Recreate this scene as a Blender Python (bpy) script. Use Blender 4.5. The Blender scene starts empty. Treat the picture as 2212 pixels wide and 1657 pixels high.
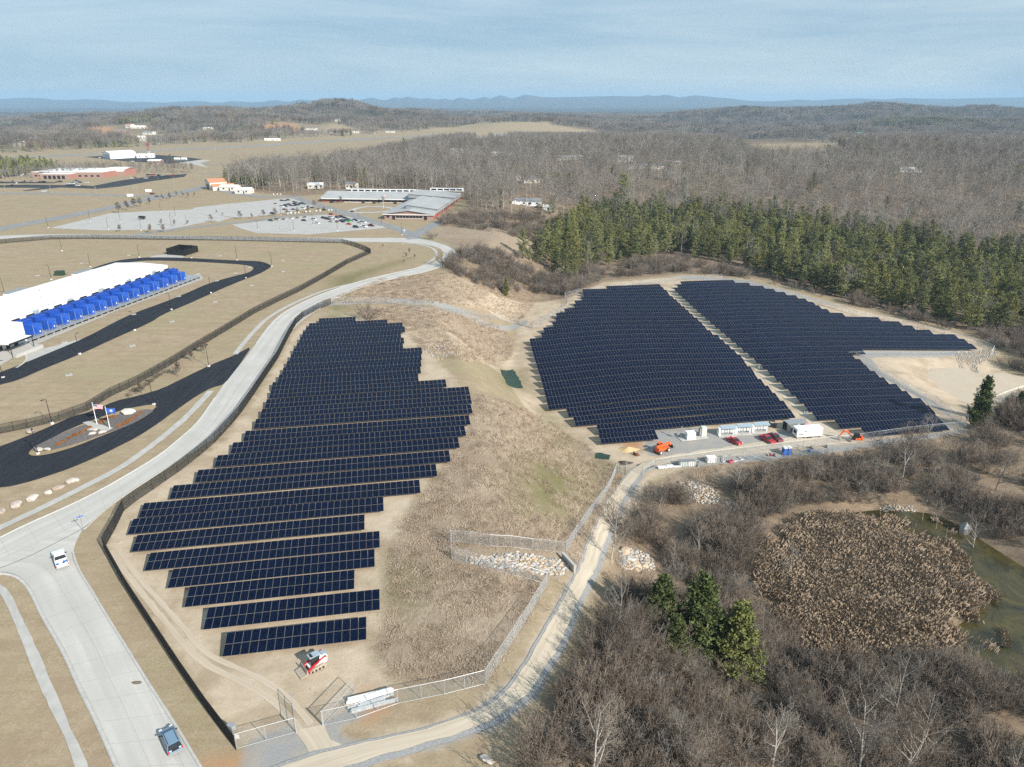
import bpy, math, random
import numpy as np
from mathutils import Vector, Matrix
from mathutils.geometry import tessellate_polygon
rd = math.radians
random.seed(11)
rng = np.random.default_rng(11)
S = bpy.context.scene
COL = S.collection

# ------------------------------------------------------------------ camera
CAM_H = 70.0
PITCH = rd(21.56)
FPX, CX, CY = 1535.0, 1106.0, 828.5          # focal length and centre in pixels of a 2212 px wide picture
cam_d = bpy.data.cameras.new('camera')
cam_d.sensor_width = 36.0
cam_d.lens = 36.0 * FPX / 2212.0
cam_d.clip_start = 0.5
cam_d.clip_end = 80000
cam = bpy.data.objects.new('camera', cam_d)
cam.location = (0, 0, CAM_H)
cam.rotation_euler = (math.pi / 2 - PITCH, 0, 0)
COL.objects.link(cam)
S.camera = cam

# ------------------------------------------------------------------ sun, sky, exposure
SUN_EL, SUN_AZ = rd(31.0), rd(-44.0)         # azimuth as an angle from +X, the direction the sun stands in
SUN_STR, SKY_STR = 5.0, 0.075
sun_d = bpy.data.lights.new('sun', 'SUN')
sun_d.energy = SUN_STR
sun_d.angle = rd(0.53)
sun_d.color = (1.0, 0.945, 0.86)
sun = bpy.data.objects.new('sun', sun_d)
sdir = Vector((math.cos(SUN_EL) * math.cos(SUN_AZ), math.cos(SUN_EL) * math.sin(SUN_AZ), math.sin(SUN_EL)))
sun.rotation_euler = (-sdir).to_track_quat('-Z', 'Y').to_euler()
sun.location = (60, -60, 200)
COL.objects.link(sun)

W = bpy.data.worlds.new('World')
S.world = W
W.use_nodes = True
nt = W.node_tree
nt.nodes.clear()
def N(tree, typ, **kw):
    n = tree.nodes.new(typ)
    for k, v in kw.items():
        setattr(n, k, v)
    return n
out = N(nt, 'ShaderNodeOutputWorld')
bg = N(nt, 'ShaderNodeBackground')
sky = N(nt, 'ShaderNodeTexSky')
sky.sky_type = 'NISHITA'
sky.sun_disc = False
sky.sun_elevation = SUN_EL
sky.sun_rotation = math.pi / 2 - SUN_AZ
sky.altitude = 700
sky.air_density = 1.25
sky.dust_density = 0.15
sky.ozone_density = 2.5
# thin veil of high cloud, streaked across the sky, denser towards the zenith of the view
tc = N(nt, 'ShaderNodeTexCoord')
mp = N(nt, 'ShaderNodeMapping')
mp.inputs['Scale'].default_value = (1.0, 2.2, 11.0)
mp.inputs['Rotation'].default_value = (0.06, 0.03, 0.5)
nz = N(nt, 'ShaderNodeTexNoise')
nz.inputs['Scale'].default_value = 1.3
nz.inputs['Detail'].default_value = 9
nz.inputs['Roughness'].default_value = 0.62
nz.inputs['Distortion'].default_value = 0.6
rmp = N(nt, 'ShaderNodeMapRange')
rmp.inputs['From Min'].default_value = 0.38
rmp.inputs['From Max'].default_value = 0.66
rmp.inputs['To Min'].default_value = 0.0
rmp.inputs['To Max'].default_value = 1.0
mixc = N(nt, 'ShaderNodeMix', data_type='RGBA')      # thin and thick parts of the veil
mixc.inputs['A'].default_value = (3.0, 4.5, 5.95, 1)
mixc.inputs['B'].default_value = (5.1, 6.3, 7.1, 1)
mix2 = N(nt, 'ShaderNodeMix', data_type='RGBA')      # veil over the clear sky
mix2.inputs['Factor'].default_value = 0.87
nt.links.new(tc.outputs['Generated'], mp.inputs['Vector'])
nt.links.new(mp.outputs['Vector'], nz.inputs['Vector'])
nt.links.new(nz.outputs['Fac'], rmp.inputs['Value'])
nt.links.new(rmp.outputs['Result'], mixc.inputs['Factor'])
nt.links.new(sky.outputs['Color'], mix2.inputs['A'])
nt.links.new(mixc.outputs['Result'], mix2.inputs['B'])
nt.links.new(mix2.outputs['Result'], bg.inputs['Color'])
bg.inputs['Strength'].default_value = SKY_STR
nt.links.new(bg.outputs['Background'], out.inputs['Surface'])

S.view_settings.view_transform = 'Standard'
S.view_settings.look = 'None'
S.view_settings.exposure = 0.6
S.view_settings.gamma = 1.0
S.view_settings.use_curve_mapping = False
S.render.engine = 'CYCLES'
cy = S.cycles
cy.max_bounces = 5
cy.diffuse_bounces = 2
cy.glossy_bounces = 2
cy.transmission_bounces = 3
cy.transparent_max_bounces = 12
cy.volume_bounces = 0
cy.use_denoising = False
cy.use_adaptive_sampling = True
cy.adaptive_threshold = 0.015
cy.caustics_reflective = False
cy.caustics_refractive = False
S.render.use_persistent_data = False

# ------------------------------------------------------------------ noise and terrain height
TAB = np.random.default_rng(3).random((4, 256, 256))
def vnoise(x, y, k=0):
    x = np.asarray(x, float); y = np.asarray(y, float)
    xi = np.floor(x).astype(int); yi = np.floor(y).astype(int)
    fx = x - xi; fy = y - yi
    fx = fx * fx * (3 - 2 * fx); fy = fy * fy * (3 - 2 * fy)
    T = TAB[k % 4]
    a = T[xi & 255, yi & 255]; b = T[(xi + 1) & 255, yi & 255]
    c = T[xi & 255, (yi + 1) & 255]; d = T[(xi + 1) & 255, (yi + 1) & 255]
    return (a * (1 - fx) + b * fx) * (1 - fy) + (c * (1 - fx) + d * fx) * fy
def fbm(x, y, k=0, o=4):
    s = 0; a = 0.5; t = 0
    for i in range(o):
        s = s + a * vnoise(x * 2 ** i + 17.3 * i, y * 2 ** i - 9.1 * i, k + i); t += a; a *= 0.5
    return s / t
def sst(a, b, x):
    t = np.clip((np.asarray(x, float) - a) / (b - a), 0, 1)
    return t * t * (3 - 2 * t)
def pip(px, py, poly):
    px = np.asarray(px, float); py = np.asarray(py, float)
    ins = np.zeros(px.shape, bool)
    n = len(poly)
    for i in range(n):
        x1, y1 = poly[i]; x2, y2 = poly[(i + 1) % n]
        if y1 == y2: continue
        c = ((y1 > py) != (y2 > py)) & (px < (x2 - x1) * (py - y1) / (y2 - y1) + x1)
        ins ^= c
    return ins
def sdf(px, py, poly):                       # signed distance, negative inside
    px = np.asarray(px, float); py = np.asarray(py, float)
    d = np.full(px.shape, 1e9)
    n = len(poly)
    for i in range(n):
        x1, y1 = poly[i]; x2, y2 = poly[(i + 1) % n]
        ex, ey = x2 - x1, y2 - y1
        t = np.clip(((px - x1) * ex + (py - y1) * ey) / (ex * ex + ey * ey + 1e-9), 0, 1)
        d = np.minimum(d, np.hypot(px - x1 - t * ex, py - y1 - t * ey))
    return np.where(pip(px, py, poly), -d, d)

cp, sp_ = math.cos(PITCH), math.sin(PITCH)
def G(u, v, z=0.0):                          # pixel of the 2212 px picture -> point on the level z
    a = (u - CX) / FPX; b = (v - CY) / FPX
    dz = -(sp_ + b * cp); dy = cp - b * sp_
    t = (z - CAM_H) / dz
    return (a * t, dy * t)
def GP(pts, z=None):
    return [G(u, v, z) if z is not None else GT(u, v)[:2] for u, v in pts]
def proj(x, y, z=0.0):
    c = y * cp - (z - CAM_H) * sp_
    c = np.maximum(c, 1e-3)
    return CX + FPX * x / c, CY - FPX * (y * sp_ + (z - CAM_H) * cp) / c

WZ_POND = -25.2
WZ_MARSH = -22.2
POND = GP([(2022, 800), (2060, 797), (2090, 800), (2108, 808), (2160, 808), (2250, 826), (2300, 850), (2230, 872), (2110, 872), (2080, 866), (2050, 850), (2030, 838), (2016, 822), (2008, 812)], WZ_POND)
MARSHW = GP([(1862, 1116), (1900, 1112), (1960, 1112), (2020, 1120), (2075, 1150), (2120, 1180), (2190, 1225), (2300, 1290), (2420, 1480), (2300, 1500), (2190, 1455), (2110, 1445), (2075, 1425), (2085, 1370), (2140, 1335), (2145, 1290), (2100, 1255), (2075, 1210), (2010, 1180), (1955, 1150), (1890, 1132)], WZ_MARSH)
CA, SA = math.cos(rd(10)), math.sin(rd(10))
FARP = [(0,216.5),(37,214),(88,213.5),(135,219),(175,216),(218,216.5),(270,221.5),(313,220),(350,222.8),(388,220),(436,219),(471,223.5),(500,219),(553,221.5),(578,219.5),(598,217),(623,221.5),(648,216),(673,219),(703,216),(738,220),(778,217),(803,213.5),(833,218.5),(853,213),(868,215),(881,211.5),(911,216),(923,214),(943,216.5),(963,215),(978,217.8),(993,213),(1021,216.8),(1049,212),(1059,215),(1081,209.5),(1106,215),(1136,208.5),(1174,213),(1206,212.8),(1256,212),(1319,210.8),(1381,211.5),(1399,209),(1411,211),(1439,208.5),(1466,213.3),(1501,209.5),(1542,212.8),(1582,215.3),(1619,219),(1659,219.5),(1690,219),(1725,216.5),(1760,218.5),(1790,216.5),(1852,214.6),(1909,216.5),(1952,214),(2034,216),(2120,214),(2212,213)]
FARP = [(u, 222 + (v - 222) * (1.3 if v < 222 else 1.0)) for u, v in FARP]
FX = np.array([(u - CX) / FPX / 1.075 for u, v in FARP])
FZ = np.array([-(sp_ + (v - CY) / FPX * cp) / (cp - (v - CY) / FPX * sp_) for u, v in FARP])
DY = [0, 60, 80, 110, 160, 200, 240, 300, 350, 400, 470]
DX0 = [15, 2, -5, -9, -10, -18, -31, -34, -24, -14, -8]     # top of the slope
DX1 = [75, 62, 56, 44, 27, 12, 1, 2, 24, 48, 70]          # foot of the slope
HILLS = []
for u_, v_, d_, sx_, sy_ in ((766,231,2700,100,220),(911,230,3700,150,300),(628,239,2500,210,260),(130,243,2300,420,260),(330,245,2250,200,240),(450,240,2600,170,260),(1802,221.5,6000,420,700),(2212,223,4300,420,500),(2030,227,4900,420,500),(1930,236,3300,520,400),(1110,243,3000,260,260),(1260,241,5200,420,420),(1640,243,3100,420,260),(560,251,1900,140,180),(200,252,1800,160,160),(735,259,1950,75,120)):
    HILLS.append(((u_ - CX) / FPX / 1.075 * d_, float(d_), 0.72 * max(8.0, CAM_H - (v_ - 222) / FPX * 1.07 * d_ - 13.0), sx_, sy_))
def ht(x, y):
    x = np.asarray(x, float); y = np.asarray(y, float)
    s = x * CA + y * SA
    w = sst(0, 1, (x - np.interp(y, DY, DX0)) / (np.interp(y, DY, DX1) - np.interp(y, DY, DX0)))
    h = -20.0 * w * (1 - sst(470, 690, y)) * sst(-20, 40, y)
    h = h + 1.9 * np.exp(-((s - 84) / 33) ** 2) * sst(185, 215, y) * (1 - sst(320, 370, y))
    h = h - 6.0 * sst(95, 230, x) * sst(180, 215, y) * (1 - sst(380, 480, y))
    h = h + 14 * np.exp(-(((x - 150) / 270) ** 2 + ((y - 930) / 300) ** 2)) * sst(330, 620, y)
    h = h + 9 * np.exp(-(((x - 620) / 200) ** 2 + ((y - 1050) / 260) ** 2)) - 15 * np.exp(-(((x - 480) / 420) ** 2 + ((y - 1900) / 330) ** 2))
    h = h - 3.4 * (1 - sst(-5, 15, sdf(x, y, POND)))
    h = h - 3.2 * (1 - sst(-2, 9, sdf(x, y, MARSHW)))
    d = np.hypot(x, y)
    far = sst(1350, 2800, d)
    hl = fbm(x / 700 + 3.1, y / 520 + 1.7, 1, 4) - 0.45
    side = 1 - 0.85 * np.exp(-((x / np.maximum(y, 1) - 0.14) / 0.13) ** 2) * sst(1800, 2600, y)
    h = h + far * ((np.clip(hl, -0.22, 1) * (150 - 100 * sst(3200, 6000, d)) - 6) * side - 28 * sst(3200, 7000, d))
    for gx, gy, gh, sx, sy in HILLS:
        h = h + gh * np.exp(-((x - gx) / sx) ** 2 - ((y - gy) / sy) ** 2) * (0.82 + 0.36 * vnoise(x / 130, y / 130, 1))
    t = x / np.maximum(y, 1.0)
    crest = CAM_H + 14500 * np.interp(t, FX, FZ)
    rough = 0.75 + 0.5 * fbm(x / 900, y / 900, 2, 4)
    prof = np.exp(-((y - 14500) / 1500) ** 2)
    h = np.where(y > 9000, h * (1 - sst(9000, 12500, y)) + crest * np.where(y < 14500, prof * (rough * (1 - prof) + prof), prof), h)
    # middle ridges
    c2 = CAM_H + 7600 * (-0.0102 + 0.010 * (fbm(t * 9 + 5, t * 0 + 2.5, 3, 4) - 0.5))
    h = np.where(y < 5500, h, np.maximum(h, c2 * np.exp(-((y - 7600) / 900) ** 2) * (0.9 + 0.25 * fbm(x / 300, y / 500, 0, 3) * (1 - np.exp(-((y - 7600) / 300) ** 2)))))
    return h
def hz(x, y):
    return float(ht(x, y))
TT = np.geomspace(20, 26000, 260)
def GT(u, v, up=0.0):                         # pixel -> first point where its ray meets the terrain
    a = (u - CX) / FPX; b = (v - CY) / FPX
    dz = -(sp_ + b * cp); dy = cp - b * sp_
    T = TT
    for _ in range(2):
        z = CAM_H + dz * T - up - ht(a * T, dy * T)
        k = np.nonzero(z < 0)[0]
        i = max(1, int(k[0])) if len(k) else len(T) - 1
        T = np.linspace(T[i - 1], T[i], 24); 
    z = CAM_H + dz * T - up - ht(a * T, dy * T)
    k = np.nonzero(z < 0)[0]; i = max(1, int(k[0])) if len(k) else len(T) - 1
    z0, z1 = z[i - 1], z[i]; f = z0 / (z0 - z1) if z0 != z1 else 0
    t = T[i - 1] + (T[i] - T[i - 1]) * min(max(f, 0), 1)
    x, y = float(a * t), float(dy * t)
    return (x, y, hz(x, y))

# ------------------------------------------------------------------ object helpers
def tag(o, label=None, cat=None, group=None, kind=None):
    if label: o['label'] = label
    if cat: o['category'] = cat
    if group: o['group'] = group
    if kind: o['kind'] = kind
    return o
def thing(name, label, cat, loc=(0, 0, 0), rotz=0.0, group=None):
    o = bpy.data.objects.new(name, None)
    o.empty_display_size = 0.3
    COL.objects.link(o)
    o.location = loc
    o.rotation_euler = (0, 0, rotz)
    return tag(o, label, cat, group)
class MB:
    def __init__(s): s.v = []; s.f = []; s.m = []
    def add(s, vs, fs, m=0):
        b = len(s.v); s.v += [tuple(p) for p in vs]
        for f in fs:
            s.f.append(tuple(i + b for i in f)); s.m.append(m)
        return s
    def box(s, c, d, rz=0.0, m=0, taper=1.0, taper_y=None):
        ty = taper if taper_y is None else taper_y
        ca, sa = math.cos(rz), math.sin(rz)
        vs = []
        for k, (fx, fy) in ((-1, (1, 1)), (1, (taper, ty))):
            for i, j in ((-1, -1), (1, -1), (1, 1), (-1, 1)):
                x = i * d[0] / 2 * fx; y = j * d[1] / 2 * fy
                vs.append((c[0] + x * ca - y * sa, c[1] + x * sa + y * ca, c[2] + k * d[2] / 2))
        return s.add(vs, [(3, 2, 1, 0), (4, 5, 6, 7), (0, 1, 5, 4), (1, 2, 6, 5), (2, 3, 7, 6), (3, 0, 4, 7)], m)
    def tube(s, p0, p1, r0, r1=None, n=6, m=0, caps=True):
        r1 = r0 if r1 is None else r1
        p0 = Vector(p0); p1 = Vector(p1); d = (p1 - p0)
        if d.length < 1e-6: return s
        d.normalize()
        a = d.cross(Vector((0, 0, 1))) if abs(d.z) < 0.95 else d.cross(Vector((1, 0, 0)))
        a.normalize(); b = d.cross(a)
        vs = []
        for p, r in ((p0, r0), (p1, r1)):
            for i in range(n):
                t = 2 * math.pi * i / n
                vs.append(p + (a * math.cos(t) + b * math.sin(t)) * r)
        fs = [(i, (i + 1) % n, n + (i + 1) % n, n + i) for i in range(n)]
        if caps: fs += [tuple(range(n - 1, -1, -1)), tuple(range(n, 2 * n))]
        return s.add(vs, fs, m)
    def prism(s, pts, axis, a0, a1, m=0):
        """outline pts (2-D) extruded along an axis between a0 and a1"""
        def mk(p, a):
            return {'x': (a, p[0], p[1]), 'y': (p[0], a, p[1]), 'z': (p[0], p[1], a)}[axis]
        n = len(pts)
        vs = [mk(p, a0) for p in pts] + [mk(p, a1) for p in pts]
        return s.add(vs, [tuple(range(n - 1, -1, -1)), tuple(range(n, 2 * n))] + [(i, (i + 1) % n, n + (i + 1) % n, n + i) for i in range(n)], m)
    def mesh(s, name, mats, smooth=False):
        me = bpy.data.meshes.new(name)
        me.from_pydata(s.v, [], s.f)
        for mm in (mats if isinstance(mats, (list, tuple)) else [mats]): me.materials.append(mm)
        me.polygons.foreach_set('material_index', s.m)
        if smooth: me.polygons.foreach_set('use_smooth', [True] * len(s.f))
        me.update()
        return me
    def build(s, name, mats, parent=None, smooth=False, loc=None, bevel=0):
        me = s.mesh(name, mats, smooth)
        o = bpy.data.objects.new(name, me)
        COL.objects.link(o)
        if parent: o.parent = parent
        if loc: o.location = loc
        if bevel:
            b = o.modifiers.new('bevel', 'BEVEL'); b.width = bevel; b.segments = 2; b.limit_method = 'ANGLE'
        return o
def dup(root, loc, rotz, label=None, group=None, scale=None):
    r = root.copy(); COL.objects.link(r)
    r.location = loc; r.rotation_euler = (0, 0, rotz)
    if scale: r.scale = (scale,) * 3
    if label: r['label'] = label
    if group: r['group'] = group
    for ch in list(root.children):
        c = ch.copy(); COL.objects.link(c); c.parent = r
        for g in list(ch.children):
            d = g.copy(); COL.objects.link(d); d.parent = c
    return r
def npmesh(name, verts, faces, mats, smooth=False):
    me = bpy.data.meshes.new(name)
    verts = np.asarray(verts, np.float32); faces = np.asarray(faces, np.int32)
    k = faces.shape[1]
    me.vertices.add(len(verts)); me.vertices.foreach_set('co', verts.ravel())
    me.loops.add(faces.size); me.loops.foreach_set('vertex_index', faces.ravel())
    me.polygons.add(len(faces))
    me.polygons.foreach_set('loop_start', np.arange(0, faces.size, k, dtype=np.int32))
    me.polygons.foreach_set('loop_total', np.full(len(faces), k, np.int32))
    if smooth: me.polygons.foreach_set('use_smooth', np.ones(len(faces), bool))
    for mm in (mats if isinstance(mats, (list, tuple)) else [mats]): me.materials.append(mm)
    me.update(calc_edges=True)
    return me
def nobj(name, me, parent=None):
    o = bpy.data.objects.new(name, me); COL.objects.link(o)
    if parent: o.parent = parent
    return o

# ------------------------------------------------------------------ materials
def lk(t, a, b): t.links.new(a, b)
def mat(name, col, rough=0.8, metal=0.0, var=0.12, scale=3.0, bump=0.0, rnd=0.0, col2=None, spec=0.4, coat=0.0, coords='Object'):
    m = bpy.data.materials.new(name); m.use_nodes = True
    t = m.node_tree; b = t.nodes['Principled BSDF']
    b.inputs['Roughness'].default_value = rough
    b.inputs['Metallic'].default_value = metal
    b.inputs['Specular IOR Level'].default_value = spec
    if coat: b.inputs['Coat Weight'].default_value = coat; b.inputs['Coat Roughness'].default_value = 0.06
    tcn = N(t, 'ShaderNodeTexCoord')
    nz = N(t, 'ShaderNodeTexNoise'); nz.inputs['Scale'].default_value = scale; nz.inputs['Detail'].default_value = 5
    lk(t, tcn.outputs[coords], nz.inputs['Vector'])
    mx = N(t, 'ShaderNodeMix', data_type='RGBA')
    c2 = col2 or tuple(c * (1 - var * 1.6) for c in col)
    c1 = col if col2 else tuple(min(1, c * (1 + var)) for c in col)
    mx.inputs['A'].default_value = (*c2, 1); mx.inputs['B'].default_value = (*c1, 1)
    mr = N(t, 'ShaderNodeMapRange'); mr.inputs['From Min'].default_value = 0.3; mr.inputs['From Max'].default_value = 0.7
    lk(t, nz.outputs['Fac'], mr.inputs['Value'])
    if rnd:
        oi = N(t, 'ShaderNodeObjectInfo')
        ad = N(t, 'ShaderNodeMath', operation='MULTIPLY_ADD'); ad.inputs[1].default_value = rnd; ad.inputs[2].default_value = -rnd / 2
        lk(t, oi.outputs['Random'], ad.inputs[0])
        a2 = N(t, 'ShaderNodeMath', operation='ADD'); a2.use_clamp = True
        lk(t, mr.outputs['Result'], a2.inputs[0]); lk(t, ad.outputs[0], a2.inputs[1])
        lk(t, a2.outputs[0], mx.inputs['Factor'])
    else:
        lk(t, mr.outputs['Result'], mx.inputs['Factor'])
    lk(t, mx.outputs['Result'], b.inputs['Base Color'])
    if bump:
        bn = N(t, 'ShaderNodeBump'); bn.inputs['Strength'].default_value = bump; bn.inputs['Distance'].default_value = 0.05
        lk(t, nz.outputs['Fac'], bn.inputs['Height']); lk(t, bn.outputs['Normal'], b.inputs['Normal'])
    return m
# ================================================================== ground
def ground_material():
    m = bpy.data.materials.new('ground_soil_and_grass'); m.use_nodes = True
    t = m.node_tree; b = t.nodes['Principled BSDF']
    b.inputs['Roughness'].default_value = 0.95; b.inputs['Specular IOR Level'].default_value = 0.1
    tcn = N(t, 'ShaderNodeTexCoord')
    def noise(scale, det=5, rough=0.6, dist=0.0, vec=None):
        n = N(t, 'ShaderNodeTexNoise'); n.inputs['Scale'].default_value = scale
        n.inputs['Detail'].default_value = det; n.inputs['Roughness'].default_value = rough; n.inputs['Distortion'].default_value = dist
        lk(t, vec or tcn.outputs['Object'], n.inputs['Vector']); return n.outputs['Fac']
    def mrange(v, a, c, lo=0.0, hi=1.0):
        n = N(t, 'ShaderNodeMapRange'); n.inputs['From Min'].default_value = a; n.inputs['From Max'].default_value = c
        n.inputs['To Min'].default_value = lo; n.inputs['To Max'].default_value = hi
        lk(t, v, n.inputs['Value']); return n.outputs['Result']
    def mix(f, a, c, typ='MIX'):
        n = N(t, 'ShaderNodeMix', data_type='RGBA'); n.blend_type = typ
        if isinstance(f, float): n.inputs['Factor'].default_value = f
        else: lk(t, f, n.inputs['Factor'])
        for s_, q in (('A', a), ('B', c)):
            if isinstance(q, tuple): n.inputs[s_].default_value = (*q, 1)
            else: lk(t, q, n.inputs[s_])
        return n.outputs['Result']
    def math_(op, a, c, clamp=False):
        n = N(t, 'ShaderNodeMath', operation=op); n.use_clamp = clamp
        for i, q in enumerate((a, c)):
            if isinstance(q, (int, float)): n.inputs[i].default_value = q
            else: lk(t, q, n.inputs[i])
        return n.outputs[0]
    nf = noise(2.6, 7, 0.75)       # tufts
    nm = noise(0.35, 6, 0.65, 0.4)
    nl = noise(0.035, 5, 0.6)
    ng = noise(9.0, 4, 0.7)
    # swirls of matted grass: stretched noise
    mpn = N(t, 'ShaderNodeMapping'); mpn.inputs['Scale'].default_value = (1.0, 0.32, 1.0); mpn.inputs['Rotation'].default_value = (0, 0, 0.5)
    lk(t, tcn.outputs['Object'], mpn.inputs['Vector'])
    nsw = noise(1.5, 6, 0.7, 2.2, mpn.outputs['Vector'])
    def layer(attr, ch):
        a = N(t, 'ShaderNodeAttribute'); a.attribute_name = attr
        s_ = N(t, 'ShaderNodeSeparateColor'); lk(t, a.outputs['Color'], s_.inputs['Color'])
        return (s_.outputs[ch] if ch != 'Alpha' else a.outputs['Alpha'])
    edge = math_('ADD', math_('MULTIPLY', nf, 0.55), math_('MULTIPLY', nm, 0.55))
    edge = math_('SUBTRACT', edge, 0.55)
    def fac(w, k=1.0, soft=0.16):
        v = math_('ADD', w, math_('MULTIPLY', edge, k))
        return mrange(v, 0.5 - soft, 0.5 + soft)
    # dry mown lawn
    lawn = mix(mrange(nm, 0.3, 0.7), (0.285, 0.218, 0.140), (0.435, 0.355, 0.240))
    lawn = mix(mrange(nl, 0.42, 0.66), lawn, (0.32, 0.285, 0.165))
    lawn = mix(mrange(nf, 0.40, 0.64, 0.0, 0.8), lawn, (0.245, 0.185, 0.125))
    mow = N(t, 'ShaderNodeMapping'); mow.inputs['Scale'].default_value = (0.09, 1.0, 1.0); mow.inputs['Rotation'].default_value = (0, 0, -0.9)
    lk(t, tcn.outputs['Object'], mow.inputs['Vector'])
    lawn = mix(mrange(noise(0.55, 4, 0.6, 0.3, mow.outputs['Vector']), 0.45, 0.62, 0.0, 0.16), lawn, (0.52, 0.43, 0.31))
    lawn = mix(mrange(noise(0.11, 6, 0.7, 0.5), 0.5, 0.66, 0.0, 0.55), lawn, (0.28, 0.205, 0.14))
    lawn = mix(mrange(ng, 0.42, 0.66, 0.0, 0.45), lawn, (0.21, 0.155, 0.105))
    c = lawn
    # long brown meadow
    mead = mix(mrange(nsw, 0.34, 0.66), (0.215, 0.163, 0.115), (0.46, 0.375, 0.28))
    mead = mix(mrange(nl, 0.4, 0.62, 0.0, 0.6), mead, (0.245, 0.18, 0.125))
    mead = mix(mrange(ng, 0.3, 0.75, 0.0, 0.35), mead, (0.18, 0.13, 0.09))
    c = mix(fac(layer('za', 'Green'), 1.0), c, mead)
    dirt = mix(mrange(nm, 0.25, 0.75), (0.40, 0.315, 0.225), (0.54, 0.445, 0.335))
    dirt = mix(mrange(nf, 0.40, 0.66, 0.0, 0.6), dirt, (0.36, 0.30, 0.225))
    dirt = mix(mrange(noise(0.11, 4), 0.46, 0.62, 0.0, 0.75), dirt, (0.31, 0.24, 0.165))
    c = mix(fac(layer('za', 'Red'), 1.1), c, dirt)
    green = mix(mrange(nf, 0.3, 0.7), (0.115, 0.110, 0.050), (0.22, 0.19, 0.095))
    c = mix(fac(layer('za', 'Alpha'), 1.6, 0.3), c, green)
    grav = mix(mrange(ng, 0.25, 0.75), (0.17, 0.17, 0.17), (0.38, 0.375, 0.365))
    grav = mix(mrange(nm, 0.4, 0.7, 0.0, 0.6), grav, (0.36, 0.31, 0.24))
    c = mix(fac(layer('zb', 'Red'), 0.9), c, grav)
    clay = mix(mrange(nf, 0.3, 0.7), (0.34, 0.17, 0.085), (0.42, 0.26, 0.15))
    c = mix(fac(layer('zb', 'Green'), 1.2, 0.25), c, clay)
    floor = mix(mrange(nf, 0.3, 0.7), (0.12, 0.085, 0.060), (0.25, 0.185, 0.125))
    floor = mix(mrange(nm, 0.4, 0.7, 0.0, 0.6), floor, (0.34, 0.265, 0.185))
    c = mix(fac(layer('za', 'Blue'), 0.9), c, floor)
    mud = mix(mrange(nf, 0.3, 0.7), (0.10, 0.075, 0.05), (0.24, 0.185, 0.125))
    c = mix(fac(layer('zb', 'Blue'), 0.8), c, mud)
    # far woodland seen as a mass, and far open fields
    far = mix(mrange(noise(0.02, 8, 0.75), 0.3, 0.7), (0.060, 0.050, 0.042), (0.135, 0.112, 0.088))
    far = mix(mrange(noise(0.004, 5, 0.7), 0.56, 0.66, 0.0, 0.75), far, (0.035, 0.05, 0.026))
    far = mix(mrange(noise(0.0021, 6, 0.7), 0.665, 0.70, 0.0, 0.75), far, (0.33, 0.26, 0.165))
    c = mix(layer('zb', 'Alpha'), c, far)
    lk(t, c, b.inputs['Base Color'])
    hgt = math_('ADD', math_('MULTIPLY', nf, 0.30), math_('MULTIPLY', nm, 0.6))
    hgt = math_('ADD', hgt, math_('MULTIPLY', math_('MULTIPLY', nsw, fac(layer('za', 'Green'), 0.6)), 0.9))
    hgt = math_('ADD', hgt, math_('MULTIPLY', math_('MULTIPLY', noise(0.02, 8, 0.8), layer('zb', 'Alpha')), 55.0))
    bn = N(t, 'ShaderNodeBump'); bn.inputs['Strength'].default_value = 0.6; bn.inputs['Distance'].default_value = 0.3
    lk(t, hgt, bn.inputs['Height']); lk(t, bn.outputs['Normal'], b.inputs['Normal'])
    return m

def axis(n0, step, grow, end):
    a = [0.0]
    while a[-1] < n0: a.append(a[-1] + step)
    d = step
    while a[-1] < end:
        d *= grow; a.append(a[-1] + d)
    return a
ax = axis(125, 1.6, 1.024, 19000)
XS = np.array([-v for v in ax[:0:-1]] + ax)
YS = np.array([-160, -90, -40, 0, 20, 32, 42] + [50 + 1.6 * i for i in range(160)])
d_ = 1.6; yy = YS[-1]; ext = []
while yy < 21000:
    d_ *= 1.0165; yy += d_; ext.append(yy)
YS = np.concatenate([YS, ext])
GX, GY = np.meshgrid(XS, YS)
GZ = ht(GX, GY)
def wpoly(polys, width=2.0):
    w = np.zeros(GX.shape)
    for p in polys:
        p = np.array(p)
        x0, y0 = p.min(0) - 40; x1, y1 = p.max(0) + 40
        i0, i1 = np.searchsorted(YS, [y0, y1]); j0, j1 = np.searchsorted(XS, [x0, x1])
        sub = sdf(GX[i0:i1, j0:j1], GY[i0:i1, j0:j1], [tuple(q) for q in p])
        w[i0:i1, j0:j1] = np.maximum(w[i0:i1, j0:j1], np.clip(0.5 - sub / (2 * width), 0, 1))
    return w
DIRT = [GP([(250,1103),(228,1180),(370,1400),(508,1612),(640,1590),(720,1600),(760,1530),(870,1490),(800,1420),(835,1310),(830,1200),(900,1075),(1010,930),(1020,870),(905,730),(700,662),(640,712),(560,850),(480,955)]),
        GP([(870,716),(900,770),(1080,805),(1150,900),(1230,940),(1320,1000),(1385,1020),(1480,1008),(2085,930),(2120,880),(2020,850),(1840,765),(2110,760),(2150,752),(2050,715),(1850,668),(1600,602),(1470,597),(1300,612),(1225,640),(1060,632),(960,655),(1050,668),(1120,700),(1110,760),(1080,795)]),
        GP([(1385,1000),(1352,1024),(1246,1228),(1106,1470),(950,1560),(560,1670),(780,1670),(930,1622),(1080,1570),(1180,1470),(1300,1220),(1400,1040),(1480,1010)]),
        GP([(1870,765),(2100,765),(2150,790),(2230,830),(2230,900),(2110,890),(2020,870),(1990,840),(1890,790)])]
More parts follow.
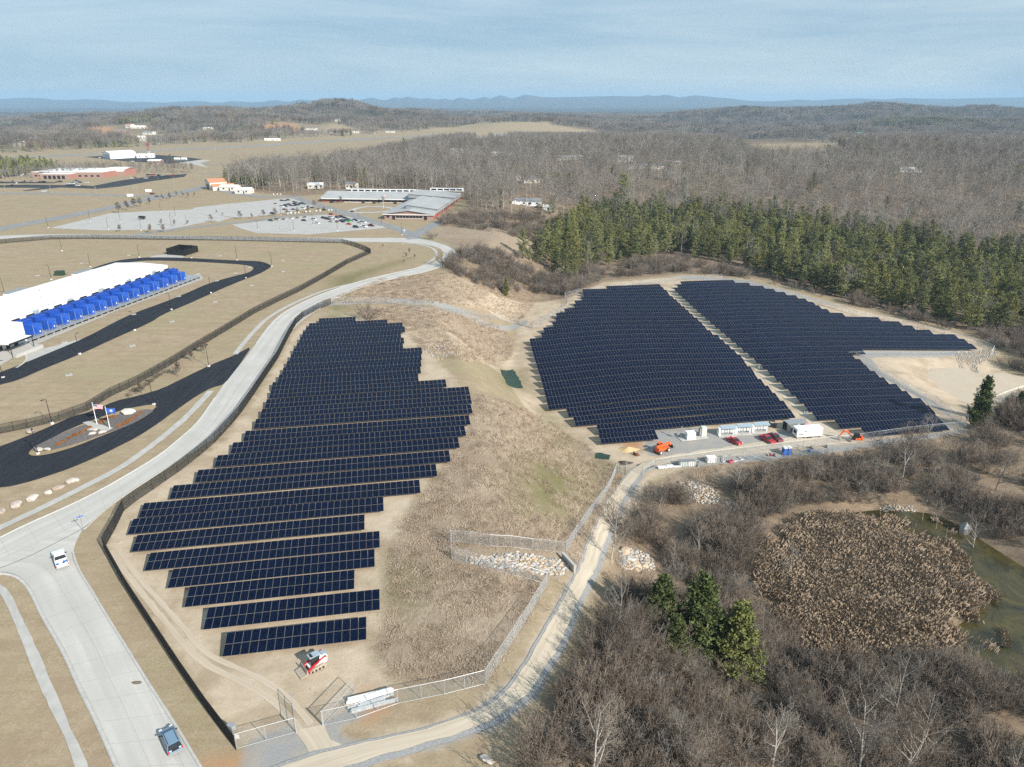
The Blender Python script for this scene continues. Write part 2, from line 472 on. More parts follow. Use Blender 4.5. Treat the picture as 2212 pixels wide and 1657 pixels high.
MEAD = [GP([(700,650),(830,600),(960,590),(1050,625),(1225,640),(1160,690),(1120,700),(1040,664),(950,655),(700,655)]),
        GP([(770,668),(860,660),(960,672),(1060,695),(1110,730),(1105,770),(1075,790),(940,772),(895,745),(885,715),(790,690)]),
        GP([(1030,850),(1100,870),(1180,905),(1270,965),(1335,1010),(1350,1030),(1240,1225),(1180,1260),(1130,1360),(1045,1480),(860,1480),(800,1400),(840,1310),(830,1190),(860,1120),(920,1060),(1010,920)]),
        GP([(1480,1010),(1700,985),(2090,930),(2110,960),(1760,1030),(1400,1100),(1340,1200),(1400,1060)]),
        GP([(905,505),(1000,480),(1060,485),(1140,520),(1140,560),(990,590),(995,540),(960,520)])]
GREEN = [GP([(1130,990),(1300,1000),(1290,1060),(1200,1120),(1120,1100)]), GP([(1085,800),(1120,800),(1130,840),(1095,835)]),
         GP([(600,900),(700,880),(720,600),(880,560),(780,600)]), GP([(860,1220),(900,1240),(880,1300),(850,1280)]),
         GP([(1170,885),(1215,930),(1230,990),(1190,960)])]
FLOOR = [GP([(1400,1075),(1700,1020),(2100,950),(2400,800),(2900,1000),(2600,1750),(1130,1760),(1150,1600),(1220,1420),(1330,1260),(1330,1150)]),
         GP([(960,590),(1060,632),(1225,645),(1300,608),(1470,592),(1600,595),(1720,622),(1860,662),(2050,706),(2180,748),(2260,800),(2600,800),(2600,300),(2300,262),(1900,262),(1500,285),(1130,288),(950,300),(840,330),(640,372),(490,385),(488,410),(640,424),(700,420),(1005,432),(1020,460),(940,490),(1140,500),(1150,560),(960,560),(985,575)]),
         ]
GRAV = [GP([(1390,925),(1470,918),(1600,940),(1720,930),(1700,965),(1560,985),(1400,985)]), GP([(1385,1003),(1500,992),(1700,975),(1900,950),(2090,928),(2090,936),(1900,965),(1700,990),(1480,1010),(1400,1015)]),
        GP([(1352,1024),(1323,1058),(1278,1143),(1226,1266),(1166,1370),(1106,1470),(1016,1540),(900,1577),(780,1601),(730,1590),(740,1560),(800,1555),(830,1500),(780,1515),(700,1560),(650,1590),(640,1560),(520,1610),(520,1680),(650,1640),(930,1622),(1080,1568),(1160,1510),(1220,1410),(1250,1330),(1300,1222),(1350,1092),(1392,1028)]),
        GP([(700,652),(830,646),(960,655),(1140,690),(1140,700),(960,668),(830,655),(700,660)]), GP([(1460,595),(1620,606),(1760,645),(1880,680),(1760,650),(1600,612),(1470,602)]),
        GP([(1840,758),(2080,757),(2080,768),(1880,772),(1900,800),(2020,868),(2085,920),(2000,870),(1880,800)])]
CLAY = [GP([(770,1490),(850,1500),(830,1540),(790,1560)]), GP([(440,1640),(520,1625),(510,1680),(440,1680)]), GP([(1345,955),(1385,955),(1385,972),(1350,972)]),
        GP([(570,880),(600,850),(560,950),(540,960)])]
MUD = [MARSHW, GP([(1700,1130),(1760,1108),(1860,1112),(2000,1170),(2100,1250),(2140,1300),(2080,1400),(2045,1450),(1900,1455),(1740,1435),(1690,1360),(1630,1260)])]
CLEARW = [GP([(1622,311),(1808,309),(1842,344),(1700,350),(1640,356),(1600,335)]), GP([(1750,300),(1850,291),(1945,297),(1940,312),(1800,312)]), GP([(1400,296),(1490,300),(1535,315),(1430,312)]),
          GP([(1110,276),(1200,270),(1310,288),(1260,300),(1100,296)]), GP([(1928,388),(1945,358),(1955,360),(1945,390)]),
          GP([(0,330),(300,310),(553,300),(830,285),(1000,272),(1120,262),(1200,272),(1150,300),(1000,302),(840,335),(640,375),(490,388),(488,412),(600,421),(640,430),(0,520)]),
          GP([(30,315),(80,311),(130,322),(60,325)]), GP([(180,270),(250,280),(330,300),(300,308),(180,300)]), GP([(560,262),(640,268),(660,285),(560,282)]), GP([(690,288),(720,262),(760,275),(775,292)])]
clr = wpoly(CLEARW, 12.0)
za = np.zeros(GX.shape + (4,), np.float32); zb = np.zeros_like(za)
za[..., 0] = wpoly(DIRT, 3.0); za[..., 1] = wpoly(MEAD, 3.0); za[..., 2] = wpoly(FLOOR, 5.0) * (clr < 0.4); za[..., 3] = wpoly(GREEN, 9.0)
zb[..., 0] = wpoly(GRAV, 1.2); zb[..., 1] = wpoly(CLAY, 2.5) + 0.75 * wpoly([CLEARW[i] for i in (6, 7, 8)], 12.0); zb[..., 2] = wpoly(MUD, 4.0)
dd = np.hypot(GX, GY)
zb[..., 3] = np.clip(sst(1500, 2600, dd) * (1 - clr), 0, 1)
nyy, nxx = GX.shape
idx = np.arange(nyy * nxx).reshape(nyy, nxx)
fc = np.stack([idx[:-1, :-1], idx[:-1, 1:], idx[1:, 1:], idx[1:, :-1]], -1).reshape(-1, 4)
gme = npmesh('ground', np.stack([GX, GY, GZ], -1).reshape(-1, 3), fc, ground_material(), smooth=True)
for nm_, arr in (('za', za), ('zb', zb)):
    at = gme.color_attributes.new(nm_, 'FLOAT_COLOR', 'POINT')
    at.data.foreach_set('color', arr.reshape(-1))
tag(nobj('ground', gme), kind='structure')

# ------------------------------------------------------------------ materials of the setting
def road_mat(name, c1, c2, scale=0.6, streak=(1, 1, 1), rot=0.0, fine=0.25, crack=0.0, joints=0):
    m = bpy.data.materials.new(name); m.use_nodes = True
    t = m.node_tree; b = t.nodes['Principled BSDF']; b.inputs['Roughness'].default_value = 0.9
    b.inputs['Specular IOR Level'].default_value = 0.2
    uv = N(t, 'ShaderNodeUVMap')
    tcn = N(t, 'ShaderNodeTexCoord')
    mpn = N(t, 'ShaderNodeMapping'); mpn.inputs['Scale'].default_value = streak
    lk(t, uv.outputs['UV'], mpn.inputs['Vector'])
    n1 = N(t, 'ShaderNodeTexNoise'); n1.inputs['Scale'].default_value = scale; n1.inputs['Detail'].default_value = 6; lk(t, mpn.outputs[0], n1.inputs['Vector'])
    n2 = N(t, 'ShaderNodeTexNoise'); n2.inputs['Scale'].default_value = 6; n2.inputs['Detail'].default_value = 4; lk(t, tcn.outputs['Object'], n2.inputs['Vector'])
    n3 = N(t, 'ShaderNodeTexNoise'); n3.inputs['Scale'].default_value = 0.12; n3.inputs['Detail'].default_value = 6; lk(t, tcn.outputs['Object'], n3.inputs['Vector'])
    def mr(v, a, c, hi=1.0):
        n = N(t, 'ShaderNodeMapRange'); n.inputs['From Min'].default_value = a; n.inputs['From Max'].default_value = c; n.inputs['To Max'].default_value = hi
        lk(t, v, n.inputs['Value']); return n.outputs['Result']
    def mx(f, a, c):
        n = N(t, 'ShaderNodeMix', data_type='RGBA'); lk(t, f, n.inputs['Factor'])
        for s_, q in (('A', a), ('B', c)):
            if isinstance(q, tuple): n.inputs[s_].default_value = (*q, 1)
            else: lk(t, q, n.inputs[s_])
        return n.outputs['Result']
    c = mx(mr(n1.outputs['Fac'], 0.35, 0.65), c1, c2)
    c = mx(mr(n3.outputs['Fac'], 0.4, 0.7, 0.5), c, tuple(v * 0.88 for v in c1))
    c = mx(mr(n2.outputs['Fac'], 0.3, 0.8, fine), c, tuple(v * 0.6 for v in c1))
    if crack:
        vo = N(t, 'ShaderNodeTexVoronoi'); vo.feature = 'DISTANCE_TO_EDGE'; vo.inputs['Scale'].default_value = 0.16
        lk(t, tcn.outputs['Object'], vo.inputs['Vector'])
        lt = N(t, 'ShaderNodeMath', operation='LESS_THAN'); lt.inputs[1].default_value = 0.004
        lk(t, vo.outputs['Distance'], lt.inputs[0])
        c = mx(lt.outputs[0], c, tuple(v * 0.45 for v in c1))
    if joints:
        sx = N(t, 'ShaderNodeSeparateXYZ'); lk(t, uv.outputs['UV'], sx.inputs[0])
        for ax_, per, wd_ in (('Y', 4.6, 0.016), ('X', 3.6, 0.02)):
            dv = N(t, 'ShaderNodeMath', operation='DIVIDE'); dv.inputs[1].default_value = per; lk(t, sx.outputs[ax_], dv.inputs[0])
            fr_ = N(t, 'ShaderNodeMath', operation='FRACT'); lk(t, dv.outputs[0], fr_.inputs[0])
            lt = N(t, 'ShaderNodeMath', operation='LESS_THAN'); lt.inputs[1].default_value = wd_; lk(t, fr_.outputs[0], lt.inputs[0])
            ml = N(t, 'ShaderNodeMath', operation='MULTIPLY'); ml.inputs[1].default_value = 0.45; lk(t, lt.outputs[0], ml.inputs[0])
            c = mx(ml.outputs[0], c, tuple(v * 0.5 for v in c1))
    lk(t, c, b.inputs['Base Color'])
    return m
M = {}
M['concrete_road'] = road_mat('concrete_road', (0.43, 0.415, 0.385), (0.53, 0.51, 0.475), 0.35, (1.6, 0.06, 1), fine=0.3, joints=1)
M['pavement'] = road_mat('pavement_concrete', (0.38, 0.37, 0.345), (0.47, 0.455, 0.425), 0.5, (1, 1, 1), fine=0.2)
M['kerb'] = mat('kerb_concrete', (0.44, 0.425, 0.395), 0.9, scale=1.5, var=0.08)
M['asphalt_black'] = road_mat('fresh_asphalt', (0.018, 0.020, 0.026), (0.028, 0.031, 0.038), 0.5, (2.2, 0.12, 1), fine=0.2)
M['asphalt_grey'] = road_mat('worn_asphalt', (0.21, 0.21, 0.21), (0.29, 0.29, 0.285), 0.4, (2.0, 0.12, 1), fine=0.15)
M['lot'] = road_mat('parking_surface', (0.38, 0.37, 0.35), (0.47, 0.455, 0.43), 0.12, (1, 1, 1), fine=0.15, crack=1)
M['lot_dark'] = road_mat('parking_asphalt', (0.035, 0.037, 0.042), (0.055, 0.057, 0.06), 0.12, (1, 1, 1), fine=0.15)
M['track'] = road_mat('packed_dirt_track', (0.44, 0.375, 0.285), (0.56, 0.485, 0.385), 0.5, (3.4, 0.13, 1), fine=0.15)
M['rut'] = road_mat('dusty_wheel_rut', (0.45, 0.375, 0.285), (0.52, 0.44, 0.345), 0.5, (3.4, 0.13, 1), fine=0.2)
M['gravel'] = road_mat('crushed_stone', (0.27, 0.27, 0.265), (0.41, 0.405, 0.395), 3.0, (1, 1, 1), fine=0.7)
M['bed'] = road_mat('mulch_bed', (0.115, 0.10, 0.095), (0.22, 0.195, 0.18), 2.2, (1, 1, 1), fine=0.6)
M['edge_grass'] = road_mat('dry_grass_edge', (0.30, 0.225, 0.13), (0.37, 0.285, 0.17), 1.2, (1, 1, 1), fine=0.4)
M['line'] = mat('painted_line', (0.62, 0.61, 0.58), 0.8, scale=2.0)
M['sealing'] = mat('tar_sealing', (0.05, 0.05, 0.052), 0.7)

def arclen(p):
    p = np.array(p, float); d = np.hypot(*(p[1:] - p[:-1]).T)
    return p, np.concatenate([[0], np.cumsum(d)])
def smooth_path(p, k=2):
    for _ in range(k):
        q = [p[0]]
        for a, b in zip(p[:-1], p[1:]):
            q += [(a[0] * .75 + b[0] * .25, a[1] * .75 + b[1] * .25), (a[0] * .25 + b[0] * .75, a[1] * .25 + b[1] * .75)]
        q.append(p[-1]); p = q
    return p
def resample(p, n):
    p, s = arclen(p)
    t = np.linspace(0, s[-1], n)
    return np.stack([np.interp(t, s, p[:, 0]), np.interp(t, s, p[:, 1])], -1)
def strip(name, L, Rr, mt, up=0.05, cross=3, step=1.5, smooth=2, world=False, wob=0.0, kind='structure'):
    """a ribbon between two edge lines, laid on the terrain; UV = metres across / along"""
    if not world: L = GP(L); Rr = GP(Rr)
    L = smooth_path(list(map(tuple, L)), smooth); Rr = smooth_path(list(map(tuple, Rr)), smooth)
    n = max(3, int(arclen(L)[1][-1] / step))
    A = resample(L, n); B = resample(Rr, n)
    if wob:
        for Q, sd in ((A, 0), (B, 5)):
            Q += (np.stack([vnoise(Q[:, 0] * .7, Q[:, 1] * .7, sd), vnoise(Q[:, 0] * .7 + 9, Q[:, 1] * .7, sd + 1)], -1) - .5) * wob
    t = np.linspace(0, 1, cross + 1)[None, :, None]
    P = A[:, None] * (1 - t) + B[:, None] * t
    z = ht(P[..., 0], P[..., 1]) + up
    V = np.concatenate([P, z[..., None]], -1).reshape(-1, 3)
    ii = np.arange(n * (cross + 1)).reshape(n, cross + 1)
    F = np.stack([ii[:-1, :-1], ii[:-1, 1:], ii[1:, 1:], ii[1:, :-1]], -1).reshape(-1, 4)
    # keep faces looking up
    a, b_, c_ = V[F[0, 0]], V[F[0, 1]], V[F[0, 2]]
    if np.cross(b_ - a, c_ - b_)[2] < 0: F = F[:, ::-1]
    me = npmesh(name, V, F, mt, smooth=True)
    wd = np.hypot(*(A - B).mean(0)) if n else 5
    ac = arclen((A + B) / 2)[1]
    w_ = np.hypot(*(A - B).T)
    UVv = np.stack([np.broadcast_to(t[..., 0], (n, cross + 1)) * w_[:, None], np.broadcast_to(ac[:, None], (n, cross + 1))], -1).reshape(-1, 2)
    uvl = me.uv_layers.new(name='UVMap')
    uvl.data.foreach_set('uv', UVv[F.ravel()].astype(np.float32).ravel())
    o = nobj(name, me)
    return tag(o, kind=kind) if kind else o
def sheet(name, poly, mt, up=0.05, world=False, smooth=2, kind='structure', parent=None):
    P = poly if world else GP(poly)
    if smooth:
        for _ in range(smooth):
            Q = []
            for i in range(len(P)):
                a = P[i]; b = P[(i + 1) % len(P)]
                Q += [(a[0] * .8 + b[0] * .2, a[1] * .8 + b[1] * .2), (a[0] * .2 + b[0] * .8, a[1] * .2 + b[1] * .8)]
            P = Q
    vs = [Vector((p[0], p[1], 0)) for p in P]
    tr = tessellate_polygon([vs])
    z = ht(np.array([p[0] for p in P]), np.array([p[1] for p in P])) + up
    V = [(p[0], p[1], zz) for p, zz in zip(P, z)]
    me = bpy.data.meshes.new(name)
    fs = []
    for a, b, c in tr:
        cr = (vs[b] - vs[a]).cross(vs[c] - vs[a]).z
        fs.append((a, b, c) if cr > 0 else (a, c, b))
    me.from_pydata(V, [], fs); me.materials.append(mt)
    uvl = me.uv_layers.new(name='UVMap')
    for lp in me.loops: uvl.data[lp.index].uv = V[lp.vertex_index][:2]
    me.update()
    o = nobj(name, me, parent)
    return tag(o, kind=kind) if kind else o
def kerb(name, pts, w=0.35, h=0.13, world=False, smooth=2, mt=None):
    P = pts if world else GP(pts)
    P = smooth_path(list(map(tuple, P)), smooth)
    n = max(3, int(arclen(P)[1][-1] / 1.2)); P = resample(P, n)
    T = np.gradient(P, axis=0); T /= np.hypot(*T.T)[:, None]; Nn = np.stack([-T[:, 1], T[:, 0]], -1)
    z = ht(P[:, 0], P[:, 1])
    ring = []
    for off, zz in ((-w / 2, 0.0), (-w / 2, h), (w / 2, h), (w / 2, 0.0)):
        q = P + Nn * off; ring.append(np.concatenate([q, (z + zz + 0.03)[:, None]], -1))
    V = np.stack(ring, 1).reshape(-1, 3)
    ii = np.arange(n * 4).reshape(n, 4)
    F = np.concatenate([np.stack([ii[:-1, k], ii[1:, k], ii[1:, k + 1], ii[:-1, k + 1]], -1) for k in range(3)])
    o = nobj(name, npmesh(name, V, F, mt or M['kerb']))
    return tag(o, kind='structure')

# main road: inner (north-west) and outer edges
RL = [(0,1165),(50,1136),(125.2,1103.4),(200.3,1068.3),(275.4,1025.7),(345.5,983.2),(390.6,945),(425.6,915),(463.2,860),(490.7,820),(525.8,779.8),(553,742.2),(578,707.2),(603,681),(640.6,659.6),(678.2,642),(728.2,623.3),(778.3,607),(853.4,589.5),(916,575.8),(951,562),(958.6,552),(957.3,542),(943.6,533.3),(916,527.8),(878.5,524),(836,523.2),(700,522),(553,519.5),(300,514),(100,512),(0,516),(-90,526)]
RR = [(60,1219),(110,1190),(150,1168),(180.3,1146),(200.3,1126),(225.3,1103.4),(250.4,1083.3),(288,1058),(350.5,1018),(400.6,985.7),(425.6,970.7),(468.2,943),(490.7,918),(513.2,892.5),(553,824),(578,784.8),(603,757.3),(625.6,717.2),(660.6,684.7),(713.2,653.4),(748.3,634.6),(778.3,622),(828.4,607),(878.5,595.8),(928.5,585.8),(973.6,568.3),(988.6,558.3),(992.9,548.3),(984.9,540.8),(963.6,529.5),(928.5,519.5),(888.5,514.5),(836,514),(700,514.5),(553,512.5),(300,507),(100,506),(0,509),(-90,517)]
RL[0] = (-60,1192); RR[0] = (-40,1262); RR[1] = (80,1210)
M['road2'] = M['concrete_road']
strip('main_road', RL, RR, M['road2'], up=0.05, cross=4)
BRL = [(-60,1236),(0,1238.6),(30,1242.3),(50,1256),(67.6,1278.6),(85,1318.7),(105,1342.7+10),(140,1412.8),(170,1483),(200.3,1540.5),(245.4,1640.7),(285,1730)]
BRR = [(190,1125),(165,1168),(157.7,1193.5),(162.7,1213.5),(175.3,1241),(195.3,1271),(225.3,1322.7),(275.4,1402.8),(310.4,1460.4),(375.5,1560.6),(433,1657.4),(478,1730)]
strip('side_road', BRL, BRR, M['concrete_road'], up=0.058, cross=5)
kerb('kerb_line', BRL[1:], 0.55, 0.12); kerb('kerb_line', BRR[2:], 0.35)
kerb('kerb_line', RL[:9], 0.3); kerb('kerb_line', RR[3:20], 0.2, 0.08); kerb('kerb_line', RL[11:22], 0.3); kerb('kerb_line', RR[20:32], 0.3)
strip('pavement', [(0,1282.7),(15,1307.7),(42.6,1372.8),(65,1432.9),(95,1505.5),(125.2,1563),(147.7,1610.6),(172,1690)], [(0,1263.9),(15,1270),(27.5,1290),(45,1330),(60,1360),(82.6,1405.3),(107.7,1467.9),(132.7,1520.5),(155.2,1580.6),(172.7,1613),(205,1690)], M['pavement'], up=0.09, wob=0.12)
def band(name, pts, w, mt, up=0.05, wob=0.0, world=False, cross=2, smooth=2):
    P = smooth_path(list(map(tuple, pts if world else GP(pts))), smooth)
    P = resample(P, max(3, int(arclen(P)[1][-1] / 2.0)))
    T = np.gradient(P, axis=0); T /= np.hypot(*T.T)[:, None]; Nn = np.stack([-T[:, 1], T[:, 0]], -1)
    return strip(name, P + Nn * w / 2, P - Nn * w / 2, mt, up=up, cross=cross, smooth=0, world=True, wob=wob)
band('pavement', [(-30,1155),(0,1140.9),(100,1093.4),(200.3,1043.3),(270.4,1005.7),(338,955.7),(390.6,913),(413,891),(455.7,845)], 1.7, M['pavement'], 0.09, 0.2)
band('pavement', [(508,766),(525.8,742),(553,711),(578,687),(615.6,664.6),(658,644.6),(703,627),(753,614.6),(828.4,599.5),(886,582),(903.5,579.6),(936,562),(944.8,549.5),(938.6,538.3),(916,529.5),(878.5,526)], 1.6, M['pavement'], 0.09, 0.15)
# black entrance loop
ENT = [(545,747),(508,767.3),(458,787.3),(400.6,814.9),(350.5,839.9),(300.4,854.9),(250,866),(195.3,890),(155,900),(117.7,917.5),(62.6,941),(0,965),(-60,985),(-60,1062),(0,1053.3),(25,1050.8),(75,1038),(150,1013),(225,980.7),(300,942.6),(345.5,912.5),(375.5,890),(425.6,855),(458,837.4),(484.4,831),(515,792)]
sheet('entrance_drive', ENT, M['asphalt_black'], up=0.072, smooth=1)
ISL = [(339,877.5),(325.5,874.4),(275.4,883.7),(238,895),(175.3,917.5),(125.2,940),(95,957.6),(67.6,972.6),(61.3,980.7),(67.6,985.2),(82.6,985.7),(112.7,980.7),(162.7,965.7),(225.3,940.6),(283,918),(313,900),(335.5,882.5)]
sheet('island_edge', ISL, M['edge_grass'], up=0.13)
cxI, cyI = 200, 933
sheet('island_bed', [(cxI + (u - cxI) * 0.95, cyI + (v - cyI) * 0.83) for u, v in ISL], M['bed'], up=0.15)
sheet('island_path', [(178,914),(192,911),(245,926),(232,933),(200,926)], M['pavement'], up=0.18, smooth=0)
# data centre ring road
DL = [(-60,853),(0,831),(37.6,822.4),(87.6,799.8),(175.3,764.8),(250.4,729.7),(325.5,697.2),(350.5,679.7),(400.6,659.6),(450.6,637),(500.7,614.6),(553,594.5),(568,588),(585.5,577),(586.3,573),(568,565.8),(553,564),(488,562),(400.6,557),(325.5,555.8),(288,558.3),(250,563.3),(205.3,577),(150,600)]
DR = [(-60,825),(0,804.8),(58.8,782),(100,765),(185.3,729.7),(250,694.7),(288,677),(350.5,654.6),(400.6,634.6),(450.6,612),(500.7,598),(535.8,589.6),(545,584),(548,580),(545.8,576),(525.8,571.8),(475.7,568.3),(400.6,564.5),(325.5,562.5),(290,565),(262,570),(240.3,577.5),(215,590),(170,610)]
strip('ring_road', DL, DR, M['asphalt_black'], up=0.06, cross=3, smooth=1)
sheet('loading_apron', [(0,760),(35,752),(60,757),(100,752),(185,729.7),(150,747),(58.8,782),(55,765),(30,772),(0,790)], M['pavement'], up=0.05, smooth=0)
band('loading_kerb', [(35,795),(55,783),(60,770),(45,760),(20,755)], 0.6, M['kerb'], 0.09)
strip('building_apron', [(60,752),(150,714),(250,673),(350,636),(440,603)], [(50,735),(150,700),(250,660),(350,622),(430,590)], M['pavement'], up=0.05, smooth=0)
sheet('enclosure_apron', [(335,552),(400,545),(395,560),(322,556)], M['pavement'], up=0.045, smooth=0)
# public roads and parking areas behind
band('public_road', [(-60,508),(0,494),(90,478),(175,461),(240,449),(300,434),(350,425),(400,414),(440,404),(480,397)], 13, M['asphalt_grey'], 0.055)
band('factory_road', [(-40,418),(60,418),(150,419),(240,422),(330,424),(345,426)], 9, M['asphalt_grey'], 0.05)
band('forest_road', [(430,375),(480,377),(500,379),(520,384)], 6, M['asphalt_grey'], 0.05)
band('school_road', [(290,507),(400,493),(500,482),(553,477),(615.6,467),(700,461)], 6, M['asphalt_grey'], 0.05)
band('school_road', [(633,424),(665,437),(700,447),(753,462),(800,477),(845,490),(878.5,500),(895,517)], 8, M['asphalt_grey'], 0.062)
band('school_drive', [(895,510),(905,503),(925,492),(950,480),(975,468)], 8, M['asphalt_grey'], 0.07)
band('turning_circle', [(755,457),(770,450),(795,446),(830,447),(855,451),(845,456),(815,459),(780,460),(757,458)], 4.5, M['lot'], 0.075)
band('station_drive', [(430,404),(455,402),(470,410),(520,420),(560,425),(632,425)], 9, M['asphalt_grey'], 0.05)
sheet('parking_lot', [(107.7,493),(238,460.6),(330,456),(410.6,453),(448,467),(465,476),(410,487),(363,496),(220,498)], M['lot'], up=0.05, smooth=0)
sheet('parking_lot', [(409,452.5),(425,449.5),(455,461),(500,471),(470,480),(462,475),(447,466)], M['lot'], up=0.047, smooth=0)
sheet('parking_lot', [(415.6,449.4),(475.7,441.9),(553,435),(620,428),(640,430),(685,446),(640,455),(600,462),(553,468),(505,470),(455,462)], M['lot'], up=0.053, smooth=0)
sheet('parking_lot', [(500,485.5),(553,479.5),(620,470),(700,464),(753,468),(841,492),(753,499.5),(665.7,507),(553,503.2),(520,494)], M['lot'], up=0.05, smooth=0)
band('runway', [(-120,349),(0,343),(225,331.7),(390,323),(553,315.4),(713,305),(853,296.6),(960,292),(1028,289)], 30, M['asphalt_grey'], 0.05)
sheet('hangar_apron', [(183,339),(290,333),(370,336.5),(438,344),(370,354),(275,349)], M['lot_dark'], up=0.06, smooth=0)
sheet('hangar_apron', [(385,351),(440,345),(457,346),(432,352),(450,362),(420,356)], M['pavement'], up=0.05, smooth=0)
band('taxiway', [(400,352),(480,357),(560,356),(600,352)], 7, M['asphalt_grey'], 0.05)
sheet('factory_parking', [(-40,401),(60,399),(140,400),(150,396),(165,388),(172,392),(160,399),(200,402),(260,390),(300,385),(320,381),(352,379),(405,376),(398,382),(330,391),(260,403),(210,408),(130,405),(55,413),(48,412),(90,406),(-40,405)], M['lot_dark'], up=0.06, smooth=0)
sheet('factory_parking', [(-40,392),(60,393),(120,394),(118,396),(0,396),(-40,396)], M['lot_dark'], up=0.06, smooth=0)
# parking bay lines, joined in one marking sheet per lot
def bays(a, b, n, ln):
    mb = MB()
    (x0, y0), (x1, y1) = G(*a), G(*b)
    d = Vector((x1 - x0, y1 - y0)); L = d.length; d.normalize(); nn = Vector((-d.y, d.x))
    ang = math.atan2(d.y, d.x)
    n = int(L / 2.75)
    for i in range(n + 1):
        p = Vector((x0, y0)) + d * (i * 2.75)
        q = p + nn * ln / 2
        mb.box((q.x, q.y, 0.072), (0.16, ln, 0.008), ang)
    mb.box(((x0 + x1) / 2, (y0 + y1) / 2, 0.071), (L, 0.14, 0.006), ang)
    tag(mb.build('bay_markings', M['line']), kind='structure')
for a, b in (((245,462),(405,454)), ((150,485),(330,475)), ((225,494),(355,493)), ((300,470),(430,466)), ((430,450),(600,434)), ((470,458),(650,443)), ((520,466),(620,460)), ((560,484),(690,475)), ((540,492),(780,482)), ((560,499),(740,496))):
    bays(a, b, 0, 5.2)
def dash(pts, w, on, off, mt, name='road_marking', up=0.08):
    P, s = arclen(GP(pts)); mb = MB(); t = 0
    while t + on < s[-1]:
        a = (np.interp(t, s, P[:, 0]), np.interp(t, s, P[:, 1])); b = (np.interp(t + on, s, P[:, 0]), np.interp(t + on, s, P[:, 1]))
        mb.box(((a[0] + b[0]) / 2, (a[1] + b[1]) / 2, up), (math.hypot(b[0] - a[0], b[1] - a[1]), w, 0.01), math.atan2(b[1] - a[1], b[0] - a[0]))
        t += on + off
    tag(mb.build(name, mt), kind='structure')
dash([(0,343),(225,331.7),(553,315.4),(713,305),(853,296.6),(1028,289)], 1.6, 60, 40, M['line'], up=0.12)
# joints sealed with tar on the concrete
band('road_joint', [(0,1228),(60,1205),(130,1168),(180,1143),(205,1122)], 0.12, M['sealing'], 0.075)
# dirt drive
TL = [(1381.4,1002),(1362,1012),(1352.6,1024.5),(1323.8,1058.3),(1301.3,1093.3),(1278.7,1143.4),(1261.2,1188.5),(1246.2,1228.5),(1226,1266),(1198.6,1315),(1166,1370),(1141,1418),(1106,1474),(1066,1513),(1016,1540.5),(953.6,1560.5),(903.5,1575.6),(841,1588),(778,1600.6),(703,1617),(640.6,1637),(560,1665),(500,1690)]
TR = [(1420,1006.5),(1400,1015),(1388.9,1028.2),(1366.4,1058.3),(1346.3,1090.8),(1328.8,1143.4),(1313.8,1181),(1301.3,1218.5),(1275,1275),(1246.2,1325.2),(1236.2,1360.3),(1216.2,1407.8),(1176,1468),(1156,1505.5),(1106,1541.8),(1078.8,1563),(1028.7,1585.6),(978.6,1598),(928.5,1615.6),(878.5,1633),(828.4,1648),(740,1672),(640,1715)]
def lerp2(A, B, f, g):
    return [((a[0] * (1 - f) + b[0] * f), (a[1] * (1 - f) + b[1] * f)) for a, b in zip(A, B)], [((a[0] * (1 - g) + b[0] * g), (a[1] * (1 - g) + b[1] * g)) for a, b in zip(A, B)]
strip('gravel_shoulder', TL, TR, M['gravel'], up=0.08, cross=6, wob=0.35, step=1.0)
A_, B_ = lerp2(TL, TR, 0.12, 0.78)
strip('access_track', A_, B_, M['track'], up=0.13, cross=5, wob=0.4, step=1.0)
strip('yard_track', [(1375,1006),(1431.5,986),(1506.6,975),(1600,962),(1700,945),(1760,935),(1850,935)], [(1400,1012),(1440,1002),(1531.6,990),(1600,982),(1700,972),(1760,962),(1850,957)], M['track'], up=0.08, cross=4, wob=1.2)
band('array_alley', [(1450,625),(1480,650),(1530,695),(1585,745),(1640,795),(1700,850),(1745,895),(1790,935)], 5.2, M['track'], 0.07, 1.2)
strip('gate_entrance', [(640,1580),(655,1600),(670,1640)], [(700,1560),(712,1590),(760,1622)], M['track'], up=0.045, cross=3, wob=0.8)
band('wheel_track', [(238,1190),(262,1225),(290,1262),(330,1310),(375,1365),(420,1420),(470,1450),(540,1480),(610,1530),(650,1580)], 0.9, M['rut'], 0.03, 0.25)
band('wheel_track', [(256,1185),(278,1220),(306,1255),(350,1305),(395,1355),(440,1408),(490,1435),(560,1462),(630,1512),(672,1565)], 0.8, M['rut'], 0.03, 0.25)

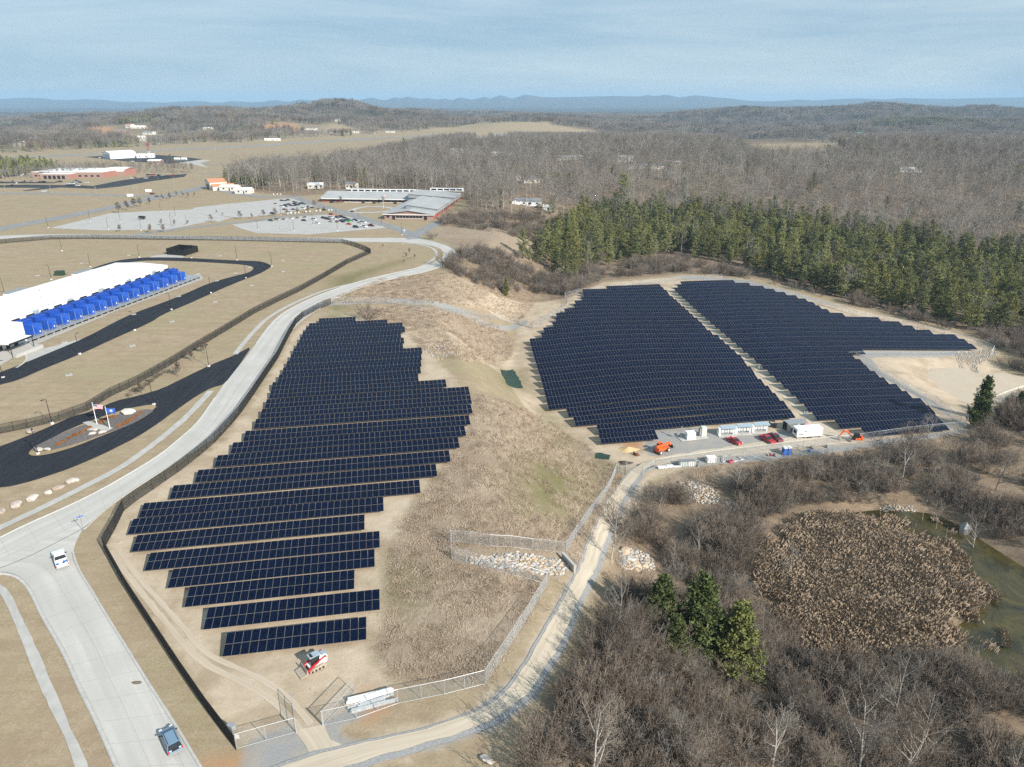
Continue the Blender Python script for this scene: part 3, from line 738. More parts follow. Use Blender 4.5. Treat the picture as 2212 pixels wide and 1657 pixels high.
# water
def water_mat(name, c1, c2, rough, scale):
    m = bpy.data.materials.new(name); m.use_nodes = True
    t = m.node_tree; b = t.nodes['Principled BSDF']
    tcn = N(t, 'ShaderNodeTexCoord')
    n1 = N(t, 'ShaderNodeTexNoise'); n1.inputs['Scale'].default_value = scale; n1.inputs['Detail'].default_value = 7; n1.inputs['Roughness'].default_value = 0.7; n1.inputs['Distortion'].default_value = 0.8
    lk(t, tcn.outputs['Object'], n1.inputs['Vector'])
    cr = N(t, 'ShaderNodeValToRGB'); lk(t, n1.outputs['Fac'], cr.inputs['Fac'])
    cr.color_ramp.elements[0].position = 0.36; cr.color_ramp.elements[0].color = (*c1, 1)
    cr.color_ramp.elements[1].position = 0.66; cr.color_ramp.elements[1].color = (*c2, 1)
    lk(t, cr.outputs['Color'], b.inputs['Base Color'])
    b.inputs['Roughness'].default_value = rough; b.inputs['Specular IOR Level'].default_value = 0.35
    n2 = N(t, 'ShaderNodeTexNoise'); n2.inputs['Scale'].default_value = 2.0; lk(t, tcn.outputs['Object'], n2.inputs['Vector'])
    bn = N(t, 'ShaderNodeBump'); bn.inputs['Strength'].default_value = 0.06; lk(t, n2.outputs['Fac'], bn.inputs['Height']); lk(t, bn.outputs['Normal'], b.inputs['Normal'])
    return m
def wsheet(name, poly, z, mt):
    c = np.mean(poly, 0); P = [(c[0] + (p[0] - c[0]) * 1.12, c[1] + (p[1] - c[1]) * 1.12) for p in poly]
    vs = [Vector((*p, 0)) for p in P]
    me = bpy.data.meshes.new(name)
    me.from_pydata([(p[0], p[1], z) for p in P], [], [t if (vs[t[1]] - vs[t[0]]).cross(vs[t[2]] - vs[t[0]]).z > 0 else t[::-1] for t in tessellate_polygon([vs])])
    me.materials.append(mt); me.update()
    tag(nobj(name, me), kind='structure')
wsheet('brown_pond', POND, WZ_POND, water_mat('silty_water', (0.47, 0.385, 0.28), (0.53, 0.44, 0.325), 0.4, 0.05))
mx0, my0 = np.array(MARSHW).min(0) - 6; mx1, my1 = np.array(MARSHW).max(0) + 6
wsheet('marsh_pond', [(mx0, my0), (mx1, my0), (mx1, my1), (mx0, my1)], WZ_MARSH, water_mat('algae_water', (0.022, 0.022, 0.010), (0.090, 0.072, 0.022), 0.2, 0.14))
# ================================================================== solar arrays
M['glass_pv'] = mat('solar_glass', (0.0010, 0.0043, 0.0195), 0.13, var=0.16, scale=0.12, rnd=0.35, spec=0.15)
M['alu'] = mat('aluminium_frame', (0.21, 0.195, 0.175), 0.5, metal=0.1, var=0.08)
M['galv'] = mat('galvanised_steel', (0.30, 0.31, 0.32), 0.5, metal=0.5, var=0.12, scale=5)
MW, MH = 1.12, 2.0          # pitch of one module across and up the slope
def module_mesh():
    mb = MB(); g, rim, th = 0.020, 0.014, 0.035
    x0, x1, y0, y1 = g, MW - g, g, MH - g
    mb.add([(x0, y0, 0), (x1, y0, 0), (x1, y1, 0), (x0, y1, 0), (x0, y0, -th), (x1, y0, -th), (x1, y1, -th), (x0, y1, -th)],
           [(7, 6, 5, 4), (0, 4, 5, 1), (1, 5, 6, 2), (2, 6, 7, 3), (3, 7, 4, 0)], 1)
    a, b, c, d = x0 + rim, x1 - rim, y0 + rim, y1 - rim
    mb.add([(x0, y0, 0), (x1, y0, 0), (x1, y1, 0), (x0, y1, 0), (a, c, 0), (b, c, 0), (b, d, 0), (a, d, 0)],
           [(0, 1, 5, 4), (1, 2, 6, 5), (2, 3, 7, 6), (3, 0, 4, 7)], 1)
    mb.add([(a, c, -0.002), (b, c, -0.002), (b, d, -0.002), (a, d, -0.002)], [(0, 1, 2, 3)], 0)
    return mb
MOD = module_mesh().mesh('solar_module', [M['glass_pv'], M['alu']])
MV = np.array([v[:] for v in module_mesh().v]); MF = module_mesh()
def solar_row(sx, per, ncol, tilt, label, group, mods, az=rd(10), low=0.7, cat='solar row'):
    """sx along / per across: position of the lower left corner in the rotated field frame"""
    x0 = sx * CA - per * SA; y0 = sx * SA + per * CA
    L = ncol * MW
    ctl = np.cos(tilt); stl = np.sin(tilt)
    def gz(s, p):
        X = (sx + s) * CA - (per + p) * SA; Y = (sx + s) * SA + (per + p) * CA
        return ht(X, Y)
    cs = (np.arange(ncol) + 0.5) * MW
    zc = gz(cs, 1.9)
    z0 = float(np.mean(zc))
    root = thing('solar_panel_row', label, cat, (x0, y0, z0), az, group)
    sl = np.gradient(zc) / MW if ncol > 1 else zc * 0
    # order modules by nearness to the camera: lower course first
    wx = (sx + cs) * CA - per * SA; wy = (sx + cs) * SA + per * CA
    order = np.argsort(np.hypot(wx, wy))
    keep = set(); 
    for i in order:
        for k in (0, 1):
            if len(keep) < mods: keep.add((int(i), k))
    rest = MB()
    for i in range(ncol):
        for k in (0, 1):
            px = i * MW; z = zc[i] - z0 + low + k * MH * stl; py = k * MH * ctl
            if (i, k) in keep:
                o = bpy.data.objects.new('solar_module', MOD); COL.objects.link(o); o.parent = root
                o.location = (px, py, z - sl[i] * MW / 2); o.rotation_euler = (tilt, -math.atan(sl[i]), 0)
            else:
                dz = (MV[:, 0] - MW / 2) * sl[i]
                V = np.stack([px + MV[:, 0], py + MV[:, 1] * ctl - MV[:, 2] * stl, z + MV[:, 1] * stl + MV[:, 2] * ctl + dz], -1)
                b = len(rest.v); rest.v += [tuple(v) for v in V]
                rest.f += [tuple(q + b for q in f) for f in MF.f]; rest.m += MF.m
    if rest.v:
        o = rest.build('module_surface', [M['glass_pv'], M['alu']], root)
        if keep: tag(o, kind='stuff')
    rk = MB()
    for fy in (0.22, 0.78):
        for k in (0, 1):
            yy_ = (k + fy) * MH * ctl; zz_ = (k + fy) * MH * stl + low - 0.09
            for a in range(0, ncol, 4):
                b = min(a + 4, ncol)
                rk.tube((a * MW, yy_, zc[a] - z0 + zz_), (b * MW, yy_, zc[b - 1] - z0 + zz_), 0.035, n=4, caps=False)
    for a in range(1, ncol, 4):
        z = zc[a] - z0
        rk.tube((a * MW, 0.15, z + low - 0.12), (a * MW, 2 * MH * ctl - 0.15, z + low + 2 * MH * stl - 0.16), 0.05, n=4)
        for fy in (0.5, 1.5):
            rk.tube((a * MW, fy * MH * ctl, z - 0.3), (a * MW, fy * MH * ctl, z + low + fy * MH * stl - 0.12), 0.055, n=4)
    rk.build('rack', M['galv'], root)
    return root
def along(x, y): return x * CA + y * SA
def across(x, y): return -x * SA + y * CA
def sa(u, v, z): return along(*G(u, v, z))
# west field, front to back: (left pixel, right pixel) of each row's lower (first 13) or upper edge
PB = [81.0,87.0,92.55,97.7,102.95,108.8,114.4,119.75,125.7,131.45,137.45,143.2,148.85]
LB = [(480.7,1417.2),(439.4,1358.5),(398,1310.7),(361.8,1269.5),(312.2,1232),(283.4,1191),(275.4,1153.4),(299.4,1117.6),(365.5,1077),(420.1,1041.5),(463.2,1008.2),(497.5,979),(525.5,952.6)]
RB = [(783,1383),(822,1318),(772,1270),(808.5,1214.5),(827.5,1171),(784,1136),(834,1094),(905.3,1056),(943,1023),(971,998),(992,972),(1005.6,950),(1015,926)]
PT = [155.2,161.0,166.9,173.1,178.9,184.5,190.0,195.4,200.9,206.6,211.6,217.7,223.4,228.2,232.8,238.1]
LT = [(553,905),(566,884),(576,863),(585,843),(589,826),(603,809),(612,794),(620,780),(628,767),(634,753),(641,742),(648,729),(654,717),(661,707),(668,698),(689,688)]
RT = [(1019,886),(1019,869),(1016,851),(962,835),(907,822),(913,810),(913,796),(914,784),(913,770),(868,754),(870,739),(870,727),(873,717),(873,703),(834,693),(771,685)]
TILT = rd(10.5)
ORD = ['Front-most', 'Second', 'Third', 'Fourth', 'Fifth', 'Sixth', 'Seventh', 'Eighth', 'Ninth', 'Tenth', 'Eleventh', 'Twelfth', '13th', '14th', '15th', '16th', '17th', '18th', '19th', '20th', '21st', '22nd', '23rd', '24th', '25th', '26th', '27th', '28th', '29th', '30th', '31st', '32nd', '33rd', '34th', '35th', '36th', '37th', '38th', '39th', '40th']
rows = [(p, sa(*l, 0.7), sa(*r, 0.7)) for p, l, r in zip(PB, LB, RB)] + [(p, sa(*l, 1.4), sa(*r, 1.4)) for p, l, r in zip(PT, LT, RT)]
for k, (p, a, b) in enumerate(rows):
    n = int(round((b - a) / MW))
    last = k == len(rows) - 1
    lab = ('Front' if k == 0 else 'Rearmost' if last else ORD[k]) + ' panel row of the left solar field' + (', nearest the red loader' if k == 0 else ', short, by the brown mound' if last else ', counted from the red loader')
    solar_row(a, p, n, TILT, lab, 'panel rows of the left solar field', 100)
# east field: two blocks either side of a dirt alley
BLK1 = [(1296,953),(1416,950),(1414,935),(1700,912),(1718,905),(1689,868),(1640,821),(1587,762),(1527,713),(1477,668),(1428,622),(1424,617),(1312,621),(1309,630),(1259,632),(1262,648),(1243,654),(1240,668),(1219,672),(1222,682),(1198,686),(1203,703),(1173,710),(1177,726),(1144,736),(1152,770),(1168,820),(1186,890),(1228,896),(1232,914),(1268,917),(1274,931),(1291,931)]
BLK2 = [(1871,944),(2040,925),(1997,872),(1962,857),(1900,815),(1845,776),(1832,763),(2108,755),(2077,733),(2028,724),(1979,715),(1963,706),(1918,697),(1873,688),(1847,687),(1800,681),(1742,651),(1693,636),(1645,623),(1610,616),(1574,610),(1470,613),(1474,620),(1452,624),(1517,684),(1571,730),(1649,797),(1732,876),(1765,909),(1800,909),(1813,927),(1856,927)]
def gt_poly(P, up):
    return [(along(x, y), across(x, y)) for x, y, z in (GT(u, v, up) for u, v in P)]
def spans(poly, p):
    xs = []
    n = len(poly)
    for i in range(n):
        (s1, q1), (s2, q2) = poly[i], poly[(i + 1) % n]
        if (q1 > p) != (q2 > p): xs.append(s1 + (s2 - s1) * (p - q1) / (q2 - q1))
    xs.sort()
    return [(xs[i], xs[i + 1]) for i in range(0, len(xs) - 1, 2)]
TILT2 = rd(19)
for blk, nm in ((gt_poly(BLK1, 1.0), 'left'), (gt_poly(BLK2, 1.0), 'right')):
    ps = [q for s, q in blk]
    lo = min(ps); k = 0
    p = lo + 0.15
    while p + 3 < max(ps):
        for a, b in spans(blk, p + 1.9):
            n = int(round((b - a) / MW))
            if n < 5: continue
            lab = '%s panel row in the %s block of the far field' % ('Front' if k == 0 else ORD[k], nm)
            solar_row(a, p, n, TILT2, lab + (', from the gravel yard' if k else ''), 'panel rows of the %s block of the far solar field' % nm, 100 if k < 8 else 0, low=1.0)
            k += 1
        p += 6.22

# ================================================================== fences
M['fence_black'] = mat('black_fence_coating', (0.012, 0.012, 0.013), 0.5, var=0.1)
M['fence_galv'] = mat('galvanised_mesh', (0.50, 0.52, 0.53), 0.45, metal=0.45, var=0.06)
def post_mesh(h, r, mt):
    mb = MB(); mb.tube((0, 0, -0.2), (0, 0, h), r, n=6); mb.tube((0, 0, h), (0, 0, h + 0.05), r * 1.2, r * 0.4, n=6)
    return mb.mesh('post', mt)
def fence(pts, label, style='galv', h=2.3, sp=3.2, wire=0.012, pitch=0.16, name='chain_link_fence', topwire=True, group=None):
    mt = M['fence_black'] if style == 'black' else M['fence_galv']
    P = np.array(pts, float); n = max(2, int(round(arclen(P)[1][-1] / sp)) + 1)
    Q = resample(P, n)
    # keep corners: resample each leg on its own
    Q = []
    for a, b in zip(P[:-1], P[1:]):
        m = max(1, int(round(np.hypot(*(b - a)) / sp)))
        for i in range(m): Q.append(a + (b - a) * i / m)
    Q.append(P[-1]); Q = np.array(Q)
    z = ht(Q[:, 0], Q[:, 1])
    o0 = Vector((Q[0][0], Q[0][1], z[0]))
    root = thing(name, label, 'fence', o0, 0, group)
    R_ = np.concatenate([Q, z[:, None]], 1) - np.array(o0)
    pm = post_mesh(h, 0.045, mt)
    for i, q in enumerate(R_[:100]):
        o = bpy.data.objects.new('post', pm); COL.objects.link(o); o.parent = root; o.location = q
    if len(R_) > 100:
        mb = MB()
        for q in R_[100:]: mb.tube(q, q + np.array((0, 0, h)), 0.045, n=5)
        tag(mb.build('posts', mt, root), kind='stuff')
    rl = MB()
    for a, b in zip(R_[:-1], R_[1:]):
        for hh in ((h, 0.03), (0.08, 0.02)) + (((h * 0.55, 0.02),) if style == 'black' else ()):
            rl.tube(a + np.array((0, 0, hh[0])), b + np.array((0, 0, hh[0])), hh[1], n=4, caps=False)
        if topwire and style == 'galv':
            pass
    rl.build('rail', mt, root)
    # woven wires: two crossing families of slanted wires per bay
    V = []; 
    for a, b in zip(R_[:-1], R_[1:]):
        d = b - a; L = np.hypot(d[0], d[1])
        if L < 0.05: continue
        for sg in (1, -1):
            k = np.arange(-int(h / pitch) - 1, int(L / pitch) + int(h / pitch) + 2)
            x0 = k * pitch
            xa = x0; xb = x0 + sg * h
            # clip to [0, L]
            ta = np.zeros(len(k)); tb = np.ones(len(k))
            dx = xb - xa
            t1 = (0 - xa) / dx; t2 = (L - xa) / dx
            lo_ = np.maximum(0, np.minimum(t1, t2)); hi_ = np.minimum(1, np.maximum(t1, t2))
            ok = hi_ - lo_ > 0.02
            for t_s, t_e, xx, ddx in zip(lo_[ok], hi_[ok], xa[ok], dx[ok]):
                V.append((a + d * ((xx + ddx * t_s) / L) + np.array((0, 0, h * t_s)), a + d * ((xx + ddx * t_e) / L) + np.array((0, 0, h * t_e))))
    A = np.array([v[0] for v in V]); B = np.array([v[1] for v in V])
    D = B - A; D /= np.linalg.norm(D, axis=1)[:, None]
    S1 = np.cross(D, np.array([0.3, 0.2, 0.93])); S1 /= np.linalg.norm(S1, axis=1)[:, None]
    S2 = np.cross(D, S1)
    ring = [S1 * wire / 2, (-S1 * 0.5 + S2 * 0.866) * wire / 2, (-S1 * 0.5 - S2 * 0.866) * wire / 2]
    VV = np.stack([A + r for r in ring] + [B + r for r in ring], 1).reshape(-1, 3)
    base = np.arange(len(A))[:, None] * 6
    F = np.concatenate([base + np.array([[i, (i + 1) % 3, 3 + (i + 1) % 3, 3 + i]]) for i in range(3)])
    nobj('wire_mesh', npmesh('wire_mesh', VV, F, mt), root)
    return root
def FG(pts): return [GT(u, v)[:2] for u, v in pts]
# left array perimeter, black, seen from the road
fence(FG([(715,657),(688,668),(655,686),(640,700),(625,725),(600,775),(575,812),(550,850),(520,893),(500,917),(465,955),(430,985),(385,1020),(330,1058),(292,1084),(268,1103)]), 'black mesh fence curving between the road and the left solar field', 'black', name='mesh_fence', wire=0.034, pitch=0.15)
fence(FG([(268,1103),(250,1140),(225,1185)]), 'short leg of black fence at the road junction corner', 'black', name='mesh_fence', wire=0.034, pitch=0.15)
fence(FG([(225,1185),(275,1275),(330,1360),(390,1452),(450,1540),(510,1620)]), 'straight black fence beside the lower road, running down to the steel gate', 'black', name='mesh_fence', wire=0.034, pitch=0.15)
# data centre perimeter
fence(FG([(-60,952),(0,937),(60,925),(130,909),(190,887),(240,856),(300,828),(370,788),(430,750),(490,714),(550,677),(600,652),(650,628),(700,600),(750,570),(790,552),(801,547)]), 'long black fence climbing diagonally below the data centre lawn', 'black', name='mesh_fence', wire=0.036, pitch=0.16)
fence(FG([(801,547),(790,541),(765,532),(738,525)]), 'black fence end leg at the far corner of the data centre lawn', 'black', name='mesh_fence', wire=0.036, pitch=0.16)
fence(FG([(738,525),(640,523),(500,520),(350,518),(200,516),(110,517),(50,522),(-40,530)]), 'black fence along the far side of the data centre lawn', 'black', name='mesh_fence', wire=0.045, pitch=0.18, sp=4)
# galvanised fences
fence(FG([(722,657),(780,655),(830,655),(900,664),(960,674),(1020,682),(1080,690),(1120,700),(1150,709)]), 'galvanised fence across the brown mound between both solar fields', sp=4)
fence(FG([(1150,709),(1185,690),(1225,668),(1226,657),(1220,641),(1250,634),(1300,628),(1380,617),(1470,606),(1560,601)]), 'galvanised fence around the far left corner of the far solar field', sp=4)
fence(FG([(1560,604),(1660,625),(1760,655),(1850,682),(1950,700),(2040,722),(2110,742),(2146,757),(2140,768)]), 'galvanised fence between the far solar field and the pine belt', sp=4)
fence(FG([(1848,772),(1900,805),(1960,840),(2020,870),(2085,925),(1960,938),(1860,952),(1760,963),(1680,973),(1580,985),(1480,999),(1415,1008)]), 'galvanised fence around the brown pond side and front of the yard', sp=4)
fence(FG([(1832,769),(1900,768),(2000,768),(2110,767)]), 'low galvanised fence under the long panel wing above the pond', sp=4, h=1.6)
fence(FG([(1388,1027),(1415,1008)]), 'open galvanised gate leaf on the yard side of the track', sp=3, name='gate_leaf')
fence(FG([(1352,1025),(1330,1020),(1222,1195)]), 'galvanised fence along the access track down to the rock drain', sp=3.2)
fence(FG([(1222,1195),(1150,1188),(1060,1180),(975,1170)]), 'galvanised fence on the far side of the rock drain', sp=3.2)
fence(FG([(974,1170),(975,1207)]), 'short galvanised fence closing the end of the rock drain', sp=3.2)
fence(FG([(975,1207),(1040,1225),(1110,1243),(1180,1262)]), 'galvanised fence on the near side of the rock drain', sp=3.2)
fence(FG([(1182,1265),(1140,1335),(1095,1405),(1047,1478)]), 'galvanised fence along the track between drain and lower corner', sp=3.2)
fence(FG([(1047,1478),(960,1500),(860,1520),(770,1552),(697,1568)]), 'galvanised fence running past the stacked steel beams to the gate', sp=3.2)
fence(FG([(640,1582),(575,1600),(512,1618)]), 'galvanised fence left of the lower gate, meeting the black fence', sp=3.2)
def gate(a, b, label, h=2.2):
    (x0, y0), (x1, y1) = a, b
    L = math.hypot(x1 - x0, y1 - y0)
    root = thing('swing_gate', label, 'gate', (x0, y0, hz(x0, y0)), math.atan2(y1 - y0, x1 - x0))
    f = MB()
    for p, q in (((0, 0, .1), (L, 0, .1)), ((0, 0, h), (L, 0, h)), ((0, 0, .1), (0, 0, h)), ((L, 0, .1), (L, 0, h)), ((0, 0, h * .55), (L, 0, h * .55))):
        f.tube(p, q, 0.035, n=6)
    f.build('gate_frame', M['fence_galv'], root)
    w = MB()
    for i in range(int(L / 0.18)):
        for sg in (0, 1):
            xa = i * 0.18; xb = min(L, xa + h * .5) if not sg else max(0, xa - h * .5)
            w.tube((xa, 0, .1), (xb, 0, .1 + abs(xb - xa) / (h * .5) * (h - .1)), 0.006, n=3, caps=False)
    w.build('wire_mesh', M['fence_galv'], root)
    mb = MB(); mb.tube((-.12, 0, -.2), (-.12, 0, h + .15), 0.07, n=8); mb.build('post', M['fence_galv'], root)
    return root
a = GT(700, 1566)[:2]; gate(a, (a[0] + 2.6, a[1] + 5.2), 'open gate leaf right of the lower entrance, swung inward')
a = GT(640, 1582)[:2]; gate(a, (a[0] - 1.7, a[1] + 4.2), 'open gate leaf left of the lower entrance, swung inward')
a = GT(1352, 1025)[:2]; gate(a, (a[0] + 0.8, a[1] + 4.0), 'open gate leaf standing at the left of the yard gate')
# ================================================================== vegetation
def veg_mat(name, a, b, rnd=1.0, scale=0.8, rough=0.9, third=None):
    return mat(name, b, rough, col2=a, scale=scale, rnd=rnd, spec=0.1)
M['bark_pale'] = veg_mat('pale_bark', (0.20, 0.178, 0.155), (0.45, 0.42, 0.38))
M['bark_dark'] = veg_mat('pine_bark', (0.075, 0.058, 0.046), (0.15, 0.12, 0.10))
M['twig_grey'] = veg_mat('grey_twigs', (0.125, 0.112, 0.096), (0.285, 0.26, 0.232))
M['twig_brown'] = veg_mat('brown_twigs', (0.108, 0.084, 0.065), (0.275, 0.226, 0.182))
M['needles'] = veg_mat('pine_needles', (0.075, 0.090, 0.034), (0.265, 0.275, 0.115), rnd=0.9, scale=0.5)
M['needles_near'] = veg_mat('near_pine_needles', (0.046, 0.064, 0.022), (0.16, 0.178, 0.066), rnd=0.5, scale=0.9)  # own green of the individually placed pines, varied by noise
M['dark_leaf'] = veg_mat('dull_red_green_foliage', (0.045, 0.050, 0.022), (0.11, 0.085, 0.04), rnd=1.0)
M['reed'] = veg_mat('dead_reed', (0.21, 0.155, 0.105), (0.44, 0.355, 0.265), rnd=0.35, scale=0.15)
M['tuft'] = veg_mat('matted_grass', (0.29, 0.225, 0.16), (0.55, 0.45, 0.35), rnd=0.25, scale=0.06)
M['rust_leaf'] = veg_mat('russet_foliage', (0.20, 0.075, 0.02), (0.36, 0.16, 0.05), rnd=0.6, scale=3)

def seg_arrays(segs, sides=3):
    A = np.array([s[0] for s in segs], float); B = np.array([s[1] for s in segs], float)
    r0 = np.array([s[2] for s in segs])[:, None]; r1 = np.array([s[3] for s in segs])[:, None]
    D = B - A; D /= (np.linalg.norm(D, axis=1)[:, None] + 1e-9)
    ref = np.where(np.abs(D[:, 2:3]) > 0.9, [[1.0, 0, 0]], [[0, 0, 1.0]])
    S1 = np.cross(D, ref); S1 /= np.linalg.norm(S1, axis=1)[:, None]; S2 = np.cross(D, S1)
    off = [S1 * math.cos(2 * math.pi * i / sides) + S2 * math.sin(2 * math.pi * i / sides) for i in range(sides)]
    V = np.stack([A + o * r0 for o in off] + [B + o * r1 for o in off], 1).reshape(-1, 3)
    base = np.arange(len(A))[:, None] * 2 * sides
    F = np.concatenate([base + np.array([[i, (i + 1) % sides, sides + (i + 1) % sides, sides + i]]) for i in range(sides)])
    return V, F
def merge(parts):
    """parts: (V, F, material index)"""
    V = []; F = []; m = []; b = 0
    for v, f, k in parts:
        V.append(v); F.append(f + b); m += [k] * len(f); b += len(v)
    return np.concatenate(V), np.concatenate(F), m
def tmesh(name, parts, mats):
    V, F, m = merge(parts)
    me = npmesh(name, V, F, mats)
    me.polygons.foreach_set('material_index', np.array(m, np.int32)); me.update()
    return me
def rv(r): 
    v = Vector((r.gauss(0, 1), r.gauss(0, 1), r.gauss(0, 1))); v.normalize(); return v
def limb(r, p, d, L, r0, n, up=0.15, wob=0.25, rmin=0.01):
    pts = [p.copy()]; rs = [r0]
    for i in range(n):
        d = (d + rv(r) * wob + Vector((0, 0, up))).normalized()
        p = p + d * (L / n); pts.append(p.copy()); rs.append(max(rmin, r0 * (1 - 0.75 * (i + 1) / n)))
    return pts, rs, d
def bare_tree(seed, h=13.0, levels=(9, 6, 5), rmin=0.014, r0=0.17, spread=0.62, fork=True, first=0.3):
    r = random.Random(seed); trunk = []; tw = []
    def add(lst, pts, rs):
        for a, b, x, y in zip(pts[:-1], pts[1:], rs[:-1], rs[1:]): lst.append((tuple(a), tuple(b), x, y))
    stems = 1 if not fork or r.random() < 0.5 else 2
    base = Vector((0, 0, -0.2))
    tp, ts, _ = limb(r, base, Vector((0, 0, 1)), h * (0.4 if stems == 2 else 0.92), r0, 7, 0.2, 0.09, 0.03)
    add(trunk, tp, ts)
    tips = [(tp, ts)]
    if stems == 2:
        tips = []
        for sg in (1, -1):
            a = r.uniform(0, 6.3)
            q, qs, _ = limb(r, tp[-1], Vector((math.cos(a + sg * 1.57) * .4, math.sin(a + sg * 1.57) * .4, 1)), h * 0.55, ts[-1] * 1.8, 6, 0.15, 0.12, 0.03)
            add(trunk, q, qs); tips.append((q, qs))
    def at(pts, rs, f):
        k = min(len(pts) - 2, int(f * (len(pts) - 1))); g = f * (len(pts) - 1) - k
        return pts[k].lerp(pts[k + 1], g), rs[k] * (1 - g) + rs[k + 1] * g, (pts[k + 1] - pts[k]).normalized()
    def sub(pts, rs, L, lev, lo):
        if lev >= len(levels): return
        for i in range(levels[lev]):
            f = lo + (1 - lo) * (i + r.random()) / levels[lev]
            p, rr, d = at(pts, rs, min(f, 0.99))
            az = r.uniform(0, 2 * math.pi)
            side = Vector((math.cos(az), math.sin(az), 0))
            side = (side - d * side.dot(d)); 
            if side.length < .1: continue
            side.normalize()
            nd = (d * (1 - spread) + side * spread * r.uniform(0.8, 1.3)).normalized()
            l2 = L * r.uniform(0.75, 1.15) * (1.15 - 0.55 * f)
            q, qs, _ = limb(r, p, nd, l2, max(rmin, rr * 0.55), 4 if lev == 0 else 2, 0.16, 0.16, rmin)
            add(trunk if lev == 0 else tw, q, qs)
            sub(q, qs, l2 * 0.5, lev + 1, 0.15)
    for q, qs in tips:
        sub(q, qs, h * 0.42, 0, first if stems == 1 else 0.1)
    return trunk, tw
def shrub(seed, h=3.2, stems=16, sub=(6, 4), rmin=0.013, wide=1.0):
    r = random.Random(seed); tw = []
    for s in range(stems):
        az = r.uniform(0, 6.28); tilt = r.uniform(0.1, 1.0) * wide
        d = Vector((math.cos(az) * tilt, math.sin(az) * tilt, 1)).normalized()
        L = h * r.uniform(0.75, 1.15)
        p, rs, _ = limb(r, Vector((math.cos(az) * .25, math.sin(az) * .25, -0.1)), d, L, 0.04, 4, -0.01, 0.16, rmin)
        for a, b, x, y in zip(p[:-1], p[1:], rs[:-1], rs[1:]): tw.append((tuple(a), tuple(b), x, y))
        for i in range(sub[0]):
            k = r.randint(1, 3); q0 = p[k].lerp(p[k + 1], r.random())
            q, qs, _ = limb(r, q0, (d + rv(r) * 0.8 + Vector((0, 0, .3))).normalized(), L * r.uniform(.25, .5), rmin * 1.3, 2, 0.05, 0.25, rmin)
            for a, b, x, y in zip(q[:-1], q[1:], qs[:-1], qs[1:]): tw.append((tuple(a), tuple(b), x, y))
            for j in range(sub[1]):
                u, us, _ = limb(r, q[0].lerp(q[2], r.random()), (d + rv(r) * 1.1 + Vector((0, 0, .25))).normalized(), L * r.uniform(.12, .26), rmin, 1, 0, 0.2, rmin)
                tw.append((tuple(u[0]), tuple(u[1]), us[0], us[1]))
    return tw
def quads(C, size, r_, up=0.35, asp=0.55):
    """randomly turned small leaf quads around centres C"""
    n = len(C)
    a = r_.normal(size=(n, 3)); a[:, 2] = a[:, 2] * 0.7 + up; a /= np.linalg.norm(a, axis=1)[:, None]
    b = r_.normal(size=(n, 3)); b -= a * (a * b).sum(1)[:, None]; b /= np.linalg.norm(b, axis=1)[:, None]
    s = size * r_.uniform(0.6, 1.4, (n, 1))
    V = np.stack([C - b * s * asp * .5, C + a * s * .5 - b * s * asp * .3, C + a * s, C + a * s * .5 + b * s * asp * .5], 1).reshape(-1, 3)
    F = np.arange(n * 4).reshape(n, 4)
    return V, F
def conifer(seed, h=15.0, rad=3.0, whorls=17, per=6, clumps=6, leaf=0.55, nq=5, open_=0.1, low=0.12, rnd_top=False):
    r = random.Random(seed); nr = np.random.default_rng(seed)
    tr = []; C = []
    pts, rs, _ = limb(r, Vector((0, 0, -0.3)), Vector((0, 0, 1)), h, h * 0.013 + 0.03, 8, 0.6, 0.03, 0.03)
    for a, b, x, y in zip(pts[:-1], pts[1:], rs[:-1], rs[1:]): tr.append((tuple(a), tuple(b), x, y))
    for w in range(whorls):
        f = low + (0.985 - low) * ((w + r.uniform(-.25, .25)) / whorls); f = min(max(f, low), .985)
        k = min(7, int(f * 8)); p = pts[k].lerp(pts[k + 1], f * 8 - k)
        shape = (1 - f) ** (0.62 if not rnd_top else 0.42) * (0.75 + 0.25 * math.sin(min(1, (f - low) / 0.25) * math.pi / 2))
        for i in range(per + r.randint(-1, 1)):
            if r.random() < open_: continue
            az = r.uniform(0, 6.283); L = rad * shape * r.uniform(0.6, 1.2) + 0.35
            d = Vector((math.cos(az), math.sin(az), 0.28 + 0.5 * f - 0.25 * (1 - f)))
            q, qs, _ = limb(r, p, d.normalized(), L, 0.045 + 0.02 * (1 - f), 3, 0.10, 0.1, 0.012)
            for a, b, x, y in zip(q[:-1], q[1:], qs[:-1], qs[1:]): tr.append((tuple(a), tuple(b), x, y))
            m = max(2, int(clumps * L / rad + 1))
            for j in range(m):
                t_ = 0.25 + 0.78 * (j + r.random()) / m
                kk = min(2, int(t_ * 3)); c = q[kk].lerp(q[kk + 1], t_ * 3 - kk)
                side = Vector((-math.sin(az), math.cos(az), 0)) * r.gauss(0, 0.16 * L)
                c = c + side + Vector((0, 0, r.gauss(0.05, .12)))
                C += [(c.x, c.y, c.z)] * nq
    C = np.array(C) + nr.normal(size=(len(C), 3)) * leaf * 0.33 * np.array([1, 1, .7])
    return seg_arrays(tr, 4), quads(C, leaf, nr, up=0.5, asp=0.6)

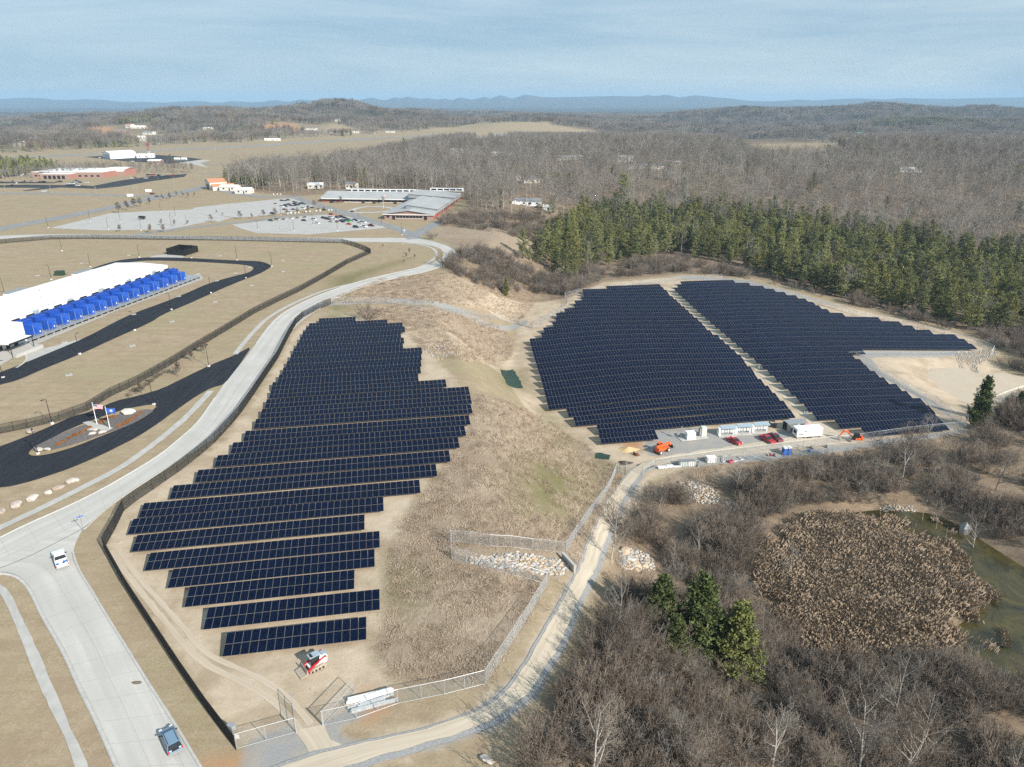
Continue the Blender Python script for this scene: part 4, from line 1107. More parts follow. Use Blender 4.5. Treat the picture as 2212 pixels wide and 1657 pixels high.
TC = bpy.data.collections.new('templates')          # never linked: only supplies meshes to the scattered growth
def template_coll(name, meshes):
    c = bpy.data.collections.new(name)
    for i, me in enumerate(meshes):
        c.objects.link(bpy.data.objects.new('%s_%02d' % (name, i), me))
    return c
def gn_scatter(name, P, scale, coll, label, cat, nidx, seed=0, tilt=0.0):
    P = np.asarray(P, np.float32)
    me = bpy.data.meshes.new(name); me.vertices.add(len(P)); me.vertices.foreach_set('co', P.ravel())
    r_ = np.random.default_rng(seed + 5)
    for nm_, typ, arr in (('scl', 'FLOAT', np.asarray(scale, np.float32)), ('rz', 'FLOAT', r_.uniform(0, 6.283, len(P)).astype(np.float32)), ('pick', 'INT', r_.integers(0, nidx, len(P)).astype(np.int32))):
        at = me.attributes.new(nm_, typ, 'POINT'); at.data.foreach_set('value', arr)
    o = nobj(name, me)
    ng = bpy.data.node_groups.new(name + '_scatter', 'GeometryNodeTree')
    ng.interface.new_socket('Geometry', in_out='INPUT', socket_type='NodeSocketGeometry')
    ng.interface.new_socket('Geometry', in_out='OUTPUT', socket_type='NodeSocketGeometry')
    gi = N(ng, 'NodeGroupInput'); go = N(ng, 'NodeGroupOutput')
    ip = N(ng, 'GeometryNodeInstanceOnPoints'); ci = N(ng, 'GeometryNodeCollectionInfo')
    ci.inputs['Collection'].default_value = coll; ci.inputs['Separate Children'].default_value = True; ci.inputs['Reset Children'].default_value = True
    def attr(nm_, t_):
        n = N(ng, 'GeometryNodeInputNamedAttribute', data_type=t_); n.inputs['Name'].default_value = nm_; return n.outputs['Attribute']
    cx = N(ng, 'ShaderNodeCombineXYZ'); lk(ng, attr('rz', 'FLOAT'), cx.inputs['Z'])
    lk(ng, gi.outputs[0], ip.inputs['Points']); lk(ng, ci.outputs[0], ip.inputs['Instance'])
    ip.inputs['Pick Instance'].default_value = True
    lk(ng, attr('pick', 'INT'), ip.inputs['Instance Index'])
    lk(ng, cx.outputs[0], ip.inputs['Rotation']); lk(ng, attr('scl', 'FLOAT'), ip.inputs['Scale'])
    lk(ng, ip.outputs[0], go.inputs[0])
    md = o.modifiers.new('scatter', 'NODES'); md.node_group = ng
    return tag(o, label, cat, kind='stuff')
def scatter(polys, spacing, excl=(), dmin=0, dmax=1e9, keep=1.0, seed=0, margin=60, sheetclear=None):
    r_ = np.random.default_rng(seed + 77)
    allp = np.array([GT(u, max(v, 232.0))[:2] for P in polys for u, v in P])
    x0, y0 = allp.min(0) - margin; x1, y1 = allp.max(0) + margin
    y0 = max(y0, 15); y1 = min(y1, dmax); lim = 0.86 * y1 + 60
    x0 = max(x0, -lim); x1 = min(x1, lim)
    xs = np.arange(x0, x1, spacing); ys = np.arange(y0, y1, spacing)
    X, Y = np.meshgrid(xs, ys); X = X.ravel(); Y = Y.ravel()
    k = np.abs(X) < 0.84 * Y + 45; X = X[k]; Y = Y[k]
    X = X + r_.uniform(-.5, .5, X.shape) * spacing; Y = Y + r_.uniform(-.5, .5, Y.shape) * spacing
    D = np.hypot(X, Y); k = (D > dmin) & (D < dmax) & (r_.random(X.shape) < keep); X = X[k]; Y = Y[k]
    Z = ht(X, Y); U, Vv = proj(X, Y, Z)
    ins = np.zeros(X.shape, bool)
    for P in polys: ins |= pip(U, Vv, P)
    for P in excl: ins &= ~pip(U, Vv, P)
    return np.stack([X, Y, Z], -1)[ins]

PINES = [(1118,562),(1160,575),(1215,606),(1250,606),(1290,578),(1330,572),(1390,566),(1450,552),(1540,562),(1620,585),(1700,612),(1780,636),(1860,652),(1950,680),(2050,708),(2130,722),(2320,735),(2320,585),(2100,546),(1950,522),(1800,498),(1700,482),(1600,466),(1500,458),(1400,460),(1300,470),(1240,480),(1225,512),(1180,530)]
FOREST = [(490,385),(640,373),(760,352),(840,332),(930,312),(1000,303),(1110,300),(1160,286),(1330,283),(1400,290),(1530,300),(1600,330),(1640,352),(1838,342),(1805,312),(1900,312),(1960,296),(2320,262),(2600,262),(2600,610),(2320,610),(2100,570),(1950,548),(1800,525),(1700,508),(1600,488),(1500,480),(1400,482),(1300,486),(1235,478),(1120,462),(1040,470),(1015,462),(1015,440),(1006,428),(880,414),(780,414),(700,414),(640,420),(560,410),(488,408)]
SHR = {
 'a': [(955,575),(985,552),(1030,545),(1115,545),(1170,575),(1210,600),(1300,580),(1460,560),(1560,578),(1640,605),(1560,597),(1460,590),(1300,603),(1225,640),(1140,636),(1060,628),(1000,604)],
 'b': [(948,476),(1010,466),(1110,462),(1245,480),(1245,530),(1150,522),(1060,500),(950,487)],
 'c': [(1600,595),(1800,648),(1900,672),(2120,736),(2155,756),(2160,790),(2220,815),(2400,830),(2400,735),(2130,722),(1950,682),(1780,640)],
 'd': [(1405,1078),(1368,1110),(1372,1175),(1425,1180),(1455,1260),(1375,1290),(1325,1350),(1275,1430),(1215,1530),(1165,1620),(1120,1780),(2600,1780),(2600,1560),(2330,1490),(2200,1462),(2050,1440),(1900,1458),(1740,1440),(1680,1350),(1600,1255),(1625,1160),(1690,1112),(1790,1085),(1880,1098),(2050,1095),(2120,1145),(2215,1205),(2600,1400),(2600,840),(2230,860),(2150,905),(2110,950),(2000,980),(1800,1008),(1700,1012),(1600,1045),(1500,1060)],
}
ROCKS = [[(1325,1180),(1375,1175),(1420,1200),(1415,1240),(1330,1240)], [(1440,1030),(1500,1020),(1570,1060),(1560,1100),(1530,1100),(1450,1060)], [(1560,1080),(1590,1085),(1610,1160),(1590,1180)], [(1885,1082),(1965,1082),(1995,1118),(1890,1118)]]
# --- templates
def tree_mesh(nm, seed, cols, **k):
    t, w = bare_tree(seed, **k)
    return tmesh(nm, [(*seg_arrays(t, 4), 0), (*seg_arrays(w, 3), 1)], cols)
midT = [tree_mesh('bare_tree', 40 + i, [M['bark_pale'], M['twig_grey'] if i % 3 else M['twig_brown']], h=14 + (i % 3) * 1.5, levels=(9, 5, 3), rmin=0.028, r0=0.16, first=0.35) for i in range(6)]
shrubG = [tmesh('shrub', [(*seg_arrays(shrub(70 + i, h=2.6 + .4 * (i % 3), stems=13, sub=(6, 4), rmin=0.015, wide=1.1), 3), 0)], [M['twig_grey'] if i in (0, 3) else M['twig_brown']]) for i in range(6)]
pineM = []
for i in range(6):
    (tv, tf), (lv, lf) = conifer(90 + i, h=14 + (i % 3) * 1.6, rad=3.7 + .6 * (i % 3), whorls=13 + i % 3, per=6, clumps=7, leaf=0.46, nq=11, open_=0.12 + .04 * (i % 3), rnd_top=i % 2 == 0)
    pineM.append((npmesh('trunk', tv, tf, M['bark_dark']), npmesh('crown', lv, lf, M['needles']), tmesh('pine', [(tv, tf, 0), (lv, lf, 1)], [M['bark_dark'], M['needles']])))
C_mid = template_coll('bare_tree_kinds', midT)
C_shr = template_coll('shrub_kinds', shrubG)
C_pine = template_coll('pine_kinds', [p[2] for p in pineM])

# individuals share the split meshes
for q in (M['needles'], M['needles_near']):    # some trees yellower than others
    t = q.node_tree; b = t.nodes['Principled BSDF']; src = b.inputs['Base Color'].links[0].from_socket
    oi = N(t, 'ShaderNodeObjectInfo'); w_ = N(t, 'ShaderNodeMath', operation='FRACT'); m7 = N(t, 'ShaderNodeMath', operation='MULTIPLY'); m7.inputs[1].default_value = 7.3
    lk(t, oi.outputs['Random'], m7.inputs[0]); lk(t, m7.outputs[0], w_.inputs[0])
    r7 = N(t, 'ShaderNodeMapRange'); r7.inputs['From Min'].default_value = 0.45; r7.inputs['To Max'].default_value = 0.55; lk(t, w_.outputs[0], r7.inputs['Value'])
    mx = N(t, 'ShaderNodeMix', data_type='RGBA'); mx.inputs['B'].default_value = (0.27, 0.25, 0.065, 1)
    lk(t, r7.outputs['Result'], mx.inputs['Factor']); lk(t, src, mx.inputs['A']); lk(t, mx.outputs['Result'], b.inputs['Base Color'])
def split_tree(seed, cols, **k):
    t, w = bare_tree(seed, **k)
    return npmesh('trunk', *seg_arrays(t, 5), cols[0]), npmesh('crown', *seg_arrays(w, 3), cols[1])
def place(name, parts, loc, rz, sc, label, cat, group=None):
    root = thing(name, label, cat, loc, rz, group); root.scale = (sc,) * 3
    for pn, me in parts: nobj(pn, me, root)
    return root
def hgt(u, vb, vt):                            # height that spans from the base pixel to the top pixel
    x, y, z = GT(u, vb); lo, hi = 0.5, 60
    for _ in range(40):
        m = (lo + hi) / 2
        if proj(x, y, z + m)[1] > vt: lo = m
        else: hi = m
    return (x, y, z), lo

# pines of the belt: nearest ones are individual trees
PP = scatter([PINES], 6.2, seed=1, keep=.84)
PP = PP[np.argsort(np.hypot(PP[:, 0], PP[:, 1]))]
U_, V_ = proj(PP[:, 0], PP[:, 1], PP[:, 2])
inview = (U_ > -30) & (U_ < 2250)
near_i = np.nonzero(inview)[0][:290]
far_m = np.ones(len(PP), bool); far_m[near_i] = False
for j, i in enumerate(near_i):
    k = j % 6
    place('pine_tree', [('trunk', pineM[k][0]), ('crown', pineM[k][1])], PP[i], random.uniform(0, 6.3), random.choice((.5, .7, .85, .95, 1.05, 1.2)) * random.uniform(.9, 1.1), 'tall green pine in the dense belt behind the far solar field', 'pine tree', 'pines of the belt behind the far solar field')
gn_scatter('pine_stand', PP[far_m], rng.uniform(0.55, 1.2, far_m.sum()), C_pine, 'green pines in the rear of the belt below the bare wood', 'pine stand', 6, 1)
# leafless trees among the pines
PB_ = scatter([PINES], 15, seed=14, keep=.8)
gn_scatter('bare_trees_among_pines', PB_, rng.uniform(.6, 1.1, len(PB_)), C_mid, 'leafless grey trees standing between the pines of the belt', 'bare trees', 6, 14)
# bare wood
HXY = [(40,315),(53,313),(300,277),(282,276),(264,286),(307,302),(323,291),(450,280),(671,281),(729,262),(589,304),(769,287),(843,286),(1041,305),(1081,298),(683,406),(761,407),(986,331),(1029,333),(1079,336),(1111,389),(1147,394),(1231,345),(1351,349),(1394,364),(1459,356),(1859,291),(2100,305),(2137,310),(1964,371),(1128,442),(1152,440)]
CLEARH = [[(u - 13, v - 4), (u + 13, v - 4), (u + 17, v + 10 + (v - 250) * .06), (u - 17, v + 10 + (v - 250) * .06)] for u, v in HXY]
CLEARH += [[(60,292),(110,283),(125,295),(100,302),(60,302)], [(190,282),(240,278),(330,287),(410,291),(330,297),(200,295)], [(240,304),(330,296),(480,291),(560,293),(330,306),(250,308)], [(355,296),(520,288),(520,294),(360,304)], [(560,270),(640,268),(650,279),(570,283)], [(665,279),(735,262),(775,283),(740,291),(680,291)], [(1100,275),(1200,268),(1310,290),(1290,298),(1110,300)], [(1370,285),(1480,296),(1540,314),(1440,312)]]
CLRX = CLEARH + CLEARW + [[(u, v + k) for u, v in P] for i, P in enumerate(CLEARW) if i != 5 for k in ((6, 12, 18, 25, 32) if i == 0 else (6, 12, 18))]
FT = scatter([FOREST], 7.2, excl=CLRX, dmax=820, seed=2)
FT = FT[np.argsort(np.hypot(FT[:, 0], FT[:, 1]))]
FT2 = scatter([FOREST], 7.2, excl=CLRX, dmin=820, dmax=1500, seed=3)
U_, V_ = proj(FT[:, 0], FT[:, 1], FT[:, 2]); inv = np.nonzero((U_ > -20) & (U_ < 2240))[0]
ind = inv[:180]
midS = [split_tree(40 + i, [M['bark_pale'], M['twig_grey'] if i % 3 else M['twig_brown']], h=14 + (i % 3) * 1.5, levels=(9, 5, 3), rmin=0.028, r0=0.16, first=0.35) for i in range(6)]
for j, i in enumerate(ind):
    place('bare_tree', [('trunk', midS[j % 6][0]), ('crown', midS[j % 6][1])], FT[i], random.uniform(0, 6.3), random.uniform(.85, 1.4), 'leafless grey tree in the front of the wood behind the pines', 'bare tree', 'leafless trees in the front of the wood')
mk = np.ones(len(FT), bool); mk[ind] = False
gn_scatter('bare_wood', FT[mk], rng.uniform(.85, 1.4, mk.sum()), C_mid, 'leafless grey wood spreading behind the pine belt', 'wood', 6, 2)
PX = scatter([FOREST], 34, excl=CLRX, dmin=350, dmax=1300, seed=8, keep=.5)
gn_scatter('scattered_pines', PX, rng.uniform(.6, 1.1, len(PX)), C_pine, 'single dark pines dotted through the leafless wood', 'pine trees', 6, 12)
# distant wood: low-detail trees, then woodland patches
def lowtree(seed, h, green=False):
    r = random.Random(seed); tr = [((0, 0, 0), (r.gauss(0, .2), r.gauss(0, .2), h * .8), 0.16, 0.05)]; tw = []
    for i in range(26):
        f = r.uniform(.35, .95); az = r.uniform(0, 6.28); L = h * r.uniform(.16, .34)
        p = Vector((0, 0, h * f * .85)); d = Vector((math.cos(az) * .7, math.sin(az) * .7, r.uniform(.6, 1.3))).normalized()
        q = p + d * L; tw.append((tuple(p), tuple(q), 0.075, 0.04))
        for j in range(2):
            s_ = p.lerp(q, r.uniform(.3, .9)); e = s_ + (d + rv(r) * .7).normalized() * L * .5
            tw.append((tuple(s_), tuple(e), .05, .035))
    return tr, tw
farT = []
for i in range(4):
    t, w = lowtree(200 + i, 14 + i)
    farT.append(tmesh('far_tree', [(*seg_arrays(t, 3), 0), (*seg_arrays(w, 3), 1)], [M['bark_pale'], M['twig_brown'] if i == 1 else M['twig_grey']]))
def lowpine(seed, h):
    nr = np.random.default_rng(seed); n = 260
    f = nr.uniform(.1, 1, n) ** 1.2; a = nr.uniform(0, 6.283, n); rr = 2.9 * (1 - f) ** .65 * nr.uniform(.5, 1.1, n)
    C = np.stack([rr * np.cos(a), rr * np.sin(a), f * h], -1)
    return quads(C, 1.35, nr, up=.5, asp=.7)
farT.append(tmesh('far_pine', [(*lowpine(3, 13), 0)], [M['needles']]))
C_far = template_coll('far_tree_kinds', farT[:4])
C_farp = template_coll('far_pine_kinds', farT[4:])
gn_scatter('far_wood', FT2, rng.uniform(.8, 1.2, len(FT2)), C_far, 'leafless wood on the rise in front of the bare mesa', 'wood', 4, 3)
patches = []
for s_ in range(6):
    r = random.Random(300 + s_); parts = []
    pine_share = (0.02, 0.0, 0.04, 0.3, 0.0, 0.02)[s_]
    for i in range(26):
        x, y = r.uniform(-17, 17), r.uniform(-17, 17); sc = r.uniform(.8, 1.2); a = r.uniform(0, 6.28); ca, sa_ = math.cos(a), math.sin(a)
        if r.random() < pine_share:
            v, f = lowpine(i, 13); v = v.copy(); mi = [(v, f, 2)]
        else:
            t, w = lowtree(400 + i, 14)
            w = w[::2]
            mi = [(*seg_arrays(t, 3), 0), (*seg_arrays([(p0, p1, a0 * 1.5, b0 * 1.5) for p0, p1, a0, b0 in w], 3), 1)]
        for v, f, k in mi:
            v = v * sc; vv = np.stack([v[:, 0] * ca - v[:, 1] * sa_ + x, v[:, 0] * sa_ + v[:, 1] * ca + y, v[:, 2] - .8], -1)
            parts.append((vv, f, k))
    patches.append(tmesh('wood_patch', parts, [M['bark_pale'], M['twig_brown'] if s_ % 2 else M['twig_grey'], M['needles']]))
C_pat = template_coll('wood_patch_kinds', patches)
BEYOND = [(-300,331),(0,331),(225,321),(390,312),(553,305),(713,295),(853,287),(1000,270),(1110,262),(1190,266),(1310,284),(1400,288),(1540,300),(1640,300),(1700,300),(1840,312),(1960,300),(2600,280),(2600,214),(-300,214)]
FP = scatter([BEYOND], 30, excl=CLRX, dmin=900, dmax=5200, seed=4)
FPn = scatter([FOREST], 30, excl=CLRX, dmin=1500, dmax=5200, seed=5)
FP = np.concatenate([FP, FPn])
opn = fbm(FP[:, 0] / 260, FP[:, 1] / 260, 2, 3)
FP = FP[opn < 0.64]
gn_scatter('hillside_wood', FP, rng.uniform(.85, 1.15, len(FP)), C_pat, 'wooded hills beyond the airfield and the mesa', 'woodland', 6, 4)
# strips of dark pines far off
PFAR = scatter([[(0,362),(60,358),(120,368),(140,373),(60,376),(-60,388),(-60,362)], [(480,396),(530,388),(640,380),(760,372),(760,376),(640,388),(530,400)], [(1530,352),(1540,322),(1600,318),(1618,345),(1600,360)], [(1838,312),(1880,318),(1890,345),(1860,352)], [(1840,262),(1990,255),(2150,262),(2100,270),(1900,272)], [(240,262),(330,258),(330,264),(250,268)]], 6.5, seed=6, dmax=3500)
gn_scatter('distant_pines', PFAR, rng.uniform(.6, 1.05, len(PFAR)), C_farp, 'clumps of dark pines on the distant rises', 'pine clump', 1, 6)
LFB = scatter([[(-60,352),(0,355),(150,370),(265,366),(270,372),(150,384),(40,386),(-60,395)], [(545,362),(700,352),(690,360),(560,372)], [(815,396),(1020,378),(1010,412),(830,412)], [(510,366),(560,360),(580,366),(540,374)], [(272,368),(370,366),(430,372),(430,376),(330,374),(272,376)]], 5.5, seed=7, dmax=1600)
gn_scatter('hedge_wood', LFB, rng.uniform(.35, .8, len(LFB)), C_far, 'scrubby leafless trees around the factory and airfield edge', 'scrub', 4, 7)

# shrubs
SP = []
for k, (key, spc) in enumerate((('a', 2.4), ('b', 3.2), ('c', 2.7), ('d', 1.9))):
    SP.append(scatter([SHR[key]], spc, excl=ROCKS, seed=20 + k, keep=0.92))
SPn = np.concatenate(SP)
dens = fbm(SPn[:, 0] / 9, SPn[:, 1] / 9, 1, 3)
kp = dens > 0.42
SPn = SPn[kp]; sc = 0.6 + 1.9 * np.clip(dens[kp] - .42, 0, .4) + rng.uniform(0, .6, kp.sum())
gn_scatter('thicket', SPn, sc, C_shr, 'tangled brown and grey leafless thicket around the marsh and array edges', 'thicket', 6, 9)
# reeds
def blade_clump(seed, n, h, wd, spread, lean):
    r_ = np.random.default_rng(seed)
    x = r_.normal(0, spread, n); y = r_.normal(0, spread, n); L = h * r_.uniform(.6, 1.15, n)
    dx = r_.normal(lean, .35, n) * L * .5; dy = r_.normal(0, .35, n) * L * .5
    a = r_.uniform(0, 3.14, n); ox = np.cos(a) * wd; oy = np.sin(a) * wd
    z0 = np.zeros(n)
    V = np.stack([np.stack([x - ox, y - oy, z0 - .1], -1), np.stack([x + ox, y + oy, z0 - .1], -1), np.stack([x + dx + ox * .6, y + dy + oy * .6, L * .85], -1), np.stack([x + dx * 1.3 - ox * .6, y + dy * 1.3 - oy * .6, L * .8], -1)], 1).reshape(-1, 3)
    return V, np.arange(4 * n).reshape(n, 4)
REED = [(1700,1138),(1760,1112),(1860,1118),(1960,1142),(2010,1172),(2068,1200),(2088,1250),(2142,1290),(2130,1330),(2080,1350),(2060,1400),(2045,1442),(1960,1455),(1900,1452),(1740,1432),(1695,1360),(1640,1260),(1630,1200)]
C_reed = template_coll('reed_kinds', [tmesh('reeds', [(*blade_clump(500 + i, 64, 1.1 + .22 * i, .015, .72, .6), 0)], [M['reed']]) for i in range(4)])
RP = scatter([REED], 0.62, seed=30)
C2 = scatter([[(1850,1108),(2070,1112),(2120,1150),(2060,1195),(1980,1165),(1900,1130)], [(2040,1440),(2150,1340),(2180,1400),(2100,1450)], [(2100,1170),(2210,1230),(2260,1300),(2180,1240)]], 1.5, seed=31, keep=.28)
RP = np.concatenate([RP, C2]); RP[:, 2] = np.maximum(RP[:, 2], WZ_MARSH - .1)
nn_ = fbm(RP[:, 0] / 3.2, RP[:, 1] / 3.2, 0, 3); ed = sdf(RP[:, 0], RP[:, 1], GP(REED)); n2_ = fbm(RP[:, 0] / 7, RP[:, 1] / 7, 2, 3); RP = RP[(nn_ > .30) & ((ed < -4.0 * n2_ - .5) | (nn_ > .52))]
gn_scatter('reed_bed', RP, rng.uniform(.6, 1.15, len(RP)), C_reed, 'dead cattail reeds filling the marsh', 'reeds', 4, 10)
# matted meadow grass
C_tuft = template_coll('tuft_kinds', [tmesh('tuft', [(*blade_clump(600 + i, 50, .28, .014, .62, 1.7), 0)], [M['tuft']]) for i in range(5)])
MD = [[(1030,850),(1100,870),(1180,905),(1270,965),(1335,1010),(1350,1030),(1240,1225),(1180,1250),(1130,1350),(1045,1470),(860,1470),(820,1400),(845,1310),(840,1190),(880,1120),(930,1060),(1012,920)],
      [(700,650),(830,600),(960,590),(1050,625),(1160,650),(1120,700),(1040,664),(950,655),(700,655)], [(770,668),(860,660),(960,672),(1060,695),(1110,730),(1105,770),(1075,790),(940,772),(895,745),(885,715),(790,690)], [(1500,1012),(1700,990),(2080,935),(2100,955),(1760,1025),(1420,1095)], [(1290,1240),(1330,1130),(1400,1090),(1390,1180),(1330,1270)]]
DRAIN = [[(985,1180),(1225,1195),(1245,1230),(1210,1262),(1060,1235),(985,1212)]]
TP = scatter(MD, 0.8, excl=DRAIN, seed=40, keep=.85)
nn_ = fbm(TP[:, 0] / 5, TP[:, 1] / 5, 3, 3); TP = TP[nn_ > .36]
gn_scatter('meadow_grass', TP, rng.uniform(.5, 1.1, len(TP)), C_tuft, 'matted tan meadow grass between the two solar fields', 'grass', 5, 11)

# individual bare trees near the camera
nearT = [split_tree(800 + i, [M['bark_pale'], M['twig_grey'] if i % 2 else M['twig_brown']], h=9.0, levels=(11, 8, 6), rmin=0.011, r0=0.13, first=.2, spread=.6) for i in range(5)]
named = [(1362,1455,1325,'forked pale tree standing beside the bend of the dirt track'), (1462,1665,1545,'broad white-barked tree low in the picture, below the three pines'), (1524,1650,1548,'slim white-barked tree right of the broad one below the pines'),
         (1335,1375,1265,'thin bare tree casting shadow on the dirt track'), (1395,1448,1405,'small pale tree at the foot of the forked tree'), (1455,1490,1420,'young bare tree under the left pine'), (1488,1490,1425,'young bare tree between the left and right pines'),
         (1640,1480,1370,'pale leaning tree touching the right-hand pine'), (1928,1560,1405,'large grey tree with long side limbs beside the marsh corner'), (2195,1470,1395,'slender birch at the right edge by the water'), (1735,1600,1510,'small whitish dead tree in the lower thicket'), (1850,1700,1510,'tall twin-stemmed tree near the bottom edge'), (1930,1720,1540,'tall grey tree near the bottom right, left of a second one'),
         (1662,1680,1540,'pale tree rooted left of the dead snag near the bottom'), (1280,1700,1540,'bare tree at the bottom edge beside the shaded track bank'), (1945,1050,935,'tall bare tree beside the lower corner of the pond fence'), (1995,980,900,'bare tree against the gravel strip below the front panels'), (1990,1130,1060,'grey tree overhanging the algae pond'), (1590,1070,1000,'sprawling bare tree just below the gravel strip'), (2100,1190,1120,'bare tree beside the concrete drain riser'), (2020,1150,1090,'bare tree leaning over the pond inlet'), (1320,1210,1110,'dark bushy tree on the bank beside the track'), (1300,580,545,'bare tree among the brush left of the pine belt'), (1705,1240,1180,'grey tree at the left rim of the marsh'), (2150,1060,960,'pale bare tree in the thicket right of the pond fence'), (1890,1020,950,'bare tree in front of the far right panels')]
for j, (u, vb, vt, lab) in enumerate(named):
    p, hh = hgt(u, vb, vt)
    k = j % 5
    place('bare_tree', [('trunk', nearT[k][0]), ('crown', nearT[k][1])], p, j * 1.7, max(.35, min(2.0, hh / 8.6)), lab, 'bare tree')
EX = scatter([SHR['d']], 9.5, excl=ROCKS + [[(1380,1240),(1640,1240),(1640,1500),(1380,1450)]], seed=50, keep=.8, dmax=330)
for j, p in enumerate(EX[:95]):
    u, v = proj(*p)
    if not (-10 < u < 2230 and v < 1720): continue
    place('bare_tree', [('trunk', nearT[j % 5][0]), ('crown', nearT[j % 5][1])], p, j * 2.1, random.uniform(.45, .95), 'small leafless tree rising from the thicket around the marsh', 'bare tree', 'small leafless trees in the thicket')
# planted young trees and named conifers
lawnT = [split_tree(900 + i, [M['bark_dark'], M['twig_brown']], h=6.0, levels=(12, 9, 6), rmin=0.035, r0=0.12, first=.25, spread=.55, fork=False) for i in range(3)]
def lawn_tree(u, vb, vt, lab, grp=None, kind=0):
    p, hh = hgt(u, vb, vt)
    place('young_tree' if hh < 5 else 'bare_tree', [('trunk', lawnT[kind % 3][0]), ('crown', lawnT[kind % 3][1])], p, u, hh / 6.0, lab, 'tree', grp)
z1 = lambda x, y: (x * .25036, 189 + y * .25036)
z2_ = lambda x, y: (553 + x * .25036, 189 + y * .25036)
for k, (x, y, t) in enumerate(((1037,1245,1185),(1305,1255,1180),(1395,1190,1135),(1415,1250,1180),(1510,1195,1140),(1622,1180,1145),(1825,1160,1095),(1868,1085,1055),(1922,1105,1080),(2075,1135,1065),(2172,1130,1085))):
    lawn_tree(*z1(x, y), z1(x, t)[1], ['round bare tree on the verge below the left car park, leftmost of the line', 'round bare tree beside its twin on the verge below the car park', 'upper of two overlapping bare trees on the car park verge', 'lower of two overlapping bare trees on the car park verge', 'bare tree right of the overlapping pair on the verge', 'small bare tree by the lamp post on the car park verge', 'round bare tree at the corner of the left car park', 'tiny bare tree on a car park island', 'small bare tree on the long car park island', 'large round tree between the two car parks', 'bare tree right of the large round one between car parks'][k], None, k)
for k, (x, y, t) in enumerate(((68,1115,1055),(165,1115,1040),(268,1100,1045),(362,1090,1035),(455,1083,1015),(505,1040,970),(728,1000,940),(1098,1000,935),(585,1060,1028))):
    lawn_tree(*z2_(x, y), z2_(x, t)[1], ['bare tree left of the parked cars, first of the car park row', 'bare tree by the dark parked car, second of the row', 'bare tree before the row of dark cars, third of the row', 'bare tree before the dark cars, fourth of the row', 'wide bare tree at the right end of the row', 'tall bare tree behind the wide one beside the cars', 'bare tree before the left windows of the school', 'bare tree before the right windows of the school', 'small dark shrub tree by the school drive'][k], None, k)
for k, (x, y, t) in enumerate(((1025,1085,990),(1095,1060,980),(1160,1040,955),(1215,1030,950),(1290,1010,950),(1405,975,920),(1470,965,910),(1525,945,895),(1578,945,895),(1625,950,905),(1682,940,905))):
    lawn_tree(*z1(x, y), z1(x, t)[1], 'thin planted tree in the row between the public road and car park', 'planted trees between the road and the car park', k)
for k, (x, y, t) in enumerate(((1297,1465,1430),(1325,1435,1385),(1370,1475,1440),(1275,1512,1485),(1095,1380,1350))):
    lawn_tree(*z2_(x, y), z2_(x, t)[1], 'small sapling on the lawn inside the bend of the road', 'saplings inside the road bend', k)
for k, (u, vb, vt) in enumerate(((383.5,813,782),(413,780,755),(441,764,735),(306,851,828))):
    lawn_tree(u, vb, vt, ['whitish sapling above the entrance drive, left of two others', 'middle sapling on the slope above the entrance drive', 'sapling nearest the lamp on the slope above the entrance', 'white-stemmed sapling in the brown hedge by the lamp'][k], None, k)
nearP = []
for i in range(3):
    (tv, tf), (lv, lf) = conifer(950 + i, h=12, rad=3.5, whorls=22, per=8, clumps=9, leaf=0.40, nq=10, open_=.03, low=.06, rnd_top=False)
    nearP.append((npmesh('trunk', tv, tf, M['bark_dark']), npmesh('crown', lv, lf, M['needles_near'])))
for j, (u, vb, vt, lab, wf) in enumerate(((1422,1385,1243,'left pine of the dark green group beside the dirt track', 1.0), (1500,1420,1243,'tallest middle pine of the group beside the dirt track', 1.15), (1452,1440,1330,'low pine at the front of the group beside the dirt track', 1.1), (1583,1470,1303,'right pine of the group beside the dirt track', 1.05), (1548,1440,1330,'pine filling the gap between the middle and right pines', .9),
        (2108,925,812,'lone grey-green pine between the panels and the brown pond', .75), (2120,905,850,'short pine leaning on the lone one by the brown pond', .9), (2195,905,845,'bright green pine at the right edge below the pond', .9), (1093,640,598,'single dark spruce at the edge of the brush above the mound', .6))):
    p, hh = hgt(u, vb, vt)
    r_ = place('pine_tree', [('trunk', nearP[j % 3][0]), ('crown', nearP[j % 3][1])], p, j * 2.3, hh / 12.0, lab, 'pine tree')
    r_.scale = (hh / 12 * wf, hh / 12 * wf, hh / 12)
for j, (x, y, t, lab) in enumerate(((783,404,367,'dark spruce behind the long school wing'), (728,392,363,'dark pine left of the spruce behind the school'), (681,397,378,'small pine near the white-roofed shed'), (1199,408,367,'tall pine in the bare wood left of the white house'), (1345,452,378,'tallest pine standing above the belt left of centre'), (1228,425,378,'slim pine right of the tall one in the bare wood'), (1162,455,436,'small cedar beside the white house'), (1184,500,480,'russet cedar among the brush'), (1745,420,388,'lone dark pine in the grey wood right of centre'), (1990,450,420,'pine on the right part of the grey wood'), (570,366,345,'dark pine at the edge of the airfield'), (490,402,377,'pine beside the orange-roofed station'), (370,352,332,'pointed pine beside the airfield sheds'), (1700,338,322,'small pine on the bare mesa'))):
    p, hh = hgt(x, y, t)
    k = j % 6
    place('pine_tree', [('trunk', pineM[k][0]), ('crown', pineM[k][1])], p, j, hh / 15, lab, 'pine tree')
